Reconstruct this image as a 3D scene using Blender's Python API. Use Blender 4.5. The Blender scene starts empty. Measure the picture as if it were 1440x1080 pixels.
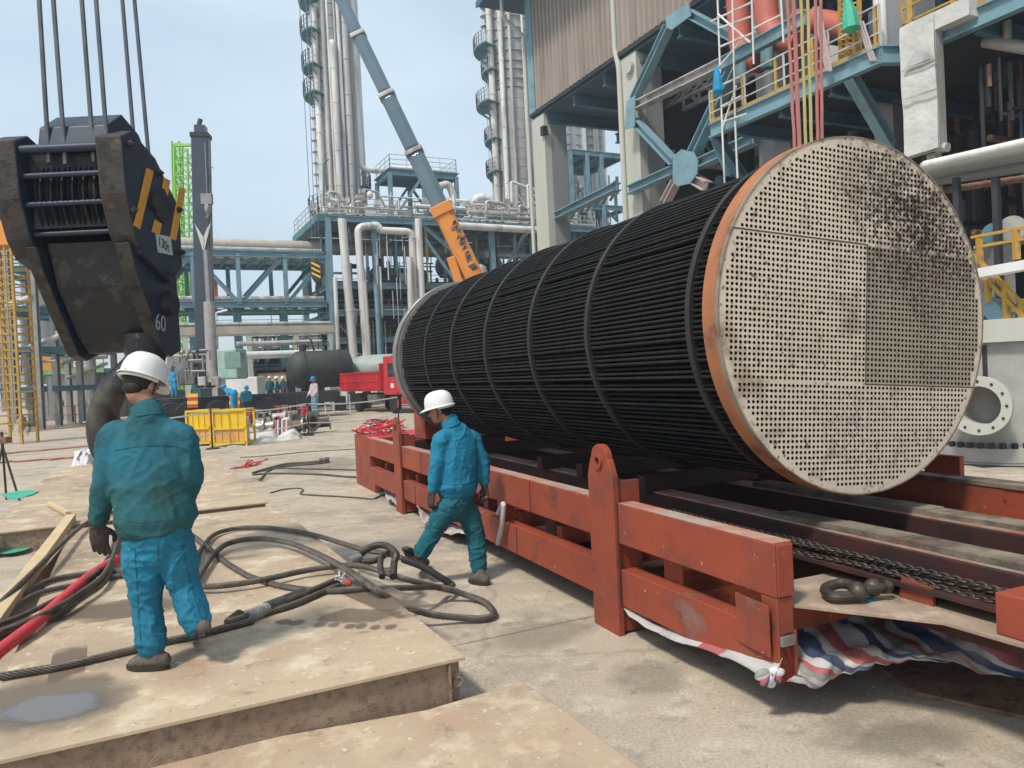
import bpy, bmesh, math, random
from mathutils import Vector, Matrix, noise, Quaternion
random.seed(7)
R = math.radians
scene = bpy.context.scene
col = scene.collection
# ---------------------------------------------------------------- camera
F_PX, PITCH, ROLL, EYE = 1084.0, R(0.885), R(2.77), 1.88
_f = Vector((0, math.cos(PITCH), -math.sin(PITCH))); _r0 = Vector((1, 0, 0)); _u0 = _r0.cross(_f)
CR = _r0 * math.cos(ROLL) - _u0 * math.sin(ROLL)
CU = _u0 * math.cos(ROLL) + _r0 * math.sin(ROLL)
CF = _f
CO = Vector((0, 0, EYE))
cam_data = bpy.data.cameras.new('camera'); cam = bpy.data.objects.new('camera', cam_data); col.objects.link(cam)
cam.matrix_world = Matrix.Translation(CO) @ Matrix((CR, CU, -CF)).transposed().to_4x4()
cam_data.sensor_width = 36; cam_data.lens = F_PX / 1440 * 36
cam_data.clip_start = 0.05; cam_data.clip_end = 4000
scene.camera = cam
# ---------------------------------------------------------------- world and sun
SUN_EL, SUN_AZ = R(56), R(-142)          # azimuth measured from +Y towards +X
world = bpy.data.worlds.new('World'); scene.world = world; world.use_nodes = True
wn = world.node_tree.nodes; wl = world.node_tree.links
sky = wn.new('ShaderNodeTexSky'); sky.sky_type = 'NISHITA'; sky.sun_disc = False
sky.sun_elevation = SUN_EL; sky.sun_rotation = SUN_AZ
sky.altitude = 0; sky.air_density = 1.0; sky.dust_density = 1.2; sky.ozone_density = 2.0
bg = wn['Background']; bg.inputs['Strength'].default_value = 0.125
# thin high cloud: the sky's own light whitened by a soft cloud layer
hs = wn.new('ShaderNodeHueSaturation'); hs.inputs['Saturation'].default_value = 0.85; hs.inputs['Value'].default_value = 1.0
tc = wn.new('ShaderNodeTexCoord'); nz = wn.new('ShaderNodeTexNoise'); nz.inputs['Scale'].default_value = 1.6; nz.inputs['Detail'].default_value = 5
mp = wn.new('ShaderNodeMapping'); mp.inputs['Scale'].default_value = (1, 1, 2.5)
rp = wn.new('ShaderNodeValToRGB'); rp.color_ramp.elements[0].position = .38; rp.color_ramp.elements[1].position = .72
mx = wn.new('ShaderNodeMixRGB'); mx.blend_type = 'MIX'; mx.inputs[2].default_value = (5.5, 6.6, 7.3, 1)
ma = wn.new('ShaderNodeMath'); ma.operation = 'MULTIPLY_ADD'; ma.inputs[1].default_value = .40; ma.inputs[2].default_value = .40
wl.new(tc.outputs['Generated'], mp.inputs[0]); wl.new(mp.outputs[0], nz.inputs[0]); wl.new(nz.outputs[0], rp.inputs[0])
wl.new(rp.outputs[0], ma.inputs[0]); wl.new(ma.outputs[0], mx.inputs[0])
wl.new(sky.outputs[0], hs.inputs['Color']); wl.new(hs.outputs[0], mx.inputs[1]); wl.new(mx.outputs[0], bg.inputs[0])
sd = bpy.data.lights.new('sun', 'SUN'); sd.energy = 2.9; sd.angle = R(8); sd.color = (1, .91, .79)
sun = bpy.data.objects.new('sun', sd); col.objects.link(sun)
_sv = Vector((math.sin(SUN_AZ) * math.cos(SUN_EL), math.cos(SUN_AZ) * math.cos(SUN_EL), math.sin(SUN_EL)))
sun.rotation_euler = _sv.to_track_quat('Z', 'Y').to_euler(); sun.location = (0, 0, 60)
vs = scene.view_settings
vs.view_transform = 'Standard'; vs.look = 'None'; vs.exposure = 0.42; vs.gamma = 1.0; vs.use_curve_mapping = False
scene.cycles.max_bounces = 6; scene.cycles.diffuse_bounces = 3; scene.cycles.volume_bounces = 0

# ---------------------------------------------------------------- coordinates
def ray(x, y): return CF + CR * ((x - 720) / F_PX) - CU * ((y - 540) / F_PX)
def P(x, y, D): d = ray(x, y); return CO + d * (D / d.y)                 # point at forward distance D
def PZ(x, y, z): d = ray(x, y); return CO + d * ((z - EYE) / d.z)         # point on the level z
def frame_axes(a): return Vector((math.sin(a), math.cos(a), 0)), Vector((math.cos(a), -math.sin(a), 0))
TA, TN = frame_axes(R(-23.38))         # trailer and bundle: along, across
GA, GN = frame_axes(R(-26.1))          # plant grid: along, across
UP = Vector((0, 0, 1))
def T(s, v, z): return TA * s + TN * v + UP * z
def G(s, v, z): return GA * s + GN * v + UP * z
def GV(x, y, v): d = ray(x, y); return CO + d * (v / d.dot(GN))          # onto a facade plane across = v
def GS(x, y, s): d = ray(x, y); return CO + d * (s / d.dot(GA))
def TV(x, y, v): d = ray(x, y); return CO + d * (v / d.dot(TN))

# ---------------------------------------------------------------- objects
def tag(o, label=None, cat=None, group=None, kind=None):
    if label: o['label'] = label
    if cat: o['category'] = cat
    if group: o['group'] = group
    if kind: o['kind'] = kind
    return o
def thing(name, label, cat, loc=(0, 0, 0), group=None, rz=0):
    o = bpy.data.objects.new(name, None); col.objects.link(o); o.location = Vector(loc); o.rotation_euler = (0, 0, rz)
    o.empty_display_size = .2
    return tag(o, label, cat, group)
def root_of(o):
    while o.parent: o = o.parent
    return o
class MB:
    def __init__(s): s.v = []; s.f = []; s.m = []
    def add(s, vs, fs, mi=0):
        b = len(s.v); s.v += [Vector(v) for v in vs]; s.f += [tuple(b + i for i in f) for f in fs]; s.m += [mi] * len(fs); return s
    def hexa(s, p, mi=0):     # 8 points: bottom 4 ccw, top 4 ccw
        return s.add(p, [(3, 2, 1, 0), (4, 5, 6, 7), (0, 1, 5, 4), (1, 2, 6, 5), (2, 3, 7, 6), (3, 0, 4, 7)], mi)
    def box(s, c, size, ax=None, mi=0):
        X, Y, Z = ax or (Vector((1, 0, 0)), Vector((0, 1, 0)), UP); c = Vector(c)
        X = X * size[0] / 2; Y = Y * size[1] / 2; Z = Z * size[2] / 2
        return s.hexa([c - X - Y - Z, c + X - Y - Z, c + X + Y - Z, c - X + Y - Z, c - X - Y + Z, c + X - Y + Z, c + X + Y + Z, c - X + Y + Z], mi)
    def fb(s, fn, a, b, mi=0):  # box between corners in a frame function
        (a0, a1, a2), (b0, b1, b2) = a, b
        return s.hexa([fn(a0, a1, a2), fn(b0, a1, a2), fn(b0, b1, a2), fn(a0, b1, a2), fn(a0, a1, b2), fn(b0, a1, b2), fn(b0, b1, b2), fn(a0, b1, b2)], mi)
    def bar(s, a, b, w, h=None, side=None, mi=0):
        a = Vector(a); b = Vector(b); h = h or w; d = (b - a)
        if d.length < 1e-6: return s
        d.normalize(); x = side or (UP.cross(d) if abs(d.z) < .95 else Vector((CF.cross(d)))); x = (x - d * x.dot(d)).normalized(); y = d.cross(x)
        x *= w / 2; y *= h / 2
        return s.hexa([a - x - y, a + x - y, a + x + y, a - x + y, b - x - y, b + x - y, b + x + y, b - x + y], mi)
    def ibeam(s, a, b, w, h, t=None, side=None, mi=0):
        a = Vector(a); b = Vector(b); t = t or h * .1; d = (b - a).normalized()
        x = side or (UP.cross(d) if abs(d.z) < .95 else GN.copy()); x = (x - d * x.dot(d)).normalized(); y = d.cross(x)
        for k in (-1, 1): s.bar(a + y * k * (h / 2 - t / 2), b + y * k * (h / 2 - t / 2), w, t, x, mi)
        s.bar(a, b, t, h - 2 * t, x, mi); return s
    def tube(s, pts, r, n=8, caps=True, mi=0, rr=None):
        pts = [Vector(p) for p in pts]; rr = rr or [r] * len(pts); N = len(pts)
        t0 = (pts[1] - pts[0]).normalized(); u = t0.orthogonal().normalized(); b = len(s.v)
        for i, p in enumerate(pts):
            t = (pts[min(i + 1, N - 1)] - pts[max(i - 1, 0)])
            t = t.normalized() if t.length > 1e-9 else t0
            u = (u - t * u.dot(t)).normalized(); w = t.cross(u)
            for k in range(n):
                a = 2 * math.pi * k / n; s.v.append(p + (u * math.cos(a) + w * math.sin(a)) * rr[i])
        for i in range(N - 1):
            for k in range(n):
                k2 = (k + 1) % n; s.f.append((b + i * n + k, b + i * n + k2, b + (i + 1) * n + k2, b + (i + 1) * n + k)); s.m.append(mi)
        if caps:
            s.f.append(tuple(b + k for k in reversed(range(n)))); s.f.append(tuple(b + (N - 1) * n + k for k in range(n))); s.m += [mi, mi]
        return s
    def cyl(s, a, b, r, n=16, r2=None, mi=0):
        return s.tube([a, b], r, n, True, mi, [r, r if r2 is None else r2])
    def lathe(s, c, axis, prof, n=24, mi=0, up=None):   # prof: (along, radius)
        c = Vector(c); axis = Vector(axis).normalized(); u = axis.orthogonal().normalized(); w = axis.cross(u); b = len(s.v)
        for (h, r) in prof:
            for k in range(n):
                a = 2 * math.pi * k / n; s.v.append(c + axis * h + (u * math.cos(a) + w * math.sin(a)) * r)
        for i in range(len(prof) - 1):
            for k in range(n):
                k2 = (k + 1) % n; s.f.append((b + i * n + k, b + i * n + k2, b + (i + 1) * n + k2, b + (i + 1) * n + k)); s.m.append(mi)
        if prof[0][1] > 0: s.f.append(tuple(b + k for k in reversed(range(n)))); s.m.append(mi)
        if prof[-1][1] > 0: s.f.append(tuple(b + (len(prof) - 1) * n + k for k in range(n))); s.m.append(mi)
        return s
    def prism(s, pts, ext, mi=0):   # polygon extruded by a vector
        n = len(pts); pts = [Vector(p) for p in pts]; e = Vector(ext)
        return s.add(pts + [p + e for p in pts], [tuple(reversed(range(n))), tuple(range(n, 2 * n))] + [(i, (i + 1) % n, n + (i + 1) % n, n + i) for i in range(n)], mi)
    def ball(s, c, r, n=12, m=8, ax=None, mi=0):
        r = r if isinstance(r, (tuple, list)) else (r, r, r); X, Y, Z = ax or (Vector((1, 0, 0)), Vector((0, 1, 0)), UP); c = Vector(c); b = len(s.v)
        for i in range(m + 1):
            ph = math.pi * i / m
            for k in range(n):
                a = 2 * math.pi * k / n
                s.v.append(c + X * (r[0] * math.sin(ph) * math.cos(a)) + Y * (r[1] * math.sin(ph) * math.sin(a)) + Z * (-r[2] * math.cos(ph)))
        for i in range(m):
            for k in range(n):
                k2 = (k + 1) % n; s.f.append((b + i * n + k, b + i * n + k2, b + (i + 1) * n + k2, b + (i + 1) * n + k)); s.m.append(mi)
        return s
    def build(s, name, m, parent=None, smooth=False, bevel=0, local=False, angle=35):
        off = Vector((0, 0, 0))
        if parent is not None and not local: off = root_of(parent).location
        me = bpy.data.meshes.new(name); me.from_pydata([v - off for v in s.v], [], s.f)
        ms = m if isinstance(m, (list, tuple)) else [m]
        for q in ms: me.materials.append(q)
        if len(ms) > 1: me.polygons.foreach_set('material_index', s.m)
        me.validate(); me.update()
        if smooth:
            me.polygons.foreach_set('use_smooth', [True] * len(me.polygons))
            me.set_sharp_from_angle(angle=R(angle))
        o = bpy.data.objects.new(name, me); col.objects.link(o)
        if parent is not None: o.parent = parent
        if bevel:
            bv = o.modifiers.new('bevel', 'BEVEL'); bv.width = bevel; bv.segments = 2; bv.limit_method = 'ANGLE'; bv.angle_limit = R(40)
        return o
def copy_tree(o, parent=None):
    c = o.copy(); col.objects.link(c); c.parent = parent
    for ch in [x for x in o.children]: copy_tree(ch, c)
    return c
def spline(pts, n=8):
    pts = [Vector(p) for p in pts]; out = []
    q = [pts[0] * 2 - pts[1]] + pts + [pts[-1] * 2 - pts[-2]]
    for i in range(1, len(q) - 2):
        a, b, c, d = q[i - 1:i + 3]
        for k in range(n):
            t = k / n
            out.append(.5 * ((2 * b) + (c - a) * t + (2 * a - 5 * b + 4 * c - d) * t * t + (3 * b - a - 3 * c + d) * t ** 3))
    out.append(pts[-1]); return out
def elbow(pts, r, n=5):     # pipe run with rounded corners
    pts = [Vector(p) for p in pts]; out = [pts[0]]
    for i in range(1, len(pts) - 1):
        a, b, c = pts[i - 1:i + 2]; d1 = (a - b); d2 = (c - b); q = min(r * 1.8, d1.length * .45, d2.length * .45)
        p1 = b + d1.normalized() * q; p2 = b + d2.normalized() * q
        for k in range(n + 1):
            t = k / n; out.append(p1 * (1 - t) ** 2 + b * 2 * t * (1 - t) + p2 * t * t)
    out.append(pts[-1]); return out

# ---------------------------------------------------------------- materials
def mat(name, c, rough=.6, metal=0.0, c2=None, sc=3.0, amt=(.35, .65), bump=0.0, bsc=40.0, dirt=None, streak=False, spec=.4, detail=6, coat=0, bdist=.02):
    """c: base colour; c2: second colour mixed by noise; dirt: (colour, noise scale, lo, hi) patches on top"""
    m = bpy.data.materials.new(name); m.use_nodes = True; nt = m.node_tree; N = nt.nodes; Lk = nt.links; b = N['Principled BSDF']
    b.inputs['Roughness'].default_value = rough; b.inputs['Metallic'].default_value = metal; b.inputs['Specular IOR Level'].default_value = spec
    if coat: b.inputs['Coat Weight'].default_value = coat
    tcn = N.new('ShaderNodeTexCoord'); src = tcn.outputs['Object']
    mpn = N.new('ShaderNodeMapping'); mpn.inputs['Scale'].default_value = (1, 1, .15) if streak else (1, 1, 1); Lk.new(src, mpn.inputs[0])
    def nt_noise(scale, det=detail, mapped=True):
        n = N.new('ShaderNodeTexNoise'); n.inputs['Scale'].default_value = scale; n.inputs['Detail'].default_value = det; n.inputs['Roughness'].default_value = .6
        Lk.new(mpn.outputs[0] if mapped else src, n.inputs[0]); return n
    def ramp(inp, lo, hi):
        r = N.new('ShaderNodeMapRange'); r.inputs['From Min'].default_value = lo; r.inputs['From Max'].default_value = hi; r.clamp = True; Lk.new(inp, r.inputs[0]); return r.outputs[0]
    def mix(f, a, bb):
        x = N.new('ShaderNodeMix'); x.data_type = 'RGBA'
        Lk.new(f, x.inputs[0])
        for i, q in ((6, a), (7, bb)):
            if isinstance(q, tuple): x.inputs[i].default_value = (*q, 1)
            else: Lk.new(q, x.inputs[i])
        return x.outputs[2]
    if c2 is None: c2 = tuple(k * .78 for k in c)
    cur = mix(ramp(nt_noise(sc).outputs[0], *amt), c, c2)
    if dirt:
        for dd in (dirt if isinstance(dirt, list) else [dirt]):
            cur = mix(ramp(nt_noise(dd[1], 8).outputs[0], dd[2], dd[3]), cur, dd[0])
    Lk.new(cur, b.inputs['Base Color'])
    rr = N.new('ShaderNodeMapRange'); rr.inputs['To Min'].default_value = max(0, rough - .1); rr.inputs['To Max'].default_value = min(1, rough + .12)
    Lk.new(nt_noise(sc * 2.3, 3).outputs[0], rr.inputs[0]); Lk.new(rr.outputs[0], b.inputs['Roughness'])
    if bump:
        bp = N.new('ShaderNodeBump'); bp.inputs['Strength'].default_value = bump; bp.inputs['Distance'].default_value = bdist
        Lk.new(nt_noise(bsc, 5, False).outputs[0], bp.inputs['Height']); Lk.new(bp.outputs[0], b.inputs['Normal'])
    m['b'] = 1
    return m
M = {}
HAZE = .0016
RUST = (.16, .07, .035); GRIME = (.05, .045, .04); DUST = (.36, .32, .27)
M['red'] = mat('red_oxide_paint', (.33, .066, .030), .62, c2=(.25, .050, .026), sc=1.1, dirt=[((.15, .05, .035), 3.2, .50, .70), (DUST, 1.6, .62, .92), ((.44, .22, .15), 17, .66, .70), ((.07, .04, .03), 9, .64, .70)], bump=.2, bsc=22)
M['red_top'] = mat('worn_dusty_red_paint', (.42, .28, .22), .8, c2=(.40, .14, .09), sc=5, dirt=(DUST, 3.5, .45, .62), bump=.15, bsc=50)
M['red_dark'] = mat('shade_dark_red', (.075, .022, .020), .65, c2=(.045, .016, .015), sc=2, dirt=((.022, .018, .016), 3, .45, .66))  # red darkened to carry the shade under the bundle, plus grime patches
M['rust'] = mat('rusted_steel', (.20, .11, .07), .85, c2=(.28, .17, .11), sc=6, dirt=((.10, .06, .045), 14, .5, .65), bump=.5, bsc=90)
M['sheet'] = mat('tubesheet_steel', (.46, .39, .30), .7, .0, c2=(.54, .47, .38), sc=1.6, dirt=[((.20, .13, .08), 3.1, .56, .70), ((.09, .06, .05), 24, .60, .70)], bump=.1, bsc=60)
M['tube'] = mat('black_fouled_tube', (.007, .007, .0075), .70, .0, c2=(.016, .015, .015), sc=5, dirt=((.045, .036, .028), 9, .60, .78), spec=.28)
M['core'] = mat('bundle_core', (.006, .006, .007), .8)
M['baffle'] = mat('baffle_plate', (.024, .024, .025), .6, .2, c2=(.035, .032, .03), sc=8)
M['orange_rim'] = mat('rust_orange_edge', (.40, .15, .06), .75, c2=(.30, .12, .06), sc=3, dirt=((.14, .07, .045), 6, .55, .7), bump=.2, bsc=60)
M['steel'] = mat('bare_steel', (.34, .33, .31), .45, .6, c2=(.24, .23, .21), sc=5)
M['silver'] = mat('aluminium_cladding', (.80, .79, .75), .5, .08, c2=(.56, .55, .52), sc=.9, dirt=((.30, .26, .22), 1.8, .54, .74), streak=True)
M['silver2'] = mat('weathered_cladding', (.55, .54, .51), .5, .2, c2=(.38, .37, .35), sc=.9, dirt=((.20, .17, .14), 1.6, .52, .74), streak=True)
M['pipe_tan'] = mat('tan_pipe_insulation', (.50, .44, .36), .55, .15, c2=(.38, .34, .29), sc=.8)
M['blue'] = mat('blue_structural_paint', (.155, .275, .325), .6, c2=(.20, .34, .39), sc=.7, dirt=[((.12, .17, .18), 1.5, .52, .72), ((.20, .13, .09), 6, .66, .72)])
M['blue_dk'] = mat('dark_blue_paint', (.05, .13, .20), .6, c2=(.08, .18, .25), sc=.6)
M['teal'] = mat('teal_structural_paint', (.08, .24, .26), .6, c2=(.05, .15, .18), sc=.6)
M['concrete'] = mat('grey_column_concrete', (.22, .235, .24), .85, c2=(.27, .28, .28), sc=.35, dirt=((.20, .20, .19), .9, .55, .8), streak=True, bump=.1)
M['concrete_w'] = mat('pale_column_edge', (.52, .53, .47), .8, c2=(.42, .43, .37), sc=.5, streak=True)
M['corr'] = mat('corrugated_cladding', (.30, .25, .21), .6, .1, c2=(.37, .32, .28), sc=.5, dirt=((.20, .13, .09), .8, .5, .8), streak=True)
M['dark'] = mat('interior_shade_dark', (.016, .019, .024), .8, c2=(.04, .045, .05), sc=.3)  # near-black that puts the shade of the bays into the colour
M['soffit'] = mat('dark_blue_soffit', (.04, .08, .12), .7, c2=(.06, .11, .15), sc=.4)
M['yellow'] = mat('yellow_paint', (.50, .30, .05), .6, c2=(.38, .22, .045), sc=2, dirt=((.22, .13, .06), 5, .56, .7))
M['yellow_b'] = mat('bright_yellow_paint', (.78, .55, .02), .5, c2=(.70, .42, .02), sc=2, dirt=((.45, .38, .25), 3, .6, .8))
M['orange'] = mat('crane_orange_paint', (.72, .27, .03), .45, c2=(.62, .22, .025), sc=.8, coat=.2)
M['boom_blue'] = mat('crane_boom_grey_blue', (.09, .15, .20), .4, c2=(.13, .19, .23), sc=.4, coat=.3)
M['boom_dark'] = mat('crane_boom_dark', (.028, .038, .055), .4, c2=(.045, .055, .075), sc=.6, coat=.3)
M['chrome'] = mat('hydraulic_steel', (.35, .33, .30), .3, .7)
M['lime'] = mat('lime_green_paint', (.28, .62, .06), .5)
M['green'] = mat('green_paint', (.12, .36, .16), .6, c2=(.2, .42, .22))
M['mint'] = mat('mint_cab_paint', (.34, .50, .44), .5)
M['black'] = mat('black_rubber', (.012, .012, .012), .75, c2=(.03, .028, .026))
M['blackpaint'] = mat('black_paint', (.018, .018, .02), .5, c2=(.035, .033, .032), sc=1)
M['tank'] = mat('dark_tank_shell', (.030, .036, .034), .6, c2=(.055, .055, .05), sc=.7, dirt=((.10, .07, .05), 1.2, .6, .8))
M['truck_red'] = mat('truck_red_paint', (.62, .03, .04), .4, c2=(.50, .03, .04), sc=1, coat=.4, dirt=((.35, .16, .13), 2, .62, .85))
M['glass'] = mat('dark_glass', (.02, .03, .035), .08, spec=.8)
M['white'] = mat('white_paint', (.74, .74, .72), .5, c2=(.62, .62, .59), sc=1)
M['wrap'] = mat('white_plastic_wrap', (.60, .60, .56), .5, c2=(.50, .51, .48), sc=1.5, dirt=((.40, .37, .31), 2, .58, .8), bump=.6, bsc=3, bdist=.08)
M['vessel'] = mat('film_wrapped_vessel', (.38, .37, .34), .42, c2=(.30, .29, .275), sc=2, dirt=((.30, .25, .22), 1.5, .54, .74), bump=.4, bsc=6)
M['pinkred'] = mat('salmon_red_pipe_paint', (.50, .13, .09), .55, c2=(.40, .11, .08), sc=.8, dirt=((.25, .10, .07), 1.3, .6, .8))
M['wood'] = mat('weathered_timber', (.42, .35, .26), .85, c2=(.30, .25, .19), sc=3, dirt=((.18, .15, .12), 6, .55, .72), bump=.4, bsc=60)
M['wood_y'] = mat('fresh_timber', (.60, .47, .27), .8, c2=(.50, .38, .21), sc=4, bump=.2, bsc=60)
M['tarp_w'] = mat('white_sheet_cloth', (.62, .60, .55), .7, c2=(.50, .48, .44), sc=3)
M['chain'] = mat('chain_steel', (.055, .05, .045), .5, .6, c2=(.11, .09, .07), sc=20)
M['rope'] = mat('greased_wire_rope', (.085, .074, .060), .5, .3, c2=(.15, .13, .105), sc=12, dirt=((.17, .13, .10), 7, .55, .8))
M['rope_grey'] = mat('hoist_rope', (.10, .11, .13), .45, .5, c2=(.16, .17, .19), sc=6)
M['hook'] = mat('hook_block_paint', (.016, .018, .024), .5, .1, c2=(.030, .030, .032), sc=2, dirt=[((.10, .085, .065), 4, .55, .72), ((.16, .12, .08), 14, .64, .72)], bump=.15, bsc=30)
M['hook_side'] = mat('hook_side_paint', (.028, .042, .075), .45, .1, c2=(.02, .03, .05), sc=2, dirt=((.12, .10, .08), 5, .64, .8))
M['hook_rust'] = mat('greasy_rusty_edge', (.060, .050, .042), .7, c2=(.035, .031, .028), sc=4, dirt=[((.15, .11, .08), 5, .58, .74), ((.02, .018, .017), 9, .52, .66)], bump=.5, bsc=30)
M['stripe_o'] = mat('orange_stripe', (.80, .36, .05), .5, dirt=((.35, .2, .08), 9, .6, .75))
M['plate_w'] = mat('number_plate', (.50, .56, .52), .5)
M['letter'] = mat('black_letter', (.03, .03, .03), .6)
M['ink_w'] = mat('chalk_white', (.40, .42, .42), .8)
M['glove'] = mat('dirty_work_glove', (.075, .052, .045), .9, c2=(.045, .032, .03), sc=15, bump=.3, bsc=80)
M['skin'] = mat('skin', (.38, .19, .12), .55)
M['hair'] = mat('black_hair', (.012, .010, .009), .6)
M['hat'] = mat('white_hard_hat', (.78, .78, .76), .3, c2=(.70, .70, .67), sc=3, coat=.3, dirt=((.45, .42, .38), 6, .66, .85))
M['boot'] = mat('dusty_work_shoe', (.065, .055, .045), .85, c2=(.13, .11, .09), sc=9, bump=.3, bsc=60)
M['sole'] = mat('shoe_sole', (.04, .035, .03), .9)
M['wood_d'] = mat('grimy_timber', (.24, .20, .145), .85, c2=(.14, .12, .095), sc=3, dirt=[((.07, .055, .045), 5, .44, .66), ((.20, .08, .05), 3, .6, .72)], bump=.4, bsc=60)
M['jacket1'] = mat('teal_blue_jacket_oily', (.018, .098, .112), .85, c2=(.016, .066, .066), sc=2.2, amt=(.42, .58), bump=.45, bsc=8, bdist=.03, dirt=[((.012, .135, .20), 1.6, .48, .72), ((.03, .05, .045), 4.5, .58, .74)])
M['trous1'] = mat('blue_trousers', (.014, .190, .310), .85, c2=(.012, .130, .200), sc=3, bump=.45, bsc=8, bdist=.03, dirt=((.03, .10, .12), 5, .6, .78))
M['jacket2'] = mat('bright_blue_jacket', (.012, .200, .340), .85, c2=(.012, .155, .250), sc=2.5, bump=.45, bsc=8, bdist=.03)
M['trous2'] = mat('dark_teal_trousers', (.010, .120, .160), .85, c2=(.008, .085, .105), sc=3, bump=.45, bsc=8, bdist=.03, dirt=((.04, .07, .07), 4, .6, .8))
M['cy'] = mat('bright_cyan_overall', (.01, .28, .52), .8)
M['redsling'] = mat('red_synthetic_sling', (.62, .045, .06), .7, c2=(.45, .05, .05), sc=6, dirt=((.25, .10, .08), 5, .6, .8), bump=.3, bsc=60)
M['pink'] = mat('faded_red_sling', (.46, .17, .145), .75, c2=(.36, .15, .125), sc=4); M['ysling'] = mat('yellow_sling', (.48, .42, .17), .7)
M['greennet'] = mat('green_plastic', (.05, .42, .27), .6)
# ================================================================ GROUND
def ground_mat():
    m = mat('yard_concrete', (.46, .39, .30), .9, c2=(.375, .32, .25), sc=.35, amt=(.35, .65), bump=.35, bsc=14, bdist=.015, spec=.25,
            dirt=[((.25, .22, .185), .8, .50, .72), ((.54, .48, .38), 2.7, .52, .70), ((.30, .26, .21), 5.5, .56, .68), ((.16, .14, .12), 11, .66, .74)])
    nt = m.node_tree; N = nt.nodes; L = nt.links; b = N['Principled BSDF']; base = b.inputs['Base Color'].links[0].from_socket
    tcn = N.new('ShaderNodeTexCoord'); rot = N.new('ShaderNodeMapping'); rot.inputs['Rotation'].default_value = (0, 0, R(-26)); L.new(tcn.outputs['Object'], rot.inputs[0])
    # slab joints
    br = N.new('ShaderNodeTexBrick'); br.inputs['Scale'].default_value = 1; br.inputs['Brick Width'].default_value = 5; br.inputs['Row Height'].default_value = 5; br.offset = 0
    br.inputs['Mortar Size'].default_value = .015; br.inputs['Color1'].default_value = (1, 1, 1, 1); br.inputs['Color2'].default_value = (1, 1, 1, 1); br.inputs['Mortar'].default_value = (.62, .6, .56, 1)
    L.new(rot.outputs[0], br.inputs[0])
    # cracks
    vo = N.new('ShaderNodeTexVoronoi'); vo.feature = 'DISTANCE_TO_EDGE'; vo.inputs['Scale'].default_value = .33
    nn = N.new('ShaderNodeTexNoise'); nn.inputs['Scale'].default_value = 2.2; nn.inputs['Detail'].default_value = 6
    ad = N.new('ShaderNodeMixRGB'); ad.blend_type = 'ADD'; ad.inputs[0].default_value = .55; L.new(tcn.outputs['Object'], ad.inputs[1]); L.new(tcn.outputs['Object'], nn.inputs[0]); L.new(nn.outputs['Color'], ad.inputs[2]); L.new(ad.outputs[0], vo.inputs[0])
    mr = N.new('ShaderNodeMapRange'); mr.inputs['From Min'].default_value = .0; mr.inputs['From Max'].default_value = .012; mr.inputs['To Min'].default_value = .72; L.new(vo.outputs['Distance'], mr.inputs[0])
    m1 = N.new('ShaderNodeMixRGB'); m1.blend_type = 'MULTIPLY'; m1.inputs[0].default_value = 1; L.new(base, m1.inputs[1]); L.new(br.outputs[0], m1.inputs[2])
    m2 = N.new('ShaderNodeMixRGB'); m2.blend_type = 'MULTIPLY'; m2.inputs[0].default_value = .8; L.new(m1.outputs[0], m2.inputs[1]); L.new(mr.outputs[0], m2.inputs[2])
    # fine grit
    gr = N.new('ShaderNodeTexNoise'); gr.inputs['Scale'].default_value = 55; gr.inputs['Detail'].default_value = 3; L.new(tcn.outputs['Object'], gr.inputs[0])
    gm = N.new('ShaderNodeMapRange'); gm.inputs['From Min'].default_value = .3; gm.inputs['From Max'].default_value = .7; gm.inputs['To Min'].default_value = .8; gm.inputs['To Max'].default_value = 1.15; L.new(gr.outputs[0], gm.inputs[0])
    m3 = N.new('ShaderNodeMixRGB'); m3.blend_type = 'MULTIPLY'; m3.inputs[0].default_value = 1; L.new(m2.outputs[0], m3.inputs[1]); L.new(gm.outputs[0], m3.inputs[2])
    L.new(m3.outputs[0], b.inputs['Base Color']); return m
M['ground'] = ground_mat()
g = MB().add([(-1500, -60, 0), (1500, -60, 0), (1500, 3000, 0), (-1500, 3000, 0)], [(0, 1, 2, 3)]).build('ground', M['ground']); tag(g, kind='structure')
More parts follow.
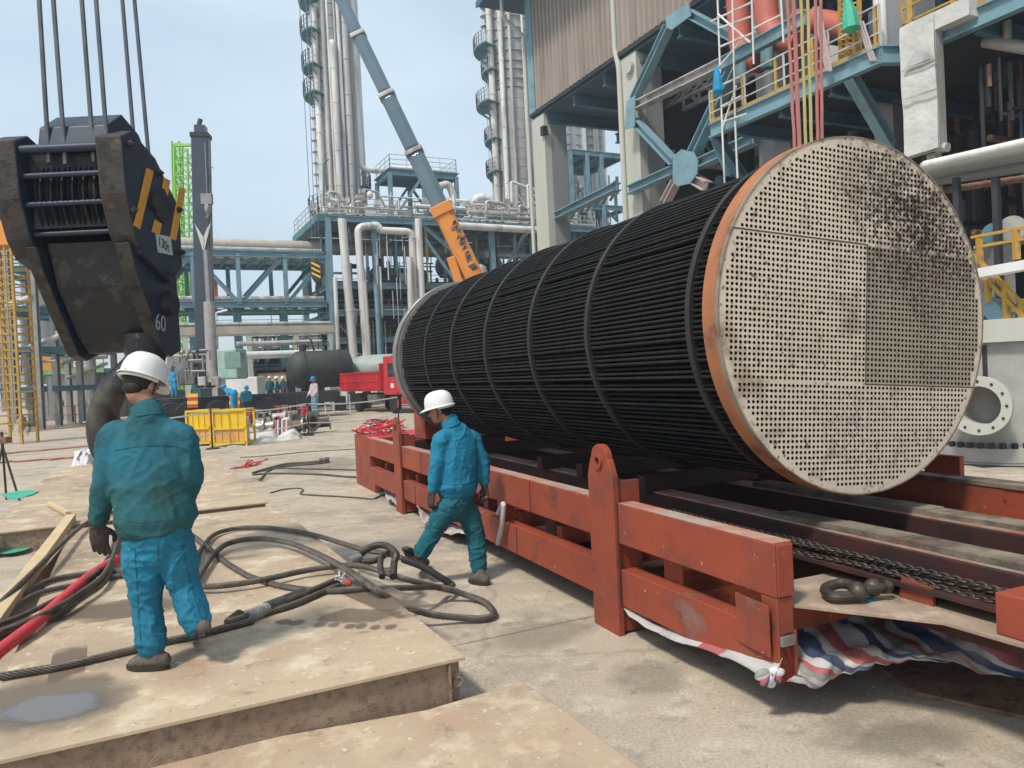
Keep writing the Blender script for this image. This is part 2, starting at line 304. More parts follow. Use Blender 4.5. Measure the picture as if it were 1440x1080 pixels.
# ---- steel road mats
M['mat'] = mat('dusty_steel_plate', (.47, .365, .25), .8, c2=(.38, .295, .21), sc=.9, amt=(.38, .62), bump=.2, bsc=22, spec=.25, bdist=.01,
               dirt=[((.40, .28, .195), 1.7, .52, .70), ((.60, .51, .37), 2.9, .52, .68), ((.27, .205, .145), 1.1, .54, .68), ((.24, .18, .13), 7, .58, .70), ((.62, .55, .43), 14, .60, .70), ((.18, .12, .085), 34, .64, .72)])
M['mat_side'] = mat('rusted_mat_web', (.26, .18, .125), .9, c2=(.34, .25, .18), sc=3, dirt=((.17, .11, .075), 22, .48, .70), bump=.6, bsc=110)
def road_mat(label, s0, s1, v0, v1, top=.28, th=.022, loc=None):
    t = thing('road_mat', label, 'road mat', G(s0, v1, 0), 'steel road mats laid over the yard')
    MB().fb(G, (s0, v0, top - th), (s1, v1, top)).build('deck_plate', M['mat'], t, bevel=.004)
    b = MB(); ins = .03; z0, z1 = .02, top - th - .001
    b.fb(G, (s0 + ins, v0 + ins, z0), (s0 + ins + .012, v1 - ins, z1)); b.fb(G, (s1 - ins - .012, v0 + ins, z0), (s1 - ins, v1 - ins, z1))
    b.fb(G, (s0 + ins + .014, v0 + ins, z0), (s1 - ins - .014, v0 + ins + .012, z1)); b.fb(G, (s0 + ins + .014, v1 - ins - .012, z0), (s1 - ins - .014, v1 - ins, z1))
    b.fb(G, (s0 + .005, v0 + .01, 0), (s1 - .01, v1 - .01, .018))
    b.build('side_web', M['mat_side'], t)
    for v in (v0 + .06, v1 - .10):
        s_ = MB(); s_.fb(G, (s0 + .002, v, z0), (s0 + .028, v + .012, z1)); s_.lathe(G(s0 + .028, v + .055, (z0 + z1) / 2), -GA, [(0, .03), (.012, .03), (.012, .022), (0.002, .022)], 16); s_.build('end_stiffener', M['mat_side'], t)
    return t
road_mat('near dusty steel road mat with rusty web, under the nearer worker', 4.06, 10.46, -.75, 1.61)
road_mat('second dusty steel road mat, laid end to end behind the one under the nearer worker', 10.86, 19.5, -1.62, 1.55)
# lower, worn plate in front of the mats
pl = MB(); pts = [PZ(600, 1000, .06), PZ(735, 960, .06), PZ(800, 1005, .06), PZ(905, 1085, .06), PZ(960, 1200, .06), PZ(-100, 1400, .06), PZ(-100, 1150, .06), PZ(100, 1090, .06), PZ(350, 1045, .06)]
pl.prism([Vector((p.x, p.y, .02)) for p in reversed(pts)], (0, 0, .05)); o = pl.build('steel_plate', M['mat'], bevel=.01); tag(o, 'low dusty plate lying on the yard in front of the nearest road mat', 'plate')
def blob(name, m, pix, z, sub=6, jit=.012):
    p = spline([PZ(x, y, z) for x, y in pix + pix[:1]], sub)[:-1]
    p = [q + Vector((noise.noise(q * 9), noise.noise(q * 9 + Vector((5, 5, 5))), 0)) * jit * 2 for q in p]
    return MB().add(p, [tuple(range(len(p)))]).build(name, m)
# wet patch and stains: thin films with soft, ragged borders
def soft_film(name, c, rough, edge=.45, ns=4.0, amp=.9, strength=.85, spec=.5):
    m = bpy.data.materials.new(name); m.use_nodes = True; nt = m.node_tree; N = nt.nodes; L = nt.links; b = N['Principled BSDF']; b.inputs['Base Color'].default_value = (*c, 1); b.inputs['Roughness'].default_value = rough; b.inputs['Specular IOR Level'].default_value = spec
    tcn = N.new('ShaderNodeTexCoord'); mp_ = N.new('ShaderNodeMapping'); mp_.inputs['Location'].default_value = (-1, -1, 0); mp_.inputs['Scale'].default_value = (2, 2, 0); L.new(tcn.outputs['Generated'], mp_.inputs[0])
    le = N.new('ShaderNodeVectorMath'); le.operation = 'LENGTH'; L.new(mp_.outputs[0], le.inputs[0]); nz_ = N.new('ShaderNodeTexNoise'); nz_.inputs['Scale'].default_value = ns; nz_.inputs['Detail'].default_value = 6; L.new(tcn.outputs['Object'], nz_.inputs[0])
    ad = N.new('ShaderNodeMath'); ad.operation = 'MULTIPLY_ADD'; ad.inputs[1].default_value = amp; L.new(nz_.outputs[0], ad.inputs[0]); L.new(le.outputs['Value'], ad.inputs[2])
    mr = N.new('ShaderNodeMapRange'); mr.inputs['From Min'].default_value = edge + amp * .5; mr.inputs['From Max'].default_value = edge + amp * .5 + .22; mr.inputs['To Min'].default_value = strength; mr.inputs['To Max'].default_value = 0; L.new(ad.outputs[0], mr.inputs[0]); L.new(mr.outputs[0], b.inputs['Alpha']); return m
def film(name, m, pix, z):
    p = [PZ(x, y, z) for x, y in pix]; o = MB().add(p, [(0, 1, 2, 3)]).build(name, m); tag(o, kind='structure'); return o
M['damp'] = soft_film('damp_plate', (.19, .15, .11), .6, .42, 3.5, .55, .7); M['wet'] = soft_film('wet_film', (.17, .165, .16), .22, .45, 6, .5, .85, .7); M['stain'] = soft_film('oil_stain', (.17, .125, .09), .65, .40, 9, .6, .7); M['faint'] = soft_film('faint_stain', (.20, .175, .14), .8, .25, 2.2, .8, .28)
film('stain', M['damp'], [(-140, 1075), (215, 1040), (235, 925), (-60, 935)], .2830); film('puddle', M['wet'], [(-60, 1040), (150, 1028), (185, 958), (10, 965)], .2845)
film('stain', M['stain'], [(400, 882), (600, 880), (605, 858), (410, 852)], .2832)
for k, (x, y, w) in enumerate([(400, 874, 15), (418, 875, 13), (450, 878, 14), (470, 878, 12), (492, 880, 12), (508, 880, 10), (528, 882, 10), (550, 881, 14)]): film('stain', M['stain'], [(x - w, y + 6), (x + w, y + 6), (x + w, y - 6), (x - w, y - 6)], .2838)
film('stain', M['stain'], [(60, 985), (115, 980), (125, 890), (80, 892)], .2834); film('stain', M['stain'], [(0, 895), (330, 845), (330, 825), (20, 860)], .2836); film('stain', M['stain'], [(400, 800), (640, 905), (700, 890), (470, 790)], .2829)
for k, (x, y, w, h) in enumerate([(760, 900, 150, 60), (480, 660, 120, 24), (1250, 1050, 220, 50), (420, 600, 100, 14), (900, 960, 120, 50)]): film('stain', M['faint'], [(x - w, y + h), (x + w, y + h), (x + w, y - h), (x - w, y - h)], .004 + .0004 * k)
# flattened rust-red plate and bits on the ground under the tarp
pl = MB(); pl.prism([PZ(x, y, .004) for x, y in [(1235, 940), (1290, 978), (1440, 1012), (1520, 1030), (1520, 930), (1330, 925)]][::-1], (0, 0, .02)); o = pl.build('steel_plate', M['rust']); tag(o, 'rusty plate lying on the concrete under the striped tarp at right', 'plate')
bits = MB(); rnd = random.Random(4)
for k in range(420):
    y = 640 + 440 * rnd.random() ** 1.3; x = rnd.uniform(300, 1400); p = PZ(x, y, 0)
    if 1.4 > p.dot(GN) and p.dot(GA) < 20: continue
    r = rnd.uniform(.002, .007); bits.ball(p + UP * r * .4, (r * rnd.uniform(.8, 1.8), r, r * .6), 5, 3)
o = bits.build('gravel', mat('loose_grit', (.30, .27, .23), .9, c2=(.40, .36, .31), sc=30)); tag(o, kind='stuff', label='loose grit and small stones scattered on the concrete yard', cat='gravel')

# ---- timber at left of the near mat, green bits
b = MB(); b.bar(PZ(-30, 905, .33) , PZ(100, 728, .33), .11, .09); o = b.build('timber_beam', M['wood_y'], bevel=.006); tag(o, 'pale timber beam lying along the left edge of the near road mat', 'timber')
b = MB(); b.bar(PZ(-60, 935, .10), PZ(95, 760, .10), .13, .12); o = b.build('timber_beam', M['wood'], bevel=.006); tag(o, 'dark weathered timber beam below the pale one beside the near mat', 'timber')
b = MB(); b.bar(PZ(-20, 768, .16), PZ(66, 738, .16), .14, .14); o = b.build('timber_beam', M['wood'], bevel=.006); tag(o, 'dark timber beam between the two road mats at far left', 'timber')
b = MB(); b.bar(PZ(70, 708, .32), PZ(96, 722, .32), .07, .05); o = b.build('timber_beam', M['wood_y'], bevel=.004); tag(o, 'short pale timber offcut on the second road mat', 'timber')
for pix, lb in (([(-20, 768), (20, 766), (45, 770), (20, 777), (-20, 779)], 'green netting strip on the ground beside the timber at left'), ([(0, 696), (30, 690), (52, 692), (20, 702)], 'scrap of green netting on the second road mat at left')):
    o = blob('net_scrap', M['greennet'], pix, .29 if pix[0][0] == 0 else .05, jit=.03); o2 = o.modifiers.new('solid', 'SOLIDIFY'); o2.thickness = .006; tag(o, lb, 'netting')

# ================================================================ WIRE ROPE SLINGS
def wire_rope(pts, r, parent, name='rope', n=7, pitch=8.0, strands=6, m=None, step=None):
    path = spline(pts, 10)
    # resample
    step = step or r * .6; out = [path[0]]; acc = 0
    for a, b_ in zip(path, path[1:]):
        L = (b_ - a).length
        while acc + L >= step:
            t = (step - acc) / L; a = a.lerp(b_, t); out.append(a); L = (b_ - a).length; acc = 0
        acc += L
    path = out; mb = MB(); N = len(path); u = (path[1] - path[0]).orthogonal().normalized(); fr = []
    for i in range(N):
        t = (path[min(i + 1, N - 1)] - path[max(i - 1, 0)]).normalized(); u = (u - t * u.dot(t)).normalized(); fr.append((t, u.copy(), t.cross(u)))
    for k in range(strands):
        sp = []
        for i, p in enumerate(path):
            a = 2 * math.pi * (k / strands + i * step / (pitch * r)); t, uu, w = fr[i]; sp.append(p + (uu * math.cos(a) + w * math.sin(a)) * r * .70)
        mb.tube(sp, r * .30, 6)
    mb.tube(path[::4] + [path[-1]], r * .62, 8, mi=1)  # core coloured dark to paint shade into the valleys between strands
    return mb.build(name, [m or M['rope'], M['core']], parent, smooth=True, angle=60)
def zp(o, s, L, z=.28):   # zoom-crop coordinates to points on a level
    out = []
    for q in L:
        zz = q[2] if len(q) > 2 else z
        out.append(PZ(o[0] + q[0] / s, o[1] + q[1] / s, zz))
    return out
Z8 = (300, 700)
t = thing('wire_rope_sling', 'long thick greased wire rope sling looped across the mat, its far eye reaching the concrete', 'wire rope', PZ(500, 800, .28))
wire_rope(zp(Z8, 3.6, [(-90, 330, .34), (-60, 260, .33), (0, 190, .32), (100, 158), (250, 150), (400, 166), (520, 190), (640, 226), (760, 262), (850, 278), (940, 300, .27), (1060, 345, .22), (1150, 400, .14), (1215, 440, .08)], .315), .025, t)
wire_rope(zp(Z8, 3.6, [(1215, 440, .08), (1190, 458, .1), (1100, 444, .18), (950, 405, .28), (800, 356, .33), (700, 343, .35), (600, 348, .35), (450, 372), (300, 405), (150, 432), (0, 448), (-90, 448)], .34), .025, t)
b = MB(); b.tube(spline(zp(Z8, 3.6, [(960, 312, .28), (1060, 350, .23), (1150, 403, .15), (1200, 438, .09)]), 6), .030, 10); b.build('rubber_sleeve', M['black'], t, smooth=True)
t = thing('wire_rope_sling', 'thick wire rope sling making the big rounded loop that ends beside the walking worker', 'wire rope', PZ(560, 820, .28))
wire_rope(zp(Z8, 3.6, [(-110, 470, .33), (-60, 380, .33), (0, 290, .34), (60, 240, .35), (150, 213, .36), (260, 208, .36), (380, 227, .36), (500, 272, .38), (620, 332, .40), (720, 392, .40), (830, 470, .34), (950, 540, .2), (1100, 590, .10), (1250, 606, .05), (1350, 612, .035), (1410, 600, .035), (1418, 575, .035), (1370, 525, .035), (1280, 492, .06), (1190, 462, .12), (1120, 452, .14)], .3), .027, t)
t = thing('wire_rope_sling', 'wire rope sling crossing low from the trouser legs to the shackle, under the others', 'wire rope', PZ(450, 800, .28))
wire_rope(zp(Z8, 3.6, [(-120, 180, .33), (-60, 225, .33), (0, 275), (60, 325), (140, 375), (200, 403), (330, 442), (450, 462), (560, 471), (700, 466), (900, 458, .27), (1050, 455, .2), (1170, 452, .09)], .305), .025, t)
t = thing('wire_rope_sling', 'three ply wire rope sling end bound with grey tape and a dark rubber sleeve', 'wire rope', PZ(400, 850, .28))
for dz, dy in ((0, 0), (.03, -10), (.0, 22)):
    wire_rope(zp(Z8, 3.6, [(60, 635 + dy * .4), (150, 610 + dy * .5), (260, 562 + dy), (400, 520 + dy), (520, 470 + dy), (600, 435 + dy), (640, 420 + dy)], .305 + dz), .024, t)
b = MB(); b.tube(spline(zp(Z8, 3.6, [(135, 612), (200, 592), (270, 562)], .32), 5), .045, 12); b.build('tape_binding', mat('grey_tape', (.34, .33, .31), .6, c2=(.18, .17, .16), sc=14, bump=.6, bsc=40), t, smooth=True)
b = MB(); b.tube(spline(zp(Z8, 3.6, [(270, 562), (380, 520), (460, 490)], .32), 5), .050, 12); b.build('rubber_sleeve', mat('ribbed_sleeve', (.035, .03, .028), .7, c2=(.08, .07, .06), sc=20, bump=.6, bsc=50), t, smooth=True)
b = MB(); b.tube(zp(Z8, 3.6, [(70, 632), (105, 620), (135, 608)], .32), .04, 12, rr=[.03, .045, .058]); b.build('rubber_sleeve', M['black'], t, smooth=True)
b = MB(); p0 = zp(Z8, 3.6, [(640, 420)], .33)[0]
for k in range(9): b.tube([p0 + Vector((0, 0, 0)), p0 + Vector((random.uniform(-.05, .13), random.uniform(-.05, .08), random.uniform(.0, .07)))], .007, 5)
b.build('frayed_tie', M['tarp_w'], t)
b = MB(); p0 = zp(Z8, 3.6, [(685, 432)], .33)[0]; b.ball(p0, (.03, .02, .025), 8, 5); b.build('red_tag', M['redsling'], t, smooth=True)
# straight rope passing behind the worker's feet
Z7 = (0, 660)
t = thing('wire_rope_sling', 'single straight wire rope passing just behind the feet of the nearer worker', 'wire rope', PZ(150, 925, .28))
wire_rope(zp(Z7, 2.571, [(-80, 768), (0, 750), (100, 733), (200, 716), (300, 695), (400, 671), (500, 648), (600, 622), (700, 602), (830, 568), (920, 545)], .306), .024, t)
# left bundle of ropes
t = thing('wire_rope_sling', 'wire rope rising from the timber at left towards the hand of the nearer worker', 'wire rope', PZ(50, 800, .28))
wire_rope(zp(Z7, 2.571, [(-60, 545, .33), (0, 485, .36), (100, 390, .40), (200, 292, .40), (290, 210, .36), (350, 175, .33), (420, 150, .31)]), .024, t)
t = thing('wire_rope_sling', 'slack wire rope just above the red sling at left, the upper of two', 'wire rope', PZ(50, 840, .28))
wire_rope(zp(Z7, 2.571, [(-60, 560, .3), (0, 510, .31), (60, 470), (120, 430), (180, 402), (300, 378), (430, 372), (520, 372)], .31), .025, t)
t = thing('wire_rope_sling', 'slack wire rope under the red sling at left, the lower of two', 'wire rope', PZ(50, 850, .28))
wire_rope(zp(Z7, 2.571, [(-60, 600, .3), (0, 560, .30), (80, 480), (150, 445), (230, 425), (320, 408), (430, 385), (520, 380)], .307), .022, t)
t = thing('wire_rope_sling', 'heavy multi part wire rope sling curving down from the jacket hem to the left edge', 'wire rope', PZ(80, 860, .28))
for k, (dx, dy, dz) in enumerate([(0, 0, .0), (-8, -24, .03), (8, 22, 0), (0, 2, .045)]):
    wire_rope(zp(Z7, 2.571, [(-70 + dx, 625 + dy), (0 + dx, 588 + dy), (100 + dx, 548 + dy), (200 + dx, 500 + dy), (290 + dx, 445 + dy), (370 + dx, 385 + dy), (410 + dx, 310 + dy * .6), (430 + dx, 240 + dy * .5)], .33 + dz), .021, t)
b = MB(); pts = spline(zp(Z7, 2.571, [(-70, 720, .30), (0, 655, .32), (130, 555, .345), (260, 440, .35), (340, 375, .35), (420, 325, .34)]), 8); b.tube(pts, .042, 12)
o = b.build('round_sling', M['redsling'], smooth=True); tag(o, 'red synthetic round sling lying between the wire ropes at left', 'sling')
# far thin ropes on ground
Z9 = (230, 460)
for lb, L, r in (('thin dark rope trailing across the concrete towards the trailer end, the shorter bent one', [(600, 932), (680, 912), (760, 906), (785, 915), (768, 935), (800, 942), (950, 950), (1100, 960), (1180, 965), (1230, 945), (1330, 930)], .012),
                 ('long thin rope lying across the concrete behind the road mats', [(430, 733), (600, 722), (800, 702), (1000, 690), (1090, 685)], .012),
                 ('doubled dark rope with knotted end lying on the concrete beside the second road mat', [(500, 820), (600, 790), (700, 768), (850, 758), (915, 750), (925, 758), (850, 768), (700, 780), (600, 800), (540, 860)], .022),
                 ('dark cable running from the second road mat to the trailer end, upper one', [(500, 830), (620, 822), (850, 826), (1000, 838), (1100, 845)], .02),
                 ('dark cable running from the second road mat to the trailer end, lower one', [(520, 815), (650, 795), (850, 798), (1100, 803)], .016),
                 ):
    o = MB().tube(spline(zp(Z9, 4, L, r + .004), 6), r, 6).build('rope', M['rope'], smooth=True); tag(o, lb, 'rope')
b = MB(); p0 = PZ(230 + 905 / 4, 460 + 750 / 4, .05)
for k in range(5): b.tube(spline([p0 + Vector((math.cos(a + k) * .10, math.sin(a + k) * .07, .02 * k * random.random())) for a in (0, 1.3, 2.6, 3.9)], 4), .02, 6)
o = b.build('rope_knot', M['rope'], smooth=True); tag(o, 'knotted rope end lying on the concrete left of the trailer end', 'knot')
b = MB(); p0 = PZ(350, 656, .29); rnd = random.Random(3)
for k in range(16): b.tube([p0 + Vector((rnd.uniform(-.18, .18), rnd.uniform(-.4, .4), .01)), p0 + Vector((rnd.uniform(-.25, .25), rnd.uniform(-.6, .6), rnd.uniform(.0, .12)))], .012, 4)
o = b.build('red_tape_heap', M['redsling']); tag(o, 'small tangled heap of red tape on the corner of the second road mat', 'tape')
# shackle
t = thing('shackle', 'heavy bow shackle standing in the rope loops near the walking worker', 'shackle', PZ(530, 790, .28))
b = MB(); b.tube(spline(zp(Z8, 3.6, [(735, 300, .33), (775, 262, .40), (830, 240, .44), (880, 245, .44), (925, 285, .42), (915, 330, .36), (910, 400, .30)]), 6), .03, 10); b.tube(spline(zp(Z8, 3.6, [(745, 325, .31), (820, 318, .33), (880, 282, .42), (855, 290, .4), (845, 340, .35), (855, 400, .3)]), 6), .026, 10); b.build('bow', M['chain'], t, smooth=True)
b = MB(); b.cyl(*zp(Z8, 3.6, [(845, 372, .31), (925, 368, .31)]), .028, 12); b.build('pin', M['chain'], t, smooth=True)
b = MB(); b.cyl(*zp(Z8, 3.6, [(690, 325, .33), (745, 300, .35)]), .045, 12, .035); b.build('socket', M['steel'], t, smooth=True)
# ================================================================ TUBE BUNDLE
BR, BS, BV, BZ, BL, BT = 1.13, 3.582, 3.975, 2.1275, 7.30, .139
tb = thing('tube_bundle', 'huge black heat exchanger tube bundle lowered over the red trailer, tubesheet face towards us', 'tube bundle', T(BS + BL / 2, BV, BZ))
tw = R(4.2); E1 = TN * math.cos(tw) - UP * math.sin(tw); E2 = UP * math.cos(tw) + TN * math.sin(tw)
def BP(s, a, b_): return T(BS + s, BV, BZ) + E1 * a + E2 * b_
pit, hr = .0335, .0110; lane1, lane2, vx = .40 * BR, -.38 * BR, .035
cells = []; nmax = int(BR / pit) + 1
ys = []; y = 0
# rows laid in three bands separated by pass lanes
mid_n = round((lane1 - lane2 - .012) / pit); lane1 = (lane1 + lane2) / 2 + mid_n * pit / 2 + .006; lane2 = lane1 - mid_n * pit - .012; y0 = (lane1 + lane2) / 2 - mid_n * pit / 2 + pit / 2
rows = [y0 + i * pit for i in range(mid_n)]
top0 = lane1 + .006 + pit / 2; bot0 = lane2 - .006 - pit / 2
while top0 < BR: rows.append(top0); top0 += pit
while bot0 > -BR: rows.append(bot0); bot0 -= pit
rows.sort(); cols = [vx + pit / 2 + .004 + i * pit for i in range(-1, 40)]
cols = [vx + .003 + pit * (i + .5) for i in range(40)] + [vx - .003 - pit * (i + .5) for i in range(40)]
holes = [(x, y) for y in rows for x in cols if math.hypot(x, y) < BR - .055]
# face plate with real bored holes
def sheet_mat(name, c, c2, k):
    m = mat(name, c, .72, c2=c2, sc=1.6, dirt=[((.26, .19, .13), 3.1, .54, .72), ((.13, .10, .08), 30, .57, .68)], bump=.1, bsc=60)
    nt = m.node_tree; N = nt.nodes; L = nt.links; b = N['Principled BSDF']; base = b.inputs['Base Color'].links[0].from_socket; tcn = N.new('ShaderNodeTexCoord')
    for (a, q, rad, colr, str_, sc) in ((.42, .60, .36, (.20, .13, .095), .8, 9), (.55, .30, .30, (.22, .16, .11), .6, 9), (.05, .78, .30, (.26, .21, .155), .6, 12), (.36, .62, .52, (.035, .03, .025), .98, 30), (.60, .40, .40, (.06, .04, .03), .95, 40), (.50, .05, .16, (.08, .05, .03), .6, 40), (.52, -.32, .14, (.10, .07, .045), .5, 40), (-.05, -.62, .25, (.14, .10, .075), .5, 35), (.12, .80, .3, (.10, .09, .07), .6, 50)):
        pt = BP(0, a * BR, q * BR) - tb.location; di = N.new('ShaderNodeVectorMath'); di.operation = 'DISTANCE'; di.inputs[1].default_value = pt; L.new(tcn.outputs['Object'], di.inputs[0])
        nz2 = N.new('ShaderNodeTexNoise'); nz2.inputs['Scale'].default_value = 3.5; nz2.inputs['Detail'].default_value = 4; L.new(tcn.outputs['Object'], nz2.inputs[0]); ad = N.new('ShaderNodeMath'); ad.operation = 'MULTIPLY_ADD'; ad.inputs[1].default_value = rad * 1.3; L.new(nz2.outputs[0], ad.inputs[0]); L.new(di.outputs['Value'], ad.inputs[2])
        f = N.new('ShaderNodeMapRange'); f.inputs['From Min'].default_value = rad * .75; f.inputs['From Max'].default_value = rad * 1.9; f.inputs['To Min'].default_value = 1; f.inputs['To Max'].default_value = 0; f.clamp = True; L.new(ad.outputs[0], f.inputs[0])
        n3 = N.new('ShaderNodeTexNoise'); n3.inputs['Scale'].default_value = sc; n3.inputs['Detail'].default_value = 3; L.new(tcn.outputs['Object'], n3.inputs[0]); g3 = N.new('ShaderNodeMapRange'); g3.inputs['From Min'].default_value = .42; g3.inputs['From Max'].default_value = .60; L.new(n3.outputs[0], g3.inputs[0])
        mu = N.new('ShaderNodeMath'); mu.operation = 'MULTIPLY'; L.new(f.outputs[0], mu.inputs[0]); L.new(g3.outputs[0], mu.inputs[1]); m2 = N.new('ShaderNodeMath'); m2.operation = 'MULTIPLY'; m2.inputs[1].default_value = str_ * k; L.new(mu.outputs[0], m2.inputs[0])
        mx = N.new('ShaderNodeMix'); mx.data_type = 'RGBA'; L.new(m2.outputs[0], mx.inputs[0]); L.new(base, mx.inputs[6]); mx.inputs[7].default_value = (*colr, 1); base = mx.outputs[2]
    L.new(base, b.inputs['Base Color']); return m
M['sheet'] = sheet_mat('tubesheet_steel', (.53, .435, .335), (.61, .52, .41), 1.3); M['sheet_d'] = sheet_mat('tubesheet_steel_soiled', (.32, .275, .20), (.26, .225, .165), 1.1)
mb = MB(); HN = 8
def clip_circle(poly, r):
    n = 96
    for k in range(n):
        a = 2 * math.pi * (k + .5) / n; nx, ny = math.cos(a), math.sin(a); d = r * math.cos(math.pi / n)
        out = []
        for i in range(len(poly)):
            p, q = poly[i - 1], poly[i]; dp = p[0] * nx + p[1] * ny - d; dq = q[0] * nx + q[1] * ny - d
            if (dp <= 0) != (dq <= 0): t = dp / (dp - dq); out.append((p[0] + (q[0] - p[0]) * t, p[1] + (q[1] - p[1]) * t))
            if dq <= 0: out.append(q)
        poly = out
        if len(poly) < 3: return []
    return poly
FACE_R = BR - .010
xe = sorted(set([round(c - pit / 2, 5) for c in cols] + [round(c + pit / 2, 5) for c in cols])); ye = sorted(set([round(c - pit / 2, 5) for c in rows] + [round(c + pit / 2, 5) for c in rows]))
def merge(e):
    o = [e[0]]
    for q in e[1:]:
        if q - o[-1] > .001: o.append(q)
    return o
xe, ye = merge(xe), merge(ye)
holeset = {(round((x) / .001), round(y / .001)) for x, y in holes}
GROOVE = 0
for i in range(len(xe) - 1):
    for j in range(len(ye) - 1):
        xa, xb, ya, yb = xe[i], xe[i + 1], ye[j], ye[j + 1]; cx, cy = (xa + xb) / 2, (ya + yb) / 2
        if math.hypot(max(0, abs(cx) - pit / 2), max(0, abs(cy) - pit / 2)) > FACE_R: continue
        if (round(cx / .001), round(cy / .001)) in holeset and xb - xa > .03 and yb - ya > .03:
            pr = [BP(0, x_, y_) for x_, y_ in ((xa, ya), (cx, ya), (xb, ya), (xb, cy), (xb, yb), (cx, yb), (xa, yb), (xa, cy))]
            ang = [math.atan2(y_ - cy, x_ - cx) for x_, y_ in ((xa, ya), (cx, ya), (xb, ya), (xb, cy), (xb, yb), (cx, yb), (xa, yb), (xa, cy))]
            h0 = [BP(0, cx + hr * math.cos(a), cy + hr * math.sin(a)) for a in ang]; h1 = [BP(.04, cx + hr * math.cos(a), cy + hr * math.sin(a)) for a in ang]
            mb.add(pr + h0, [(k, (k + 1) % 8, 8 + (k + 1) % 8, 8 + k) for k in range(8)], 3 if (cx > vx and lane2 < cy < lane1) else 0)
            mb.add(h0 + h1, [(k, (k + 1) % 8, 8 + (k + 1) % 8, 8 + k) for k in range(8)] + [tuple(range(8, 16))], 1)
        else:
            w, h = xb - xa, yb - ya; dep = 0
            if abs(cy - lane1) < .02 and h < .03 and cx < vx + .01: dep = GROOVE
            if abs(cy - lane2) < .02 and h < .03 and cx > vx - .01: dep = GROOVE
            if w < .03 and lane2 < cy < lane1: dep = GROOVE
            poly = [(xa, ya), (xb, ya), (xb, yb), (xa, yb)]
            if math.hypot(abs(cx) + w / 2, abs(cy) + h / 2) > FACE_R: poly = clip_circle(poly, FACE_R)
            if len(poly) >= 3: mb.add([BP(dep * 2.0, *q) for q in poly], [tuple(range(len(poly)))], 2 if dep else 0)
M['bore'] = mat('dark_tube_bore', (.03, .022, .016), .8); M['groove'] = mat('dark_groove', (.085, .065, .045), .8)
mb.build('tubesheet_face', [M['sheet'], M['bore'], M['groove'], M['sheet_d']], tb)
mb = MB(); gw = .0045
def strip(xa, ya, xb, yb): mb.hexa([BP(.003, xa, ya), BP(.003, xb, ya), BP(.003, xb, yb), BP(.003, xa, yb), BP(-.0015, xa, ya), BP(-.0015, xb, ya), BP(-.0015, xb, yb), BP(-.0015, xa, yb)])
strip(-math.sqrt(FACE_R ** 2 - lane1 ** 2), lane1 - gw, vx + gw, lane1 + gw); strip(vx - gw, lane2 - gw, vx + gw, lane1 - gw); strip(vx + gw, lane2 - gw, math.sqrt(FACE_R ** 2 - lane2 ** 2), lane2 + gw)
mb.build('pass_groove', M['groove'], tb)  # thin dark raised strips in place of cut grooves
def ringp(s0, s1, r, r_in, m, name, n=128, bev=0):
    mb = MB(); c = T(BS, BV, BZ); mb.lathe(c, TA, [(s0, r_in), (s0, r - bev), (s0 + bev, r), (s1 - bev, r), (s1, r - bev), (s1, r_in)], n); mb.f = [f for f in mb.f if len(f) == 4]; mb.m = [0] * len(mb.f)
    return mb.build(name, m, tb, smooth=True)
M['rim'] = mat('stained_rim', (.30, .25, .19), .65, .2, c2=(.22, .16, .11), sc=6, dirt=((.12, .08, .05), 9, .5, .68))
ringp(-.004, .03, BR - .004, FACE_R - .003, M['rim'], 'machined_rim')
ringp(.032, BT, BR, .9, M['orange_rim'], 'tubesheet_edge', bev=.004)
ringp(BL - .16, BL, BR, .05, M['steel'], 'rear_tubesheet', bev=.006)
o = ringp(BL - .30, BL - .27, BR * .985, .9, M['steel'], 'end_ring')
for s in (.294, 1.431, 2.365, 3.328, 4.267, 5.172): ringp(s * BR - .022, s * BR + .022, BR * .972, .9, M['baffle'], 'baffle_plate', bev=.004)
MB().lathe(T(BS, BV, BZ), TA, [(.05, .90), (BL - .1, .90)], 64).build('bundle_core', M['core'], tb, smooth=True)
# tubes: outer layers only, the biggest showing as single parts
tp = [(x, y) for x, y in holes if math.hypot(x, y) > .86]
def vis(q):
    p = E1 * q[0] + E2 * q[1]; return p.dot(-TN) * .85 + p.z * .5
key = sorted(tp, key=lambda q: -(math.hypot(*q) + vis(q) * .25))
tube_me = None; tube_len = BL - .16 - BT + .02; tr = .0108
def tube_mesh():
    b_ = MB().tube([Vector((0, 0, 0)), TA * tube_len], tr, 8); b_.v = b_.v
    me = bpy.data.meshes.new('tube'); me.from_pydata(b_.v, [], b_.f); me.materials.append(M['tube']); me.polygons.foreach_set('use_smooth', [True] * len(me.polygons)); me.set_sharp_from_angle(angle=R(60)); return me
tme = tube_mesh()
for q in key[:100]:
    o = bpy.data.objects.new('tube', tme); col.objects.link(o); o.parent = tb; o.location = BP(BT - .01, *q) - tb.location
rest = MB()
for q in key[100:]:
    a = BP(BT - .01, *q); j = TN * random.uniform(-.002, .002) + UP * random.uniform(-.003, .003); rest.tube([a + j, a + j + TA * tube_len], tr * random.uniform(.94, 1.06), 6, caps=False)
o = rest.build('tubes', M['tube'], tb, smooth=True, angle=60); o['kind'] = 'stuff'

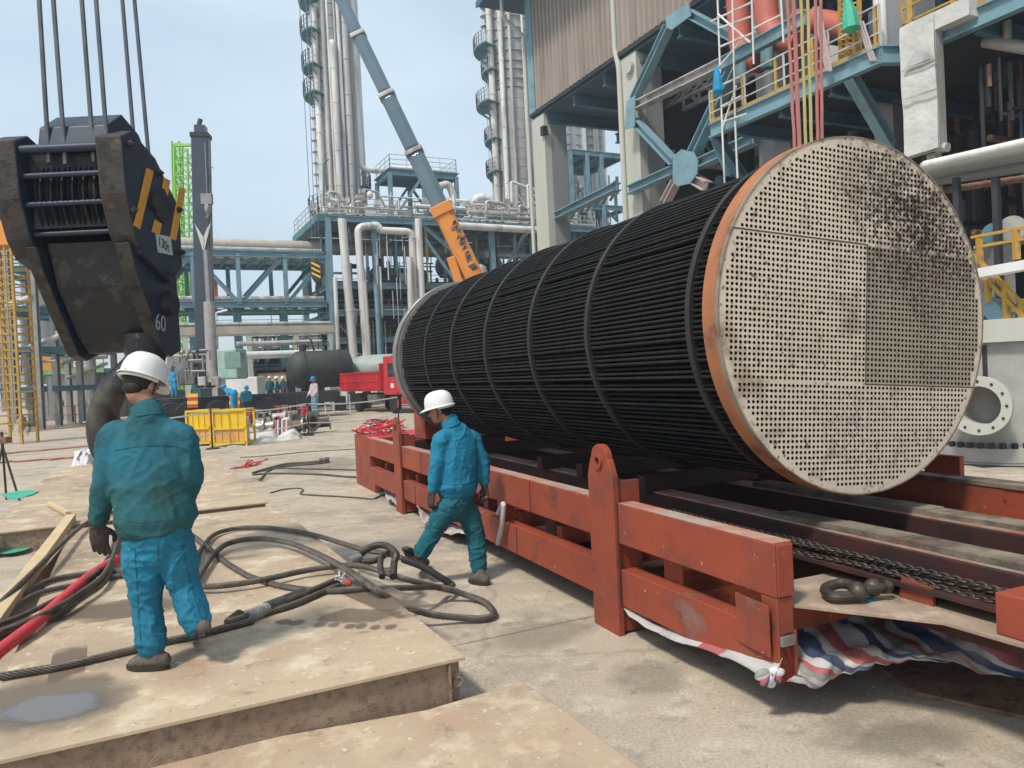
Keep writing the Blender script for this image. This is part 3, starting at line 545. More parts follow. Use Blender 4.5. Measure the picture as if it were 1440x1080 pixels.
# ================================================================ TRAILER
tr_ = thing('transport_trailer', 'long low red steel trailer frame standing under the black tube bundle', 'trailer', T(8, 4, 0))
V0, V1 = 2.76, 5.26
def tbox(name, s0, s1, v0, v1, z0, z1, m='red', bev=.006): return MB().fb(T, (s0, v0, z0), (s1, v1, z1)).build(name, M[m], tr_, bevel=bev)
for (sa, sb) in ((3.10, 4.64), (5.0, 10.31), (10.65, 12.45)):
    tbox('side_beam', sa, sb, V0, V0 + .12, .65, .93)
    tbox('side_beam', sa, sb, V0 + .004, V0 + .13, .21, .47)
    tbox('top_flange', sa + .01, sb - .01, V0 + .002, V0 + .122, .931, .936, 'red_top', .001)
tbox('side_beam', 3.1, 12.45, V1 - .16, V1, .55, .93); tbox('side_beam', 3.1, 12.45, V1 - .15, V1 - .01, .15, .42, 'red_dark')
tbox('end_post', 3.10, 3.22, V0 + .003, V0 + .11, .21, .648)
tbox('end_cap', 3.088, 3.098, V0 + .006, V0 + .112, .655, .925)
tbox('end_post', 12.3, 12.45, V0 + .003, V0 + .11, .47, .65)
for s in (6.75, 8.6): tbox('upright', s, s + .16, V0 + .01, V0 + .12, .47, .65)
# hinged flap, slightly open
b = MB(); b.hexa([T(3.13, V0 - .03, .34), T(3.42, V0 - .004, .34), T(3.42, V0 + .003, .34), T(3.13, V0 - .022, .34), T(3.13, V0 - .03, .61), T(3.42, V0 - .004, .61), T(3.42, V0 + .003, .61), T(3.13, V0 - .022, .61)]); b.build('hinged_flap', M['red'], tr_, bevel=.002)
b = MB(); b.box(T(3.085, V0 + .05, .43), (.09, .02, .05), (TN, TA, UP)); b.build('latch', M['steel'], tr_, bevel=.002)
for s in (6.1, 9.4):
    b = MB(); b.fb(T, (s, V0 - .003, .655), (s + .010, V0 - .0005, .925)); b.fb(T, (s + .35, V0 - .001, .215), (s + .36, V0 + .0035, .465)); b.build('weld_seam', M['red_dark'], tr_)
# lifting lug plates
def lug(s0, s1):
    w = s1 - s0; c = (s0 + s1) / 2; prof = [(s0, 0), (s1, 0), (s1, 1.10), (c + .13, 1.22)] + [(c + .115 * math.cos(a), 1.235 + .10 * math.sin(a)) for a in [R(d) for d in range(0, 181, 20)]] + [(c - .13, 1.22), (s0, 1.12)]
    b = MB(); b.prism([T(s, V0 - .03, z) for s, z in prof], TN * .05); b.build('lug_plate', M['red'], tr_, bevel=.006)
    b = MB(); b.fb(T, (s0 + .02, V0 + .022, .02), (s0 + .05, V0 + .20, 1.08)); b.fb(T, (s1 - .05, V0 + .022, .02), (s1 - .02, V0 + .20, 1.08)); b.build('lug_rib', M['red'], tr_, bevel=.003)
    b = MB(); b.tube([T(s0 - .004, V0 - .002, z) + TA * noise.noise(Vector((z * 40, 0, 0))) * .004 for z in [.21 + .03 * i for i in range(25)]], .007, 5); b.tube([T(s1 + .004, V0 - .002, z) + TA * noise.noise(Vector((z * 40, 5, 0))) * .004 for z in [.21 + .03 * i for i in range(25)]], .007, 5); b.build('weld_bead', M['red_dark'], tr_, smooth=True)
    b = MB(); b.lathe(T(c, V0 - .03, 1.215), -TN, [(0.0, .055), (.018, .055), (.018, .030), (0.0, .030)], 24); b.build('lug_eye', M['red'], tr_, smooth=True)
    b = MB(); b.lathe(T(c, V0 - .0315, 1.215), -TN, [(0.0, .030), (.001, .030)], 20); b.build('eye_hole', M['core'], tr_)
lug(4.645, 4.995); lug(10.315, 10.645)
b = MB(); b.fb(T, (3.9, V1 - .02, .0), (4.2, V1 + .03, 1.1)); b.build('lug_plate', M['red'], tr_, bevel=.005)
# inner rails and cross members
for v in (3.62, 4.40):
    tbox('skid_rail', .4, 12.5, v, v + .24, .42, .80, 'red_dark'); 
    b = MB(); b.fb(T, (.4, v + .02, .801), (12.3, v + .20, .815)); b.build('rail_top_plate', M['red_top'], tr_)
for s in [3.25 + .85 * k for k in range(11)]: tbox('cross_member', s, s + .12, V0 + .14, V1 - .17, .40, .418 + .14, 'red', .004)
tbox('floor_plate', 3.2, 12.4, V0 + .16, V1 - .18, .27, .285, 'red_dark', 0)
tbox('cross_member', 4.1, 4.3, V0 + .13, 3.6, .20, .62, 'red'); tbox('cross_member', 5.9, 6.1, V0 + .13, 3.6, .25, .62, 'red_dark'); tbox('cross_member', 7.9, 8.1, V0 + .13, 3.6, .25, .62, 'red')
for s, w in ((5.5, .12), (6.6, .12), (7.5, .12), (9.5, .12)):      # saddles between rails and bundle
    b = MB(); b.fb(T, (s, 3.55, .818), (s + w, 4.75, .95)); b.build('saddle', M['red_dark'], tr_)
# platform plate and neck at the near end
b = MB(); b.prism([T(3.12, 2.88, .58), T(3.46, 3.20, .58), T(3.46, 3.60, .58), T(2.05, 3.60, .58), T(2.10, 3.29, .58), T(2.55, 3.27, .58)][::-1], (0, 0, .02)); b.build('platform_plate', mat('dusty_platform', (.34, .26, .19), .85, c2=(.26, .19, .14), sc=5, dirt=[((.42, .33, .25), 7, .52, .66), ((.16, .08, .06), 4, .6, .7)], bump=.2), tr_, bevel=.003)
b = MB(); b.prism([T(3.3, 3.52, .44), T(1.0, 3.52, .44), T(1.0, 3.56, .44), T(3.3, 3.56, .44)], (0, 0, .138)); b.build('neck_web', M['red_dark'], tr_)
b = MB(); b.fb(T, (1.0, 3.31, .602), (2.32, 3.60, .79)); b.build('neck_box', M['red'], tr_, bevel=.006)
b = MB(); b.fb(T, (.3, 3.9, .30), (3.4, 4.1, .42)); b.build('neck_beam', M['red_dark'], tr_, bevel=.006)
b = MB(); b.prism([T(2.92, 3.42, .601), T(2.72, 3.42, .601), T(2.72, 3.42, .69), T(2.90, 3.42, .71)], TN * .02); b.build('stop_plate', M['red'], tr_)
# rear box
b = MB(); b.fb(T, (12.55, 2.88, .0), (13.98, 5.2, .90)); b.build('rear_box', M['red'], tr_, bevel=.012)
b = MB(); b.fb(T, (12.6, 2.9, .902), (13.9, 5.18, .906)); b.build('rear_top', M['redsling'], tr_)
tbox('rear_block', 10.95, 11.5, 3.3, 3.9, .95, 1.33, 'red'); tbox('rear_block', 11.0, 11.3, 2.95, 4.6, .80, .94, 'red_dark')
# timber on the rails
for lb, v, w, s0, s1, z in (('long weathered timber batten on the near inner rail of the trailer', 3.64, .17, .6, 4.1, .817), ('long weathered timber batten on the far inner rail of the trailer', 4.43, .18, .6, 5.2, .817), ('pale plank along the top of the trailer beam farthest from us', V1 - .17, .18, .5, 4.3, .932)):
    b = MB(); n = 14
    for k in range(n):
        a, c = s0 + (s1 - s0) * k / n, s0 + (s1 - s0) * (k + 1) / n; d = random.uniform(-.004, .004)
        b.fb(T, (a, v + d, z), (c - .0015, v + w + d, z + .03 + random.uniform(-.004, .004)))
    o = b.build('timber_batten', M['wood_d']); tag(o, lb, 'timber')
# far rails continue beyond the frame
tbox('side_beam', .3, 3.098, V1 - .16, V1, .60, .93, 'red_dark')
# chain lying in the trailer
def chain(pts, pitch, r, parent=None, seed=1):
    path = spline(pts, 12); mb = MB(); acc = 0; k = 0; rnd = random.Random(seed)
    for a, c in zip(path, path[1:]):
        L = (c - a).length; d = (c - a).normalized()
        while acc < L:
            p = a + d * acc; side = UP.cross(d).normalized(); ax = side if k % 2 else UP.copy(); ax = (ax + side * rnd.uniform(-.4, .4)).normalized(); ax = (ax - d * ax.dot(d)).normalized()
            lp = [p + d * (math.cos(t) * pitch * .82) + ax * (math.sin(t) * pitch * .42) for t in [i * math.pi / 5 for i in range(11)]]
            mb.tube(lp, r, 5, caps=False); acc += pitch; k += 1
        acc -= L
    return mb
b = MB()
for q, (v, z) in enumerate(((3.44, .70), (3.50, .735), (3.55, .70), (3.47, .745))):
    c_ = chain([T(s, v + random.uniform(-.025, .025), z + random.uniform(-.015, .015)) for s in [1.2 + .35 * i for i in range(12)]], .034, .0066, seed=q); b.add(c_.v, c_.f)
o = b.build('lashing_chain', M['chain'], smooth=True, angle=80); tag(o, 'oily lashing chain laid in several runs along the near inner rail of the trailer', 'chain')
tbox('chain_shelf', .9, 5.4, 3.40, 3.618, .66, .685, 'red_dark', .002)
# shackle on the platform
t = thing('shackle', 'large oily shackle lying on the dusty trailer platform', 'shackle', T(2.95, 3.25, .6))
def tp6(x, y, z): return PZ(1080 + x / 4, 640 + y / 4, z)
b = MB(); b.tube(spline([tp6(500, 745, .66), tp6(420, 722, .66), tp6(340, 740, .65), tp6(322, 765, .64), tp6(360, 792, .64), tp6(430, 795, .64), tp6(500, 790, .64)], 6), .028, 10); b.build('bow', M['chain'], t, smooth=True)
b = MB(); b.ball(tp6(505, 768, .66), .05, 12, 8); b.ball(tp6(590, 745, .665), .048, 12, 8); b.cyl(tp6(480, 775, .66), tp6(690, 735, .67), .026, 12); b.lathe(tp6(645, 742, .67), (tp6(690, 735, .67) - tp6(600, 748, .67)), [(0, .04), (.025, .04)], 6); b.build('pin', M['chain'], t, smooth=True)
b = MB(); p = [tp6(535, 812, .606), tp6(570, 800, .606), tp6(610, 812, .606), tp6(560, 825, .606)]; b.prism(p, (0, 0, .004)); o = b.build('glove_scrap', M['cy']); tag(o, 'small scrap of light blue cloth under the shackle on the platform', 'cloth')
# striped tarps
M['st_r'] = mat('tarp_red', (.50, .10, .11), .6, c2=(.40, .10, .10)); M['st_w'] = mat('tarp_white', (.62, .60, .60), .6, c2=(.52, .50, .50)); M['st_b'] = mat('tarp_blue', (.05, .08, .17), .6, c2=(.08, .10, .16)); M['st_g'] = mat('tarp_grey', (.24, .27, .25), .6)
ST = [M['st_r'], M['st_w'], M['st_b'], M['st_g']]
def tarp(name, label, lines, seq, dens=14, rows=7, wr=.02, along=False, seed=0, sx=6.0, diag=0.0, ai=1.0):
    cur = [spline(l, dens) for l in lines]; n = min(len(c) for c in cur); cur = [c[:n] for c in cur]; V = []; Fs = []; Ms = []
    nr = (len(cur) - 1) * rows + 1
    for i in range(n):
        q = [c[i] for c in cur]; q = spline(q, rows) if len(q) > 2 else [q[0].lerp(q[1], k / rows) for k in range(rows + 1)]
        for k, p in enumerate(q):
            nn = noise.noise_vector(p * sx + Vector((seed, 0, 0))) * wr + noise.noise_vector(p * sx * 3 + Vector((0, seed, 0))) * wr * .4; V.append(p + nn)
    for i in range(n - 1):
        for k in range(nr - 1):
            Fs.append((i * nr + k, (i + 1) * nr + k, (i + 1) * nr + k + 1, i * nr + k + 1)); c_ = (i * ai + diag * k) if not along else k
            Ms.append(0)
    mb = MB(); mb.add(V, Fs); mm = bpy.data.materials.new('striped_tarp'); mm.use_nodes = True; nt = mm.node_tree; N = nt.nodes; L = nt.links; pb = N['Principled BSDF']; pb.inputs['Roughness'].default_value = .6
    uvn = N.new('ShaderNodeUVMap'); uvn.uv_map = 'UVMap'; nz_ = N.new('ShaderNodeTexNoise'); nz_.inputs['Scale'].default_value = 9; tcn = N.new('ShaderNodeTexCoord'); L.new(tcn.outputs['Object'], nz_.inputs[0]); sp_ = N.new('ShaderNodeSeparateXYZ'); L.new(uvn.outputs[0], sp_.inputs[0])
    ad = N.new('ShaderNodeMath'); ad.operation = 'MULTIPLY_ADD'; ad.inputs[1].default_value = .05; L.new(nz_.outputs[0], ad.inputs[0]); L.new(sp_.outputs[0], ad.inputs[2]); fr = N.new('ShaderNodeMath'); fr.operation = 'FRACT'; L.new(ad.outputs[0], fr.inputs[0])
    cr = N.new('ShaderNodeValToRGB'); cr.color_ramp.interpolation = 'CONSTANT'; L.new(fr.outputs[0], cr.inputs[0]); q_ = seq[:24]; cc_ = [(.36, .10, .10), (.44, .42, .40), (.05, .07, .13), (.20, .23, .20)]; el = cr.color_ramp.elements
    el.remove(el[1]); el[0].position = 0; el[0].color = (*cc_[q_[0]], 1)
    for i_, c_ in enumerate(q_):
        if i_: e_ = el.new(i_ / len(q_)); e_.color = (*cc_[c_], 1)
    dn = N.new('ShaderNodeTexNoise'); dn.inputs['Scale'].default_value = 4; dn.inputs['Detail'].default_value = 6; L.new(tcn.outputs['Object'], dn.inputs[0]); dm = N.new('ShaderNodeMapRange'); dm.inputs['From Min'].default_value = .5; dm.inputs['From Max'].default_value = .72; dm.inputs['To Max'].default_value = .7; L.new(dn.outputs[0], dm.inputs[0])
    mx_ = N.new('ShaderNodeMix'); mx_.data_type = 'RGBA'; L.new(dm.outputs[0], mx_.inputs[0]); L.new(cr.outputs[0], mx_.inputs[6]); mx_.inputs[7].default_value = (.16, .13, .11, 1); L.new(mx_.outputs[2], pb.inputs['Base Color'])
    o = mb.build(name, mm, smooth=True, angle=80); ul = o.data.uv_layers.new(name='UVMap')
    arr = []
    for lp in o.data.loops:
        i_, k_ = divmod(lp.vertex_index, nr); arr += [((i_ * ai + diag * k_) / 60) if not along else k_ / nr, k_ / nr]
    o.data.uv_layers['UVMap'].uv.foreach_set('vector', arr); s_ = o.modifiers.new('thick', 'SOLIDIFY'); s_.thickness = .004; tag(o, label, 'tarp'); return o
SQ = [0, 0, 1, 2, 2, 1, 0, 3, 1, 2, 1, 1]
tarp('tarp', 'red white and blue striped tarp spread under the trailer platform with a frayed front edge',
     [[PZ(1124, 852, .34), PZ(1190, 838, .34), PZ(1260, 842, .34), PZ(1350, 852, .34), PZ(1460, 862, .34), PZ(1560, 872, .34)],
      [PZ(1106, 915, .31), PZ(1170, 918, .30), PZ(1240, 912, .29), PZ(1320, 910, .29), PZ(1400, 898, .31), PZ(1520, 905, .31)],
      [PZ(1085, 965, .20), PZ(1140, 967, .18), PZ(1205, 950, .20), PZ(1290, 930, .24), PZ(1385, 945, .20), PZ(1500, 975, .16)]], SQ, dens=34, rows=14, wr=.050, seed=3, sx=5.5, diag=2.6, ai=-.75)
tarp('tarp', 'pale sagging edge of striped tarp slung below the near lower beam of the trailer',
     [[TV(872, 848, 2.80), TV(930, 880, 2.80), TV(1000, 900, 2.80), TV(1075, 918, 2.80), TV(1100, 925, 2.78)], [TV(884, 866, 2.74), TV(930, 894, 2.74), TV(985, 912, 2.73), TV(1045, 935, 2.72), TV(1085, 965, 2.70)]], [1, 1, 1, 1, 0, 1], dens=20, rows=5, wr=.008, seed=9)
tarp('tarp', 'crumpled striped tarp bulging out under the trailer behind the walking worker',
     [[TV(590, 705, 2.90), TV(610, 722, 2.90), TV(635, 735, 2.90), TV(660, 742, 2.90)], [TV(585, 712, 2.72), TV(600, 738, 2.70), TV(625, 752, 2.70), TV(655, 748, 2.72)]], [1, 0, 1, 1], dens=14, rows=5, wr=.03, seed=5)
tarp('tarp', 'folded striped tarp under the trailer beside its rear lifting plate',
     [[TV(540, 688, 2.90), TV(553, 694, 2.90), TV(566, 700, 2.88)], [TV(543, 700, 2.75), TV(553, 706, 2.74), TV(563, 712, 2.74)]], [1, 1, 0, 1, 2], dens=14, rows=5, wr=.03, seed=6)
# knot where the tarp is tied to the end post
b = MB(); kc = TV(1082, 945, 2.72)
for k in range(9):
    a = k * .7; d = (CR * math.cos(a) * .8 - CU * abs(math.sin(a)) * .9); b.ball(kc + d * .045, (.045, .022, .03), 8, 6, ax=(d.normalized(), CF, d.cross(CF).normalized()), mi=(1, 2, 1, 0, 3)[k % 5])
o = b.build('tarp_knot', ST, smooth=True); tag(o, 'bunched knot of striped tarp tied to the near corner of the trailer', 'tarp')
b = MB(); b.tube(spline([TV(700, 722, 2.74), TV(708, 708, 2.70), TV(706, 735, 2.70), TV(700, 765, 2.72)], 5), .022, 7); o = b.build('rag', ST[1], smooth=True); tag(o, 'blue and white rag tied round the lower trailer beam right of the walking worker', 'rag')
b = MB(); rnd = random.Random(2); p0 = T(13.3, 3.2, .93)
for k in range(26): c0 = p0 + Vector((rnd.uniform(-.35, .35), rnd.uniform(-.35, .35), rnd.uniform(0, .18))); rr_ = rnd.uniform(.08, .26); b.tube([c0 + Vector((math.cos(a) * rr_, math.sin(a) * rr_, rnd.uniform(-.03, .06))) for a in [i * .7 for i in range(9)]], .011, 4, mi=0 if k % 4 else 1)
o = b.build('cable_coil', [M['redsling'], M['st_b']]); tag(o, 'tangled coil of red and blue cable on the trailer rear box', 'cable')
# hoisting slings behind the bundle
SL = [(1117, 'faded red', 'pink'), (1124, 'salmon red', 'pink'), (1133, 'yellow', 'ysling'), (1141, 'yellow', 'ysling'), (1150, 'faded red', 'pink'), (1156, 'faded red', 'pink')]
nm = ['leftmost faded red lifting sling hanging behind the tubesheet', 'second lifting sling from the left above the tubesheet, salmon red', 'left one of the two yellow lifting slings above the tubesheet', 'right one of the two yellow lifting slings above the tubesheet', 'faded red lifting sling just right of the yellow ones', 'rightmost faded red lifting sling above the tubesheet']
for k, (x, c_, mm) in enumerate(SL):
    p = P(x, 200, 10.0); q = P(x - 7 + 5 * k / 5 - (5 - k) * .6, -5, 10.0); d = (q - p); top = p + d * 3.0; bot = Vector((p.x, p.y, .94))
    b = MB(); n = 40; pts = [bot, p] + [p.lerp(top, i / n) + CR * noise.noise(Vector((i * .5, k * 3, 0))) * .008 for i in range(1, n)]; b.tube(pts, .028 if k in (1,) else .021, 7); o = b.build('lifting_sling', M[mm], smooth=True); tag(o, nm[k], 'sling', 'lifting slings above the tube bundle')
# ================================================================ PEOPLE
def ell_loft(mb, pts, rad, X, n=16, sub=4):
    """lofted limb: rad = (a across, b deep) at each point, rounded ends"""
    cen = spline(pts, sub); rr = []
    q = [Vector((a, b, 0)) for a, b in rad]; rr = spline(q, sub); N = len(cen)
    b0 = len(mb.v); Xc = Vector(X); rings = []
    for i, p in enumerate(cen):
        t = (cen[min(i + 1, N - 1)] - cen[max(i - 1, 0)]).normalized(); x = (Xc - t * Xc.dot(t)).normalized(); y = t.cross(x); rings.append((p, t, x, y, rr[i].x, rr[i].y))
    first, last = rings[0], rings[-1]; full = []
    for k in (2, 1): c = math.cos(k * .6); s_ = math.sin(k * .6); p, t, x, y, a, b = first; full.append((p - t * min(a, b) * s_, x, y, a * c, b * c))
    full += [(p, x, y, a, b) for p, t, x, y, a, b in rings]
    for k in (1, 2): c = math.cos(k * .6); s_ = math.sin(k * .6); p, t, x, y, a, b = last; full.append((p + t * min(a, b) * s_, x, y, a * c, b * c))
    for p, x, y, a, b in full:
        for k in range(n):
            an = 2 * math.pi * k / n; mb.v.append(p + x * a * math.cos(an) + y * b * math.sin(an))
    for i in range(len(full) - 1):
        for k in range(n):
            k2 = (k + 1) % n; mb.f.append((b0 + i * n + k, b0 + i * n + k2, b0 + (i + 1) * n + k2, b0 + (i + 1) * n + k)); mb.m.append(0)
    mb.f.append(tuple(b0 + k for k in reversed(range(n)))); mb.f.append(tuple(b0 + (len(full) - 1) * n + k for k in range(n))); mb.m += [0, 0]
def remesh_build(mb, name, m, parent, voxel, smooth=3, folds=None, cut=None):
    o = mb.build(name, m, parent, smooth=True)
    md = o.modifiers.new('r', 'REMESH'); md.mode = 'VOXEL'; md.voxel_size = voxel; md.use_smooth_shade = True
    dg = bpy.context.evaluated_depsgraph_get(); me = bpy.data.meshes.new_from_object(o.evaluated_get(dg)); o.modifiers.clear(); old = o.data; o.data = me; bpy.data.meshes.remove(old)
    bm = bmesh.new(); bm.from_mesh(me)
    for _ in range(smooth): bmesh.ops.smooth_vert(bm, verts=bm.verts, factor=.5, use_axis_x=True, use_axis_y=True, use_axis_z=True)
    bm.normal_update()
    if folds:
        for v in bm.verts: v.co += v.normal * folds(v.co + (root_of(o).location if parent else Vector()))
    bm.to_mesh(me); bm.free(); me.name = name
    if not me.materials: me.materials.append(m)
    me.polygons.foreach_set('use_smooth', [True] * len(me.polygons)); return o
def hand_geo(mb, w, d, palm, side, s=1.0, grow=0.0, curl=.5, sub=3):
    """w wrist, d direction of the hand, palm = normal out of the palm, side = towards the thumb"""
    d = d.normalized(); palm = (palm - d * palm.dot(d)).normalized(); side = (side - d * side.dot(d) - palm * side.dot(palm)).normalized()
    ell_loft(mb, [w, w + d * .035 * s, w + d * .075 * s, w + d * .10 * s], [(.030 * s + grow, .020 * s + grow), (.038 * s + grow, .018 * s + grow), (.043 * s + grow, .016 * s + grow), (.040 * s + grow, .013 * s + grow)], side, 12, 3)
    for k, (off, L, r) in enumerate([(.030, .078, .0095), (.010, .088, .0100), (-.011, .082, .0095), (-.031, .064, .0085)]):
        p = w + d * .092 * s + side * off * s; dd = (d + side * off * 1.8).normalized(); pts = [p]
        c = curl * (1 + .18 * k); ang = 0
        for seg, f in enumerate((.44, .32, .24)):
            ang += c * (.5, .75, .6)[seg]; q = dd * math.cos(ang) + palm * math.sin(ang); pts.append(pts[-1] + q * L * f * s)
        ell_loft(mb, pts, [(r * s + grow * .5, r * s + grow * .5)] * 2 + [(r * .92 * s + grow * .5,) * 2, (r * .8 * s + grow * .5,) * 2], side, 8, 2)
    p = w + d * .030 * s + side * .026 * s
    ell_loft(mb, [p, p + (d * .55 + side * .75).normalized() * .035 * s + palm * .008, p + (d * .8 + side * .6 + palm * .35).normalized() * .072 * s, p + (d * .95 + side * .35 + palm * .5).normalized() * .096 * s], [(.014 * s + grow * .6,) * 2, (.0125 * s + grow * .6,) * 2, (.0108 * s + grow * .6,) * 2, (.009 * s + grow * .6,) * 2], palm, 8, 2)
def human(label, J, X, face, up=None, size=1.0, mats=('jacket1', 'trous1'), hat='hat', voxel=.012, hi=True, gloves='glove', group=None, girth=1.0, hair=True, hatfwd=None):
    """J: joints in world space; X body right; face: where the head looks"""
    s = size; X = X.normalized(); fwd = UP.cross(X).normalized()      # facing direction
    if fwd.dot(UP.cross(X)) < 0: fwd = -fwd
    face = face.normalized(); hu = (up or UP); hu = (hu - face * hu.dot(face)).normalized(); hr = face.cross(hu).normalized()
    gth = girth
    # ---- body, one skin
    b = MB(); hd = J['head']
    b.ball(hd + hu * .015 * s, (.076 * s, .094 * s, .108 * s), 18, 14, (hr, face, hu))
    b.ball(hd + face * .022 * s - hu * .055 * s, (.056 * s, .066 * s, .062 * s), 14, 10, (hr, face, hu))
    b.ball(hd + face * .062 * s - hu * .098 * s, (.026 * s, .022 * s, .02 * s), 10, 8, (hr, face, hu))
    b.tube([hd + face * .082 * s + hu * .012 * s, hd + face * .100 * s - hu * .012 * s, hd + face * .112 * s - hu * .036 * s, hd + face * .088 * s - hu * .044 * s], .011, 8, rr=[.009 * s, .011 * s, .015 * s, .010 * s])
    b.ball(hd + face * .082 * s + hu * .026 * s, (.05 * s, .016 * s, .010 * s), 10, 6, (hr, face, hu))
    b.ball(hd + face * .086 * s - hu * .066 * s, (.024 * s, .012 * s, .007 * s), 10, 6, (hr, face, hu)); b.ball(hd + face * .084 * s - hu * .079 * s, (.021 * s, .012 * s, .008 * s), 10, 6, (hr, face, hu))
    for k in (-1, 1): b.ball(hd + hr * k * .078 * s - face * .004 * s - hu * .012 * s, (.010 * s, .020 * s, .032 * s), 8, 8, (hr, face, hu))
    ell_loft(b, [J['neck'] - UP * .03, J['neck'] + (hd - J['neck']) * .4, hd - hu * .06 * s - face * .015 * s], [(.062 * s, .062 * s), (.055 * s, .058 * s), (.054 * s, .06 * s)], X, 14)
    sh = (J['shL'] + J['shR']) / 2; ch = J['chest']; pe = J['pelvis']
    ell_loft(b, [pe - UP * .02, pe.lerp(ch, .45), ch, sh, J['neck']], [(.105 * s * gth, .075 * s * gth), (.12 * s * gth, .095 * s * gth), (.155 * s * gth, .105 * s * gth), (.16 * s, .08 * s), (.06 * s, .06 * s)], X, 18)
    for q in 'LR':
        ell_loft(b, [J['sh' + q], J['sh' + q].lerp(J['el' + q], .5), J['el' + q], J['wr' + q]], [(.050 * s, .05 * s), (.046 * s, .046 * s), (.040 * s, .04 * s), (.027 * s, .024 * s)], X, 12)
        d = (J['ha' + q] - J['wr' + q]).normalized(); sgn = -1 if q == 'L' else 1; palm = J.get('pm' + q, -X * sgn)
        if hi: hand_geo(b, J['wr' + q], d, palm, J.get('th' + q, fwd), s, 0, J.get('cu' + q, .5))
        else: ell_loft(b, [J['wr' + q], J['ha' + q]], [(.035 * s, .025 * s), (.03 * s, .02 * s)], X, 8, 2)
        ell_loft(b, [J['hip' + q], J['hip' + q].lerp(J['kn' + q], .5), J['kn' + q], J['kn' + q].lerp(J['an' + q], .35), J['an' + q]], [(.070 * s, .072 * s), (.068 * s, .07 * s), (.054 * s, .056 * s), (.05 * s, .054 * s), (.034 * s, .036 * s)], X, 14)
        a_, t_ = J['an' + q], J['toe' + q]; h_ = J.get('he' + q, a_ - UP * .05 * s); ell_loft(b, [a_, a_.lerp(h_, .5).lerp(t_, .3), h_.lerp(t_, .75) + UP * .02], [(.028 * s, .028 * s), (.026 * s, .020 * s), (.024 * s, .014 * s)], (t_ - a_).cross(UP).normalized(), 10)
    body = remesh_build(b, 'person', M['skin'], None, voxel * .62, 2); tag(body, label, 'person', group)
    # ---- trousers
    def fold(freq, amp, seed, ax=(1, 1, 2.2)):
        sv = Vector((seed, seed * 1.7, 0))
        def f(p):
            q = Vector((p.x * ax[0], p.y * ax[1], p.z * ax[2])) * freq + sv; w = noise.noise(q + noise.noise_vector(q * .7) * .9)
            w2 = noise.noise(q * 2.3 + noise.noise_vector(q * 1.3) * 1.1 + Vector((0, 0, q.x * .8))); rg = lambda t, k: max(0, 1 - abs(t) * k) ** 2.2; return (rg(w, 3.2) * 1.0 + rg(w2, 3.6) * .62 - .45) * amp
        return f
    b = MB()
    ell_loft(b, [pe + UP * .13 * s, pe, (J['hipL'] + J['hipR']) / 2 - UP * .05 * s], [(.168 * s * gth, .122 * s * gth), (.172 * s * gth, .130 * s * gth), (.165 * s * gth, .12 * s * gth)], X, 20)
    for q in 'LR':
        hp, kn, an = J['hip' + q], J['kn' + q], J['an' + q]
        ell_loft(b, [hp - UP * .02, hp.lerp(kn, .5), kn, kn.lerp(an, .5), an + (kn - an).normalized() * .035], [(.098 * s * gth, .105 * s * gth), (.100 * s, .105 * s), (.083 * s, .086 * s), (.082 * s, .085 * s), (.080 * s, .083 * s)], X, 18)
    tro = remesh_build(b, 'trousers', M[mats[1]], body, voxel, 3, fold(5.5, .012 * s if hi else .008, 3, (1, 1, 1.5)))
    # ---- jacket
    b = MB(); hem = J.get('hem', pe + UP * .02)
    ell_loft(b, [hem - UP * .03 * s, hem + UP * .03, hem.lerp(ch, .35), hem.lerp(ch, .75), ch + (sh - ch) * .3, sh + UP * .005, J['neck'] - UP * .01, J['neck'] + UP * .028], [(.212 * s * gth, .160 * s * gth), (.205 * s * gth, .150 * s * gth), (.205 * s * gth, .145 * s * gth), (.212 * s * gth, .142 * s * gth), (.208 * s * gth, .130 * s * gth), (.178 * s, .098 * s), (.085 * s, .082 * s), (.072 * s, .075 * s)], X, 26)
    for q in 'LR':
        a, e, w = J['sh' + q], J['el' + q], J['wr' + q]; inn = a.lerp(sh, .5) + UP * .0
        ell_loft(b, [inn, a, a.lerp(e, .5), e, e.lerp(w, .5), w - (w - e).normalized() * .02], [(.070 * s, .070 * s), (.074 * s, .078 * s), (.073 * s, .076 * s), (.066 * s, .068 * s), (.061 * s, .061 * s), (.050 * s, .048 * s)], fwd if abs((a - inn).normalized().dot(X)) > .6 else X, 18)
    jk = remesh_build(b, 'jacket', M[mats[0]], body, voxel, 3, fold(4.6, .0095 * s if hi else .006, 8, (1, 1, 1.1)))
    if hi:
        b = MB(); b.lathe(J['neck'] + UP * .0, (hd - J['neck']).normalized() + UP * .6, [(-.02, .088 * s), (.035, .080 * s), (.05, .074 * s), (.045, .066 * s), (.0, .07 * s)], 26); b.build('collar', M[mats[0]], jk, smooth=True, angle=80)
        ring = [ (x, a) for x, a in ((-1, 0),)]
    # ---- shoes, gloves
    for q in 'LR':
        a_, t_ = J['an' + q], J['toe' + q]; hl = J.get('he' + q, a_ - UP * .05 * s); f_ = (t_ - hl).normalized(); sd = f_.cross(UP).normalized(); un = sd.cross(f_).normalized()
        if un.z < 0: un = -un
        b = MB(); ell_loft(b, [hl + un * .040 * s - f_ * .0, hl.lerp(t_, .35) + un * .046 * s, hl.lerp(t_, .7) + un * .036 * s, t_ + un * .026 * s - f_ * .02], [(.042 * s, .042 * s), (.046 * s, .050 * s), (.053 * s, .036 * s), (.044 * s, .026 * s)], sd, 16)
        ell_loft(b, [a_ + (J['kn' + q] - a_).normalized() * .05, a_, hl.lerp(t_, .12) + un * .045 * s], [(.050 * s, .052 * s), (.046 * s, .050 * s), (.042 * s, .046 * s)], sd, 14)
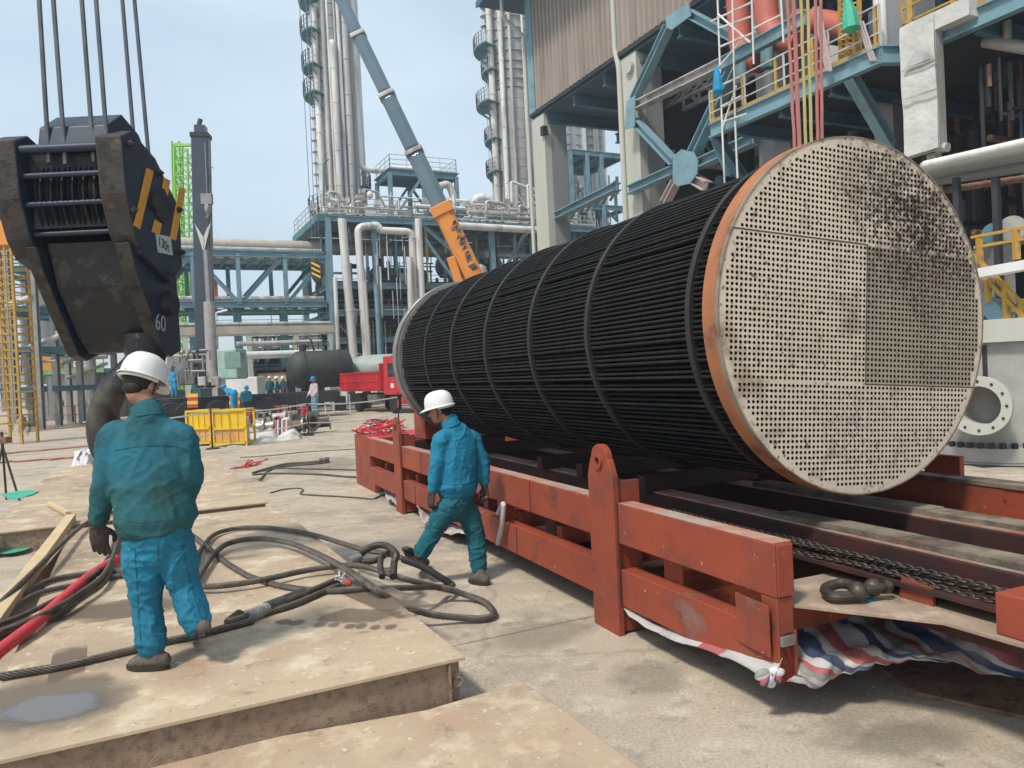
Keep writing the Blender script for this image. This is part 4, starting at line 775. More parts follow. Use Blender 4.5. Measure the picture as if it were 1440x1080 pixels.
        sh_ = remesh_build(b, 'shoe', M['boot'], body, voxel * .7, 2, (lambda p: noise.noise(p * 45) * .003) if hi else None)
        if hi:
            b = MB(); ol = []
            for k in range(20):
                an = 2 * math.pi * k / 20; c_, s2 = math.cos(an), math.sin(an); L_ = (t_ - hl).length; w_ = .046 if c_ < 0 else .056 - .012 * c_; ol.append(hl.lerp(t_, .47) + f_ * c_ * (L_ * .5 + .032) + sd * s2 * w_ * s)
            b.prism([p - un * .008 for p in ol], un * .026); b.build('sole', M['sole'], sh_, smooth=True, bevel=.003)
        if gloves:
            b = MB(); d = (J['ha' + q] - J['wr' + q]).normalized(); sgn = -1 if q == 'L' else 1; palm = J.get('pm' + q, -X * sgn)
            if hi:
                hand_geo(b, J['wr' + q], d, palm, J.get('th' + q, fwd), s * 1.10, .003, J.get('cu' + q, .5)); ell_loft(b, [J['wr' + q] - d * .05, J['wr' + q] + d * .01], [(.044 * s, .042 * s), (.038 * s, .032 * s)], X, 14)
                remesh_build(b, 'glove', M[gloves], body, .005, 1, lambda p: noise.noise(p * 60) * .0022)
            else:
                ell_loft(b, [J['wr' + q], J['ha' + q]], [(.045 * s, .035 * s), (.04 * s, .03 * s)], X, 10, 2); b.build('glove', M[gloves], body, smooth=True)
    # ---- hair, eyes and hard hat
    if hi and hair:
        b = MB(); b.ball(hd - face * .018 * s + hu * .018 * s, (.084 * s, .088 * s, .088 * s), 18, 14, (hr, face, hu)); b.v = [v if True else v for v in b.v]
        b.ball(hd - face * .048 * s - hu * .035 * s, (.060 * s, .045 * s, .05 * s), 14, 10, (hr, face, hu)); b.build('hair', M['hair'], body, smooth=True)
        for k in (-1, 1):
            b = MB(); b.ball(hd + face * .084 * s + hr * k * .031 * s + hu * .006 * s, (.012 * s, .008 * s, .006 * s), 8, 6, (hr, face, hu)); b.build('eye', M['core'], body, smooth=True)
    if hat:
        hf = hatfwd or face; hh = hu; hx = hf.cross(hh).normalized(); c = hd + hh * .035 * s; b = MB(); n = 28; rings = [(0, 1.0), (.03, .995), (.06, .965), (.09, .88), (.115, .72), (.132, .48), (.139, .22), (.140, 0.001)]
        for h, f in rings:
            for k in range(n):
                a = 2 * math.pi * k / n; rib = .004 * (abs(math.cos(a)) < .18 and math.sin(a) > -2) * f; b.v.append(c + hx * math.cos(a) * .108 * s * f + hf * math.sin(a) * .134 * s * f + hh * (h * s + rib))
        for i in range(len(rings) - 1):
            for k in range(n): k2 = (k + 1) % n; b.f.append((i * n + k, i * n + k2, (i + 1) * n + k2, (i + 1) * n + k)); b.m.append(0)
        # brim with a peak in front
        b0 = len(b.v)
        for f, dz in ((1.0, .0), (1.0, -.004)):
            for k in range(n): a = 2 * math.pi * k / n; b.v.append(c + hx * math.cos(a) * .108 * s + hf * math.sin(a) * .134 * s + hh * dz)
        for dz in (-.006, -.012):
            for k in range(n):
                a = 2 * math.pi * k / n; pk = max(0, math.sin(a)) ** 2; b.v.append(c + hx * math.cos(a) * (.120 - .004 * pk) * s + hf * math.sin(a) * (.146 + .045 * pk) * s + hh * (dz - .018 * pk) * s)
        for r0, r1 in ((0, 2), (2, 3), (3, 1)):
            for k in range(n): k2 = (k + 1) % n; b.f.append((b0 + r0 * n + k, b0 + r0 * n + k2, b0 + r1 * n + k2, b0 + r1 * n + k)); b.m.append(0)
        hh_ = b.build('hard_hat', M[hat], body, smooth=True, angle=50)
        if hi:
            b = MB(); b.tube([c + hx * .10 * s - hh * .01, hd + hr * .078 * s - hu * .05 * s + face * .02, hd + face * .045 * s - hu * .118 * s, hd - hr * .078 * s - hu * .05 * s + face * .02, c - hx * .10 * s - hh * .01], .005, 6); b.build('chin_strap', M['blackpaint'], hh_, smooth=True)
            b = MB(); b.tube([c + hx * (.102 * math.cos(a)) * s + hf * .125 * math.sin(a) * s - hh * .018 for a in [R(d) for d in range(180, 361, 15)]], .012, 6); b.build('head_band', M['tarp_w'], hh_, smooth=True)
    return body
# ---- nearer worker, back to us
D1 = 4.40
def q1(x, y, d=0): return P(x, y, D1 + d)
Xr = (TN * .25 + CR * 1.0); Xr.z = 0; Xr.normalize(); Xr = (Xr + Vector((0, .12, 0))).normalized()
J = dict(head=q1(199, 540, .06), neck=q1(207, 584, .02), chest=q1(208, 650, .02), pelvis=q1(222, 745, 0), shL=q1(160, 613, 0), shR=q1(256, 613, .04), elL=q1(148, 675, -.02), wrL=q1(137, 736, .02), haL=q1(143, 784, .05),
         elR=q1(268, 672, .05), wrR=q1(258, 712, .26), haR=q1(248, 722, .36), hipL=q1(199, 758, 0), hipR=q1(247, 758, .02), knL=q1(206, 842, .03), anL=q1(213, 915, .0), toeL=PZ(184, 938, .292), heL=PZ(230, 938, .292),
         knR=q1(258, 822, .06), anR=q1(278, 882, .02), toeR=PZ(274, 905, .30) + GA * .10, heR=q1(287, 893, -.04), hem=q1(218, 721, 0), thL=Vector((1, .2, 0)), pmL=Vector((.1, -1, 0)), cuL=.28)
J['thL'] = Xr + GA * .3; J['pmL'] = GA * 1.0 + Xr * .2
J['neck'] = q1(207, 582, .02)
human('nearer worker, back to us, in oily teal jacket and white hard hat', J, Xr, (CR * .72 + GA * 1.0 - UP * .35), up=UP + CR * .06, size=1.06, mats=('jacket1', 'trous1'), voxel=.011, girth=1.0)
# ---- walking worker beside the trailer
D2 = 6.95
def q2(x, y, d=0): return P(x, y, D2 + d)
X2 = (CR * .78 + Vector((0, .62, 0))); X2.z = 0; X2.normalize(); F2 = UP.cross(X2)
if F2.x > 0: X2 = X2; 
J = dict(head=q2(619, 576, 0), neck=q2(634, 597, 0), chest=q2(643, 640, 0), pelvis=q2(643, 700, 0), shL=q2(621, 617, -.10), shR=q2(664, 616, .12), elL=q2(614, 655, -.14), wrL=q2(608, 692, -.14), haL=q2(604, 718, -.14),
         elR=q2(679, 650, .14), wrR=q2(681, 682, .12), haR=q2(684, 702, .10), hipL=q2(631, 708, -.08), hipR=q2(653, 708, .08), knL=q2(612, 744, -.05), anL=q2(590, 780, -.02), toeL=q2(569, 775, .0), heL=PZ(598, 797, .012),
         knR=q2(669, 752, .06), anR=q2(674, 803, .03), toeR=PZ(662, 817, .014), heR=PZ(683, 821, .014), hem=q2(643, 679, 0), cuL=.9, cuR=.8)
human('walking worker in bright blue jacket and white hard hat beside the red trailer', J, X2, (-CR * 1.0 + Vector((0, .10, 0)) - UP * .22), up=UP - CR * .18, size=1.0, mats=('jacket2', 'trous2'), voxel=.011, girth=.98, group=None)
# ---- seams on the two workers' clothing
from mathutils.bvhtree import BVHTree
M['seam1'] = mat('dark_teal_seam', (.013, .085, .105), .9); M['seam2'] = mat('dark_blue_seam', (.010, .14, .23), .9)
def seam(person, part, lines, m, r=.0020):
    o = [c for c in person.children if c.name.startswith(part)][0]; bv_ = BVHTree.FromPolygons([v.co for v in o.data.vertices], [tuple(p.vertices) for p in o.data.polygons]); b = MB()
    for L in lines:
        pts = []
        for p in spline([Vector((x, y, 0)) for x, y in L], 8):
            hit = bv_.ray_cast(CO, ray(p.x, p.y).normalized())
            if hit[0] is not None and (not pts or (hit[0] - pts[-1]).length < .08): pts.append(hit[0] + hit[1] * .0008)
        if len(pts) > 2: b.tube(pts, r, 5)
    return b.build('seam', m, o, smooth=True)
w1, w2 = [o for o in scene.objects if o.name in ('person', 'person.001')]
if 'walking' in w1['label']: w1, w2 = w2, w1
seam(w1, 'jacket', [[(160, 634), (195, 628), (240, 627), (268, 634)], [(166, 730), (200, 735), (245, 729), (270, 720)], [(138, 722), (150, 726), (160, 722)]], M['seam1'])
seam(w1, 'trousers', [[(222, 762), (223, 790)], [(190, 770), (193, 830), (199, 915)], [(256, 765), (268, 820), (284, 872)], [(180, 768), (196, 776), (206, 770)], [(236, 768), (250, 774), (262, 766)]], M['seam1'])
seam(w2, 'jacket', [[(622, 634), (640, 630), (660, 632), (672, 638)], [(614, 678), (640, 682), (668, 678)]], M['seam2'], .0018)
# ---- small figures in the yard
def small(label, x, yfoot, D, h=1.72, mats=('cy', 'cy'), hat='hat', bend=0, turn=0, group=None):
    f = P(x, yfoot, D); s = h / 1.78; A = Vector((math.cos(turn), math.sin(turn), 0)); Fw = UP.cross(A)
    def q(a, z, fwd_=0): return f + A * a * s + UP * z * s + Fw * fwd_ * s
    b_ = bend; tz = lambda z: .95 + (z - .95) * math.cos(b_); tf = lambda z: (z - .95) * math.sin(b_)
    def u(a, z, e=0): return q(a, tz(z), tf(z) + e)
    J = dict(head=u(0, 1.62, .02), neck=u(0, 1.45), chest=u(0, 1.25), pelvis=q(0, .96), shL=u(-.17, 1.40), shR=u(.17, 1.40), elL=u(-.23, 1.13, .03), elR=u(.23, 1.15, .05), wrL=u(-.20, .92, .18), wrR=u(.18, .95, .22), haL=u(-.19, .84, .26), haR=u(.17, .88, .30),
             hipL=q(-.09, .92), hipR=q(.09, .92), knL=q(-.12, .50, .04), knR=q(.11, .50, .02), anL=q(-.13, .09, -.03), anR=q(.13, .09, .03), toeL=q(-.14, .03, .14), toeR=q(.15, .03, .18), heL=q(-.13, .03, -.07), heR=q(.13, .03, 0))
    return human(label, J, A, Fw - UP * .2 * (1 + b_), size=s, mats=mats, hat=hat, voxel=.03, hi=False, gloves=None, group=group)
M['navy'] = mat('navy_cloth', (.03, .05, .09), .85); M['pale'] = mat('pale_shirt', (.50, .42, .42), .8); M['bluehat'] = mat('blue_hard_hat', (.02, .20, .40), .4); M['paleblue'] = mat('pale_blue_trousers', (.16, .34, .44), .8); M['redvest'] = mat('red_vest', (.55, .12, .12), .8)
small('distant worker in blue hat, pale red shirt and dark trousers before the stained concrete base', 85, 591, 52, mats=('redvest', 'navy'), hat='bluehat', turn=.3)
small('worker in blue hat, pale shirt and light blue trousers standing near the red truck', 444, 586, 36, h=1.88, mats=('pale', 'paleblue'), hat='bluehat', turn=2.4)
small('worker in bright blue overalls standing on the deck of the dark mobile crane', 246, 560, 37, h=1.55, hat='bluehat', turn=2.8)
small('left one of two blue clad workers bending behind the yellow crates', 331, 583, 31, h=1.5, bend=1.0, turn=1.2, hat='cy', mats=('cy', 'cy'))
small('right one of two blue clad workers bending behind the yellow crates', 347, 590, 30, h=1.45, bend=.7, turn=3.6, hat='bluehat', mats=('trous1', 'navy'))
for k, (x, n_) in enumerate(((381, 'leftmost'), (391, 'middle'), (400, 'rightmost'))):
    small('%s of three workers in white hats behind the long dark deck of the crane' % n_, x, 569, 46, h=1.7, mats=(('jacket1', 'jacket2', 'navy')[k], 'navy'), turn=.6 + k)
# ================================================================ HOOK BLOCK
def PX(x, y, X): d = ray(x, y); return CO + d * (X / d.x)
def text_mesh(txt, size, org, xd, yd, name, m, parent, ext=.002, align='CENTER'):
    cu = bpy.data.curves.new(name, 'FONT'); cu.body = txt; cu.size = size; cu.extrude = ext; cu.align_x = align; cu.align_y = 'CENTER'
    o = bpy.data.objects.new(name, cu); col.objects.link(o); dg = bpy.context.evaluated_depsgraph_get(); me = bpy.data.meshes.new_from_object(o.evaluated_get(dg)); bpy.data.objects.remove(o); bpy.data.curves.remove(cu)
    xd = Vector(xd).normalized(); yd = Vector(yd).normalized(); zd = xd.cross(yd); off = root_of(parent).location if parent else Vector()
    me.transform(Matrix.Translation(Vector(org) - off) @ Matrix((xd, yd, zd)).transposed().to_4x4()); me.materials.clear(); me.materials.append(m)
    o = bpy.data.objects.new(name, me); col.objects.link(o); o.parent = parent; return o
hb = thing('hook_block', 'huge dark crane hook block with orange stripes hanging above the nearer worker', 'hook block', (-3.4, 6.4, 2.1))
def HX(X, d, z): return Vector((X, 6 + d, z))
up_prof = [(0, 3.86), (.03, 3.42), (.14, 3.12), (.24, 2.98), (.75, 2.80), (1.0, 2.96), (1.02, 3.50), (.58, 3.84), (.18, 3.95)]
for xa, xb in ((-3.96, -3.76), (-3.14, -2.93)):
    b = MB(); b.prism([HX(xa, d, z) for d, z in up_prof][::-1], (xb - xa, 0, 0))
    for i in range(len(b.f)): b.m[i] = 0
    for i in (2, 3, 4, 10): 
        if i < len(b.m): b.m[i] = 1
    b.m[0] = b.m[1] = 0
    for i, f in enumerate(b.f):
        c = sum((b.v[k] for k in f), Vector()) / len(f)
        if c.y < 6.2 and 2.9 < c.z < 3.9 and abs(c.x - (xa + xb) / 2) < .02: b.m[i] = 1
    b.build('cheek_plate', [M['hook_side'], M['hook_rust']], hb, bevel=.012)
lo_prof = [(.14, 3.06), (.22, 2.86), (.42, 2.55), (.66, 2.20), (.80, 2.16), (1.0, 2.22), (.98, 2.9), (.8, 3.0)]
for xa, xb in ((-3.82, -3.72), (-3.10, -2.98)):
    b = MB(); b.prism([HX(xa, d, z) for d, z in lo_prof][::-1], (xb - xa, 0, 0))
    for i, f in enumerate(b.f):
        c = sum((b.v[k] for k in f), Vector()) / len(f)
        if len(f) == 4 and c.y < 6.72 and c.z < 3.0: b.m[i] = 1
    b.build('lower_cheek', [M['hook_side'], M['hook_rust']], hb, bevel=.01)
for d, z, r in ((-.0, 3.80, .035), (.02, 3.60, .022), (.04, 3.38, .022), (.12, 3.16, .02)):
    b = MB(); b.cyl(HX(-3.75, d + .06, z), HX(-3.12, d + .06, z), r, 12); b.build('tie_bar', M['hook_side'], hb, smooth=True)
for d, z0, z1 in ((.14, 3.62, 3.78), (.16, 3.20, 3.36)): MB().fb(lambda a, b_, c: Vector((a, b_, c)), (-3.74, 6 + d, z0), (-3.14, 6 + d + .012, z1)).build('front_plate', M['hook'], hb)
for k in range(7):
    x = -3.68 + k * .085; b = MB(); b.lathe((x, 6.47, 3.46), (1, 0, 0), [(0, .10), (.0, .36), (.008, .40), (.022, .365), (.042, .365), (.056, .40), (.064, .36), (.064, .10)], 40); b.build('sheave', M['hook'], hb, smooth=True, angle=30)
MB().cyl((-3.98, 6.50, 3.46), (-2.90, 6.50, 3.46), .085, 20).build('axle', M['hook'], hb, smooth=True)
b = MB(); b.prism([HX(-3.62, d, z) for d, z in ((.06, 3.80), (.10, 3.98), (.34, 4.14), (.62, 4.06), (.82, 3.84), (.80, 3.78))][::-1], (.54, 0, 0)); b.build('sheave_guard', M['hook_side'], hb, bevel=.01)
b = MB(); b.prism([HX(-3.70, d, z) for d, z in ((.24, 3.1), (.34, 2.75), (.60, 2.36), (.74, 2.22), (.95, 2.22), (.92, 3.1))][::-1], (.60, 0, 0)); b.build('crosshead', M['hook'], hb, bevel=.02)
b = MB(); b.cyl(HX(-3.86, .72, 2.62), HX(-2.90, .72, 2.62), .11, 20); b.build('trunnion', M['hook'], hb, smooth=True)
for X in (-2.925, -3.962):
    sg = 1 if X > -3.5 else -1
    for d, z in ((.10, 3.82), (.60, 3.72), (.95, 3.48), (.96, 3.10), (.72, 2.88), (.10, 3.30)):
        b = MB(); b.cyl(HX(X - .0 * sg, d, z), HX(X + .03 * sg, d, z), .026, 6); b.cyl(HX(X + .03 * sg, d, z), HX(X + .045 * sg, d, z), .013, 8); b.build('bolt', M['hook_rust'], hb)
Z1 = 3.0
def side_poly(L, X, th, name, m):
    b = MB(); p = [PX(x / Z1, y / Z1, X) for x, y in L]; b.prism(p, (th, 0, 0)); return b.build(name, m, hb)
XS = -2.927
side_poly([(617, 708), (648, 722), (590, 968), (563, 950)], XS, .003, 'stripe', M['stripe_o'])
side_poly([(690, 748), (718, 762), (706, 838), (680, 815)], XS, .003, 'stripe', M['stripe_o'])
side_poly([(755, 790), (782, 798), (742, 1015), (715, 1005)], XS, .003, 'stripe', M['stripe_o'])
side_poly([(652, 925), (682, 945), (672, 990), (638, 978)], XS, .003, 'stripe', M['stripe_o'])
side_poly([(650, 800), (690, 795), (715, 850), (716, 920), (690, 945), (655, 900), (648, 850)], XS, .006, 'slot_cover', M['hook'])
side_poly([(655, 985), (718, 1000), (728, 1078), (665, 1065)], XS, .004, 'number_plate', M['plate_w'])
c = PX(691 / 3, 1032 / 3, XS + .006); text_mesh('130t', .115, c, (0, 1, -.12), (0, .12, 1), 'plate_number', M['letter'], hb, .001)
c = PX(226, 455, -2.976); text_mesh('60', .20, c, (0, 1, -.1), (0, .1, 1), 'chalk_number', M['ink_w'], hb, .001)
# hook
b = MB(); hp = spline([P(206, 480, 6.7), P(190, 512, 6.65), P(160, 548, 6.6), P(143, 592, 6.6), P(152, 640, 6.6), P(190, 668, 6.6), P(228, 645, 6.6), P(238, 610, 6.6)], 6); n = len(hp)
b.tube(hp, .1, 16, rr=[.085 + .05 * math.sin(math.pi * min(1, i / n * 1.15)) - .03 * (i / n) for i in range(n)]); b.build('hook', M['hook'], hb, smooth=True)
b = MB(); b.lathe(P(206, 505, 6.7), UP, [(-.12, .12), (.05, .17), (.22, .17)], 20); b.build('hook_nut', M['hook'], hb, smooth=True)
HR = [((55, 0), (68, 212), 6.08), ((75, 0), (91, 214), 6.08), ((115, 0), (131, 211), 6.10), ((135, 0), (151, 206), 6.10), ((172, 0), (187, 182), 6.80), ((189, 0), (208, 208), 6.80)]
for k, (a, c, D) in enumerate(HR):
    p = P(*c, D); q = P(*a, D); d = q - p
    b = MB(); b.tube([p - d * .08, p, q, p + d * 8], .018, 8); o = b.build('hoist_rope', M['rope_grey'], smooth=True)
    tag(o, 'hoist rope, %s of the six running up from the hook block' % ['first from the left', 'second from the left', 'third from the left', 'fourth from the left', 'fifth from the left', 'rightmost'][k], 'hoist rope', 'hoist ropes of the hook block')

# ================================================================ small helpers
def rail(mb, pts, h=1.1, r=.025, post=1.5, mid=2, toe=True):
    pts = [Vector(p) for p in pts]
    for a, c in zip(pts, pts[1:]):
        for k in range(1, mid + 2): mb.bar(a + UP * h * k / (mid + 1), c + UP * h * k / (mid + 1), r * 1.6)
        if toe: mb.bar(a + UP * .06, c + UP * .06, .012, .12)
        n = max(1, int((c - a).length / post))
        for i in range(n + 1): p = a.lerp(c, i / n); mb.bar(p, p + UP * h, r * 2)
    return mb
def wheel(parent, c, ax, r, w, tyre='black', rim='steel'):
    ax = Vector(ax).normalized(); b = MB(); b.lathe(Vector(c) - ax * w / 2, ax, [(0, r * .58), (0, r * .92), (w * .12, r), (w * .88, r), (w, r * .92), (w, r * .58)], 28); t = b.build('wheel', M[tyre], parent, smooth=True, angle=40)
    b = MB(); b.lathe(Vector(c) - ax * w * .42, ax, [(0, r * .58), (.04, r * .50), (w * .25, r * .30), (w * .25, 0.0), ], 20)
    b.lathe(Vector(c) + ax * w * .42, -ax, [(0, r * .58), (.04, r * .50), (w * .25, r * .30), (w * .05, r * .18), (w * .05, .0)], 20); b.build('rim', M[rim], t, smooth=True)
    return t
# ================================================================ YARD OBJECTS
M['amber'] = mat('amber_panel', (.72, .36, .07), .6, c2=(.60, .34, .12), sc=4, dirt=((.55, .45, .32), 5, .55, .7))
def crate(label, x0, x1, y, D, h):
    a = P(x0, y, D); c = P(x1, y, D); a.z = c.z = 0; X = (c - a).normalized(); Y = UP.cross(X); w = (c - a).length; dp = .8; t = thing('gas_cage', label, 'crate', (a + c) / 2, 'yellow cages by the white sheet')
    f = MB()
    for u in (0, w):
        for v in (0, dp): f.bar(a + X * u + Y * v, a + X * u + Y * v + UP * h, .06)
    for z in (.1, h * .5, h): 
        for v in (0, dp): f.bar(a + Y * v + UP * z, c + Y * v + UP * z, .06, .06)
        for u in (0, w): f.bar(a + X * u + UP * z, a + X * u + Y * dp + UP * z, .06, .06)
    f.build('frame', M['yellow_b'], t)
    for z0, z1, mm in ((h * .52, h * .97, 'yellow_b'), (.14, h * .48, 'amber')):
        MB().hexa([a + X * .05 + UP * z0 + Y * .02, c - X * .05 + UP * z0 + Y * .02, c - X * .05 + UP * z0 + Y * .04, a + X * .05 + UP * z0 + Y * .04, a + X * .05 + UP * z1 + Y * .02, c - X * .05 + UP * z1 + Y * .02, c - X * .05 + UP * z1 + Y * .04, a + X * .05 + UP * z1 + Y * .04]).build('panel', M[mm], t)
    m2 = MB(); 
    for k in range(1, 4): m2.bar(a + X * w * k / 4 - Y * .0 + UP * .1, a + X * w * k / 4 + UP * h, .015)
    m2.build('mesh_bars', M['yellow_b'], t); m2 = MB(); m2.box((a + c) / 2 + Y * dp / 2 + UP * .5, (w * .8, dp * .7, .8), (X, Y, UP)); m2.build('load', M['tarp_w'], t, bevel=.05)
crate('yellow steel cage with orange lower panel, right beside the white sheet', 301, 347, 627, 23.8, 1.12)
crate('bright yellow steel cage left of the orange panelled cage', 264, 297, 625, 24.6, 1.12)
def heap(name, label, pix, h, m, seed, cat, zb=0.0, n=26, amp=.5):
    c = [PZ(x, y, zb) for x, y in pix]; mb = MB(); V = []; N2 = 14   # quad patch corners: near-left, near-right, far-right, far-left
    for i in range(n + 1):
        for j in range(N2 + 1):
            u, v = i / n, j / N2; p = c[0].lerp(c[1], u).lerp(c[3].lerp(c[2], u), v); e = min(1, min(u, 1 - u) * 5) * min(1, min(v, 1 - v) * 4)
            nn = noise.noise(Vector((u * 3.2 + seed, v * 2.5, 0))) ; rdg = 1 - abs(noise.noise(Vector((u * 7 + seed, v * 6, 3)))) * 2.2
            p += UP * max(.004, h * e * (.45 + nn * .9 + rdg * .22)) + Vector((noise.noise(Vector((u * 8, v * 8, seed))), noise.noise(Vector((u * 8, v * 8, seed + 9))), 0)) * amp * .3 ; V.append(p)
    mb.add(V, [(i * (N2 + 1) + j, (i + 1) * (N2 + 1) + j, (i + 1) * (N2 + 1) + j + 1, i * (N2 + 1) + j + 1) for i in range(n) for j in range(N2)]); o = mb.build(name, m, smooth=True, angle=50); s_ = o.modifiers.new('t', 'SOLIDIFY'); s_.thickness = .01; s_.offset = 1; tag(o, label, cat); return o
heap('cloth_sheet', 'crumpled white sheet heaped on the concrete in front of the yellow cages', [(318, 630), (424, 618), (420, 600), (370, 600)], .62, M['tarp_w'], 2, 'sheet')
heap('cloth_sheet', 'small pale striped sheet lying on the yard at far left behind the nearer worker', [(98, 662), (130, 660), (132, 634), (112, 640)], .35, M['st_w'], 5, 'sheet')
heap('rubble_sack', 'pale dirty sack slumped at the foot of the yellow ladder cage', [(10, 612), (40, 612), (42, 596), (14, 598)], .9, M['wood'], 7, 'sack')
# spool pieces and valves
vt = 0; rnd = random.Random(11)
SPL = [(352, 600, 27, 'silver2', 'flanged pipe spool lying behind the yellow cages, nearest their corner'), (372, 598, 27, 'steel', 'grey valve body on the yard behind the white sheet, left one'), (410, 596, 27.5, 'rust', 'rusty flanged spool right of the striped cloth on the yard'), (428, 594, 28, 'blackpaint', 'black flanged spool piece among the parts behind the white sheet'), (446, 591, 28.5, 'chain', 'dark valve with handwheel, rightmost of the parts on the yard'), (362, 586, 32, 'steel', 'grey flanged pipe further back among the yard parts, left'), (392, 584, 33, 'silver2', 'pale flanged pipe further back among the yard parts, middle'), (425, 582, 34, 'rust', 'rusty flanged pipe further back among the yard parts, right'), (340, 592, 29.5, 'silver2', 'pale pipe bend standing just behind the orange panelled cage')]
for k, (x, y, D, mm, lb) in enumerate(SPL):
    p = P(x, y, D); p.z = 0; r = rnd.uniform(.20, .32); a = rnd.uniform(-.5, .5); d = Vector((math.cos(a), math.sin(a), .05)).normalized(); L = rnd.uniform(.6, 1.1)
    t = thing('pipe_spool', lb, 'pipe spool', p); b = MB(); b.cyl(p + UP * (r + .12) - d * L / 2, p + UP * (r + .12) + d * L / 2, r * .8, 18); b.build('pipe_body', M[mm], t, smooth=True)
    for e in (-1, 1):
        b = MB(); b.lathe(p + UP * (r + .12) + d * e * L / 2, d * e, [(-.05, r * .7), (-.05, r * 1.25), (0, r * 1.25), (0, r * .6), (-.1, r * .55)], 20)
        b.build('flange', M['steel' if mm != 'steel' else 'chain'], t, smooth=True)
    b = MB(); q = p + UP * (r + .12); b.cyl(q, q + UP * .5, .06, 8); b.tube([q + UP * .5 + Vector((math.cos(t_) * .18, math.sin(t_) * .18, 0)) for t_ in [i * .785 for i in range(9)]], .02, 5); b.cyl(q, q + d.cross(UP) * .4, .10, 10); b.build('handwheel', M['redsling' if k % 3 == 0 else 'steel'], t, smooth=True)
b = MB()
for k in range(6):
    a = P(385 + k * 3.0, 600, 26.6); a.z = 0; c = P(388 + k * 3.0, 600, 26.6); c.z = 0; b.hexa([a, c, c + Vector((0, .5, 0)), a + Vector((0, .5, 0)), a + Vector((0, .12, .62)), c + Vector((0, .12, .62)), c + Vector((0, .4, .6)), a + Vector((0, .4, .6))], [0, 1, 2, 1, 0, 1][k])
o = b.build('striped_sack', ST, smooth=False, bevel=.05); tag(o, 'red white and blue striped cloth bundle among the yard parts', 'bundle')
# barrier posts and tapes
def post(label, x, y, D, h=1.25):
    p = P(x, y, D); p.z = 0; t = thing('barrier_post', label, 'post', p, 'thin posts carrying the yard tapes'); MB().cyl(p, p + UP * h, .03, 8).build('pole', M['blackpaint'], t, smooth=True); MB().lathe(p, UP, [(0, .2), (.03, .2), (.06, .05)], 16).build('foot', M['blackpaint'], t, smooth=True)
    b = MB(); b.cyl(p + UP * h * .55, p + UP * h * .8, .034, 8); b.build('band', M['redsling'], t); return p
pp = [post('thin dark barrier post standing between the two yellow cages', 299, 632, 23.2, 1.3), post('thin dark barrier post standing alone on the concrete right of the white sheet', 434, 613, 27, 1.3), post('thin dark barrier post behind the trailer end, under the bundle', 561, 597, 30, 1.3)]
p_l = P(120, 640, 20); p_l.z = 0
for z, lb in ((1.12, 'upper'), (.45, 'lower')):
    b = MB(); L = [p_l + UP * z] + [q + UP * z for q in pp]
    for a, c in zip(L, L[1:]): b.tube([a.lerp(c, i / 8) - UP * .10 * math.sin(math.pi * i / 8) for i in range(9)], .022, 5)
    o = b.build('barrier_tape', M['st_w'], smooth=True); tag(o, '%s pale tape line strung from post to post past the yellow cages' % lb, 'tape')
for k, (a, c, D, D2_, lb) in enumerate([((-10, 612), (150, 597), 30, 34, 'pink tape stretched low across the yard at far left, highest'), ((-10, 640), (125, 628), 22, 24, 'pink tape lying across the yard at far left, middle'), ((-10, 652), (120, 643), 20, 21, 'pink tape lying across the yard at far left, lowest')]):
    p = PZ(*a, .02 + .0); q = PZ(*c, .02); b = MB(); b.tube([p.lerp(q, i / 12) + Vector((0, noise.noise(Vector((i * .7, k, 0))) * .5, .02)) for i in range(13)], .03, 4); o = b.build('barrier_tape', M['pink']); tag(o, lb, 'tape')
t = thing('tripod_stand', 'small dark steel stand at the left edge with a green cloth hanging', 'stand', PZ(8, 705, 0))
b = MB(); c = PZ(8, 705, 0)
for k in range(3): a = k * 2.1; b.cyl(c + Vector((math.cos(a) * .25, math.sin(a) * .25, 0)), c + UP * 1.0, .02, 6)
b.build('legs', M['chain'], t); b = MB(); b.cyl(c + UP * .95, c + UP * 1.25, .025, 8); b.build('pole', M['chain'], t); b = MB(); b.box(c + UP * 1.1, (.25, .15, .12)); b.build('head', M['rust'], t, bevel=.02)
# low pedestrian barriers near truck
for k, (xa, xb, y, D) in enumerate([(408, 440, 566, 45), (446, 468, 566, 45), (470, 492, 568, 44)]):
    a = P(xa, y, D); c = P(xb, y, D); a.z = c.z = 0; b = MB(); rail(b, [a, c], 1.05, .022, .45, 1, False); o = b.build('crowd_barrier', M['white' if k else 'pink']); tag(o, ['leftmost low barrier, pinkish, behind the yard parts', 'middle low white barrier in front of the dark tank', 'rightmost low white barrier beside the red truck'][k], 'barrier')
# ================================================================ RED TRUCK
A_ = P(502, 580, 44.9); B_ = P(553, 580, 40.5); A_.z = B_.z = 0; tf_ = (B_ - A_).normalized(); tr2 = tf_.cross(UP).normalized()   # forward, right
tk = thing('dump_truck', 'red dump truck with ribbed sides parked behind the trailer end', 'truck', (A_ + B_) / 2)
O_ = A_ - tr2 * 1.15        # centre line at rear axle (we see the right side)
def K(f, s, z): return O_ + tf_ * f + tr2 * s + UP * z
def kb(name, a, c, m, bev=.02, par=None): return MB().fb(K, a, c).build(name, M[m], par or tk, bevel=bev)
kb('chassis', (-2.0, -.45, .75), (5.9, .45, 1.05), 'blackpaint'); kb('fuel_tank', (1.6, .55, .55), (2.9, 1.1, 1.0), 'steel'); kb('bumper', (6.2, -1.1, .5), (6.45, 1.1, .9), 'truck_red')
bd = kb('dump_body', (-2.4, -1.15, 1.2), (3.6, 1.15, 1.3), 'truck_red')
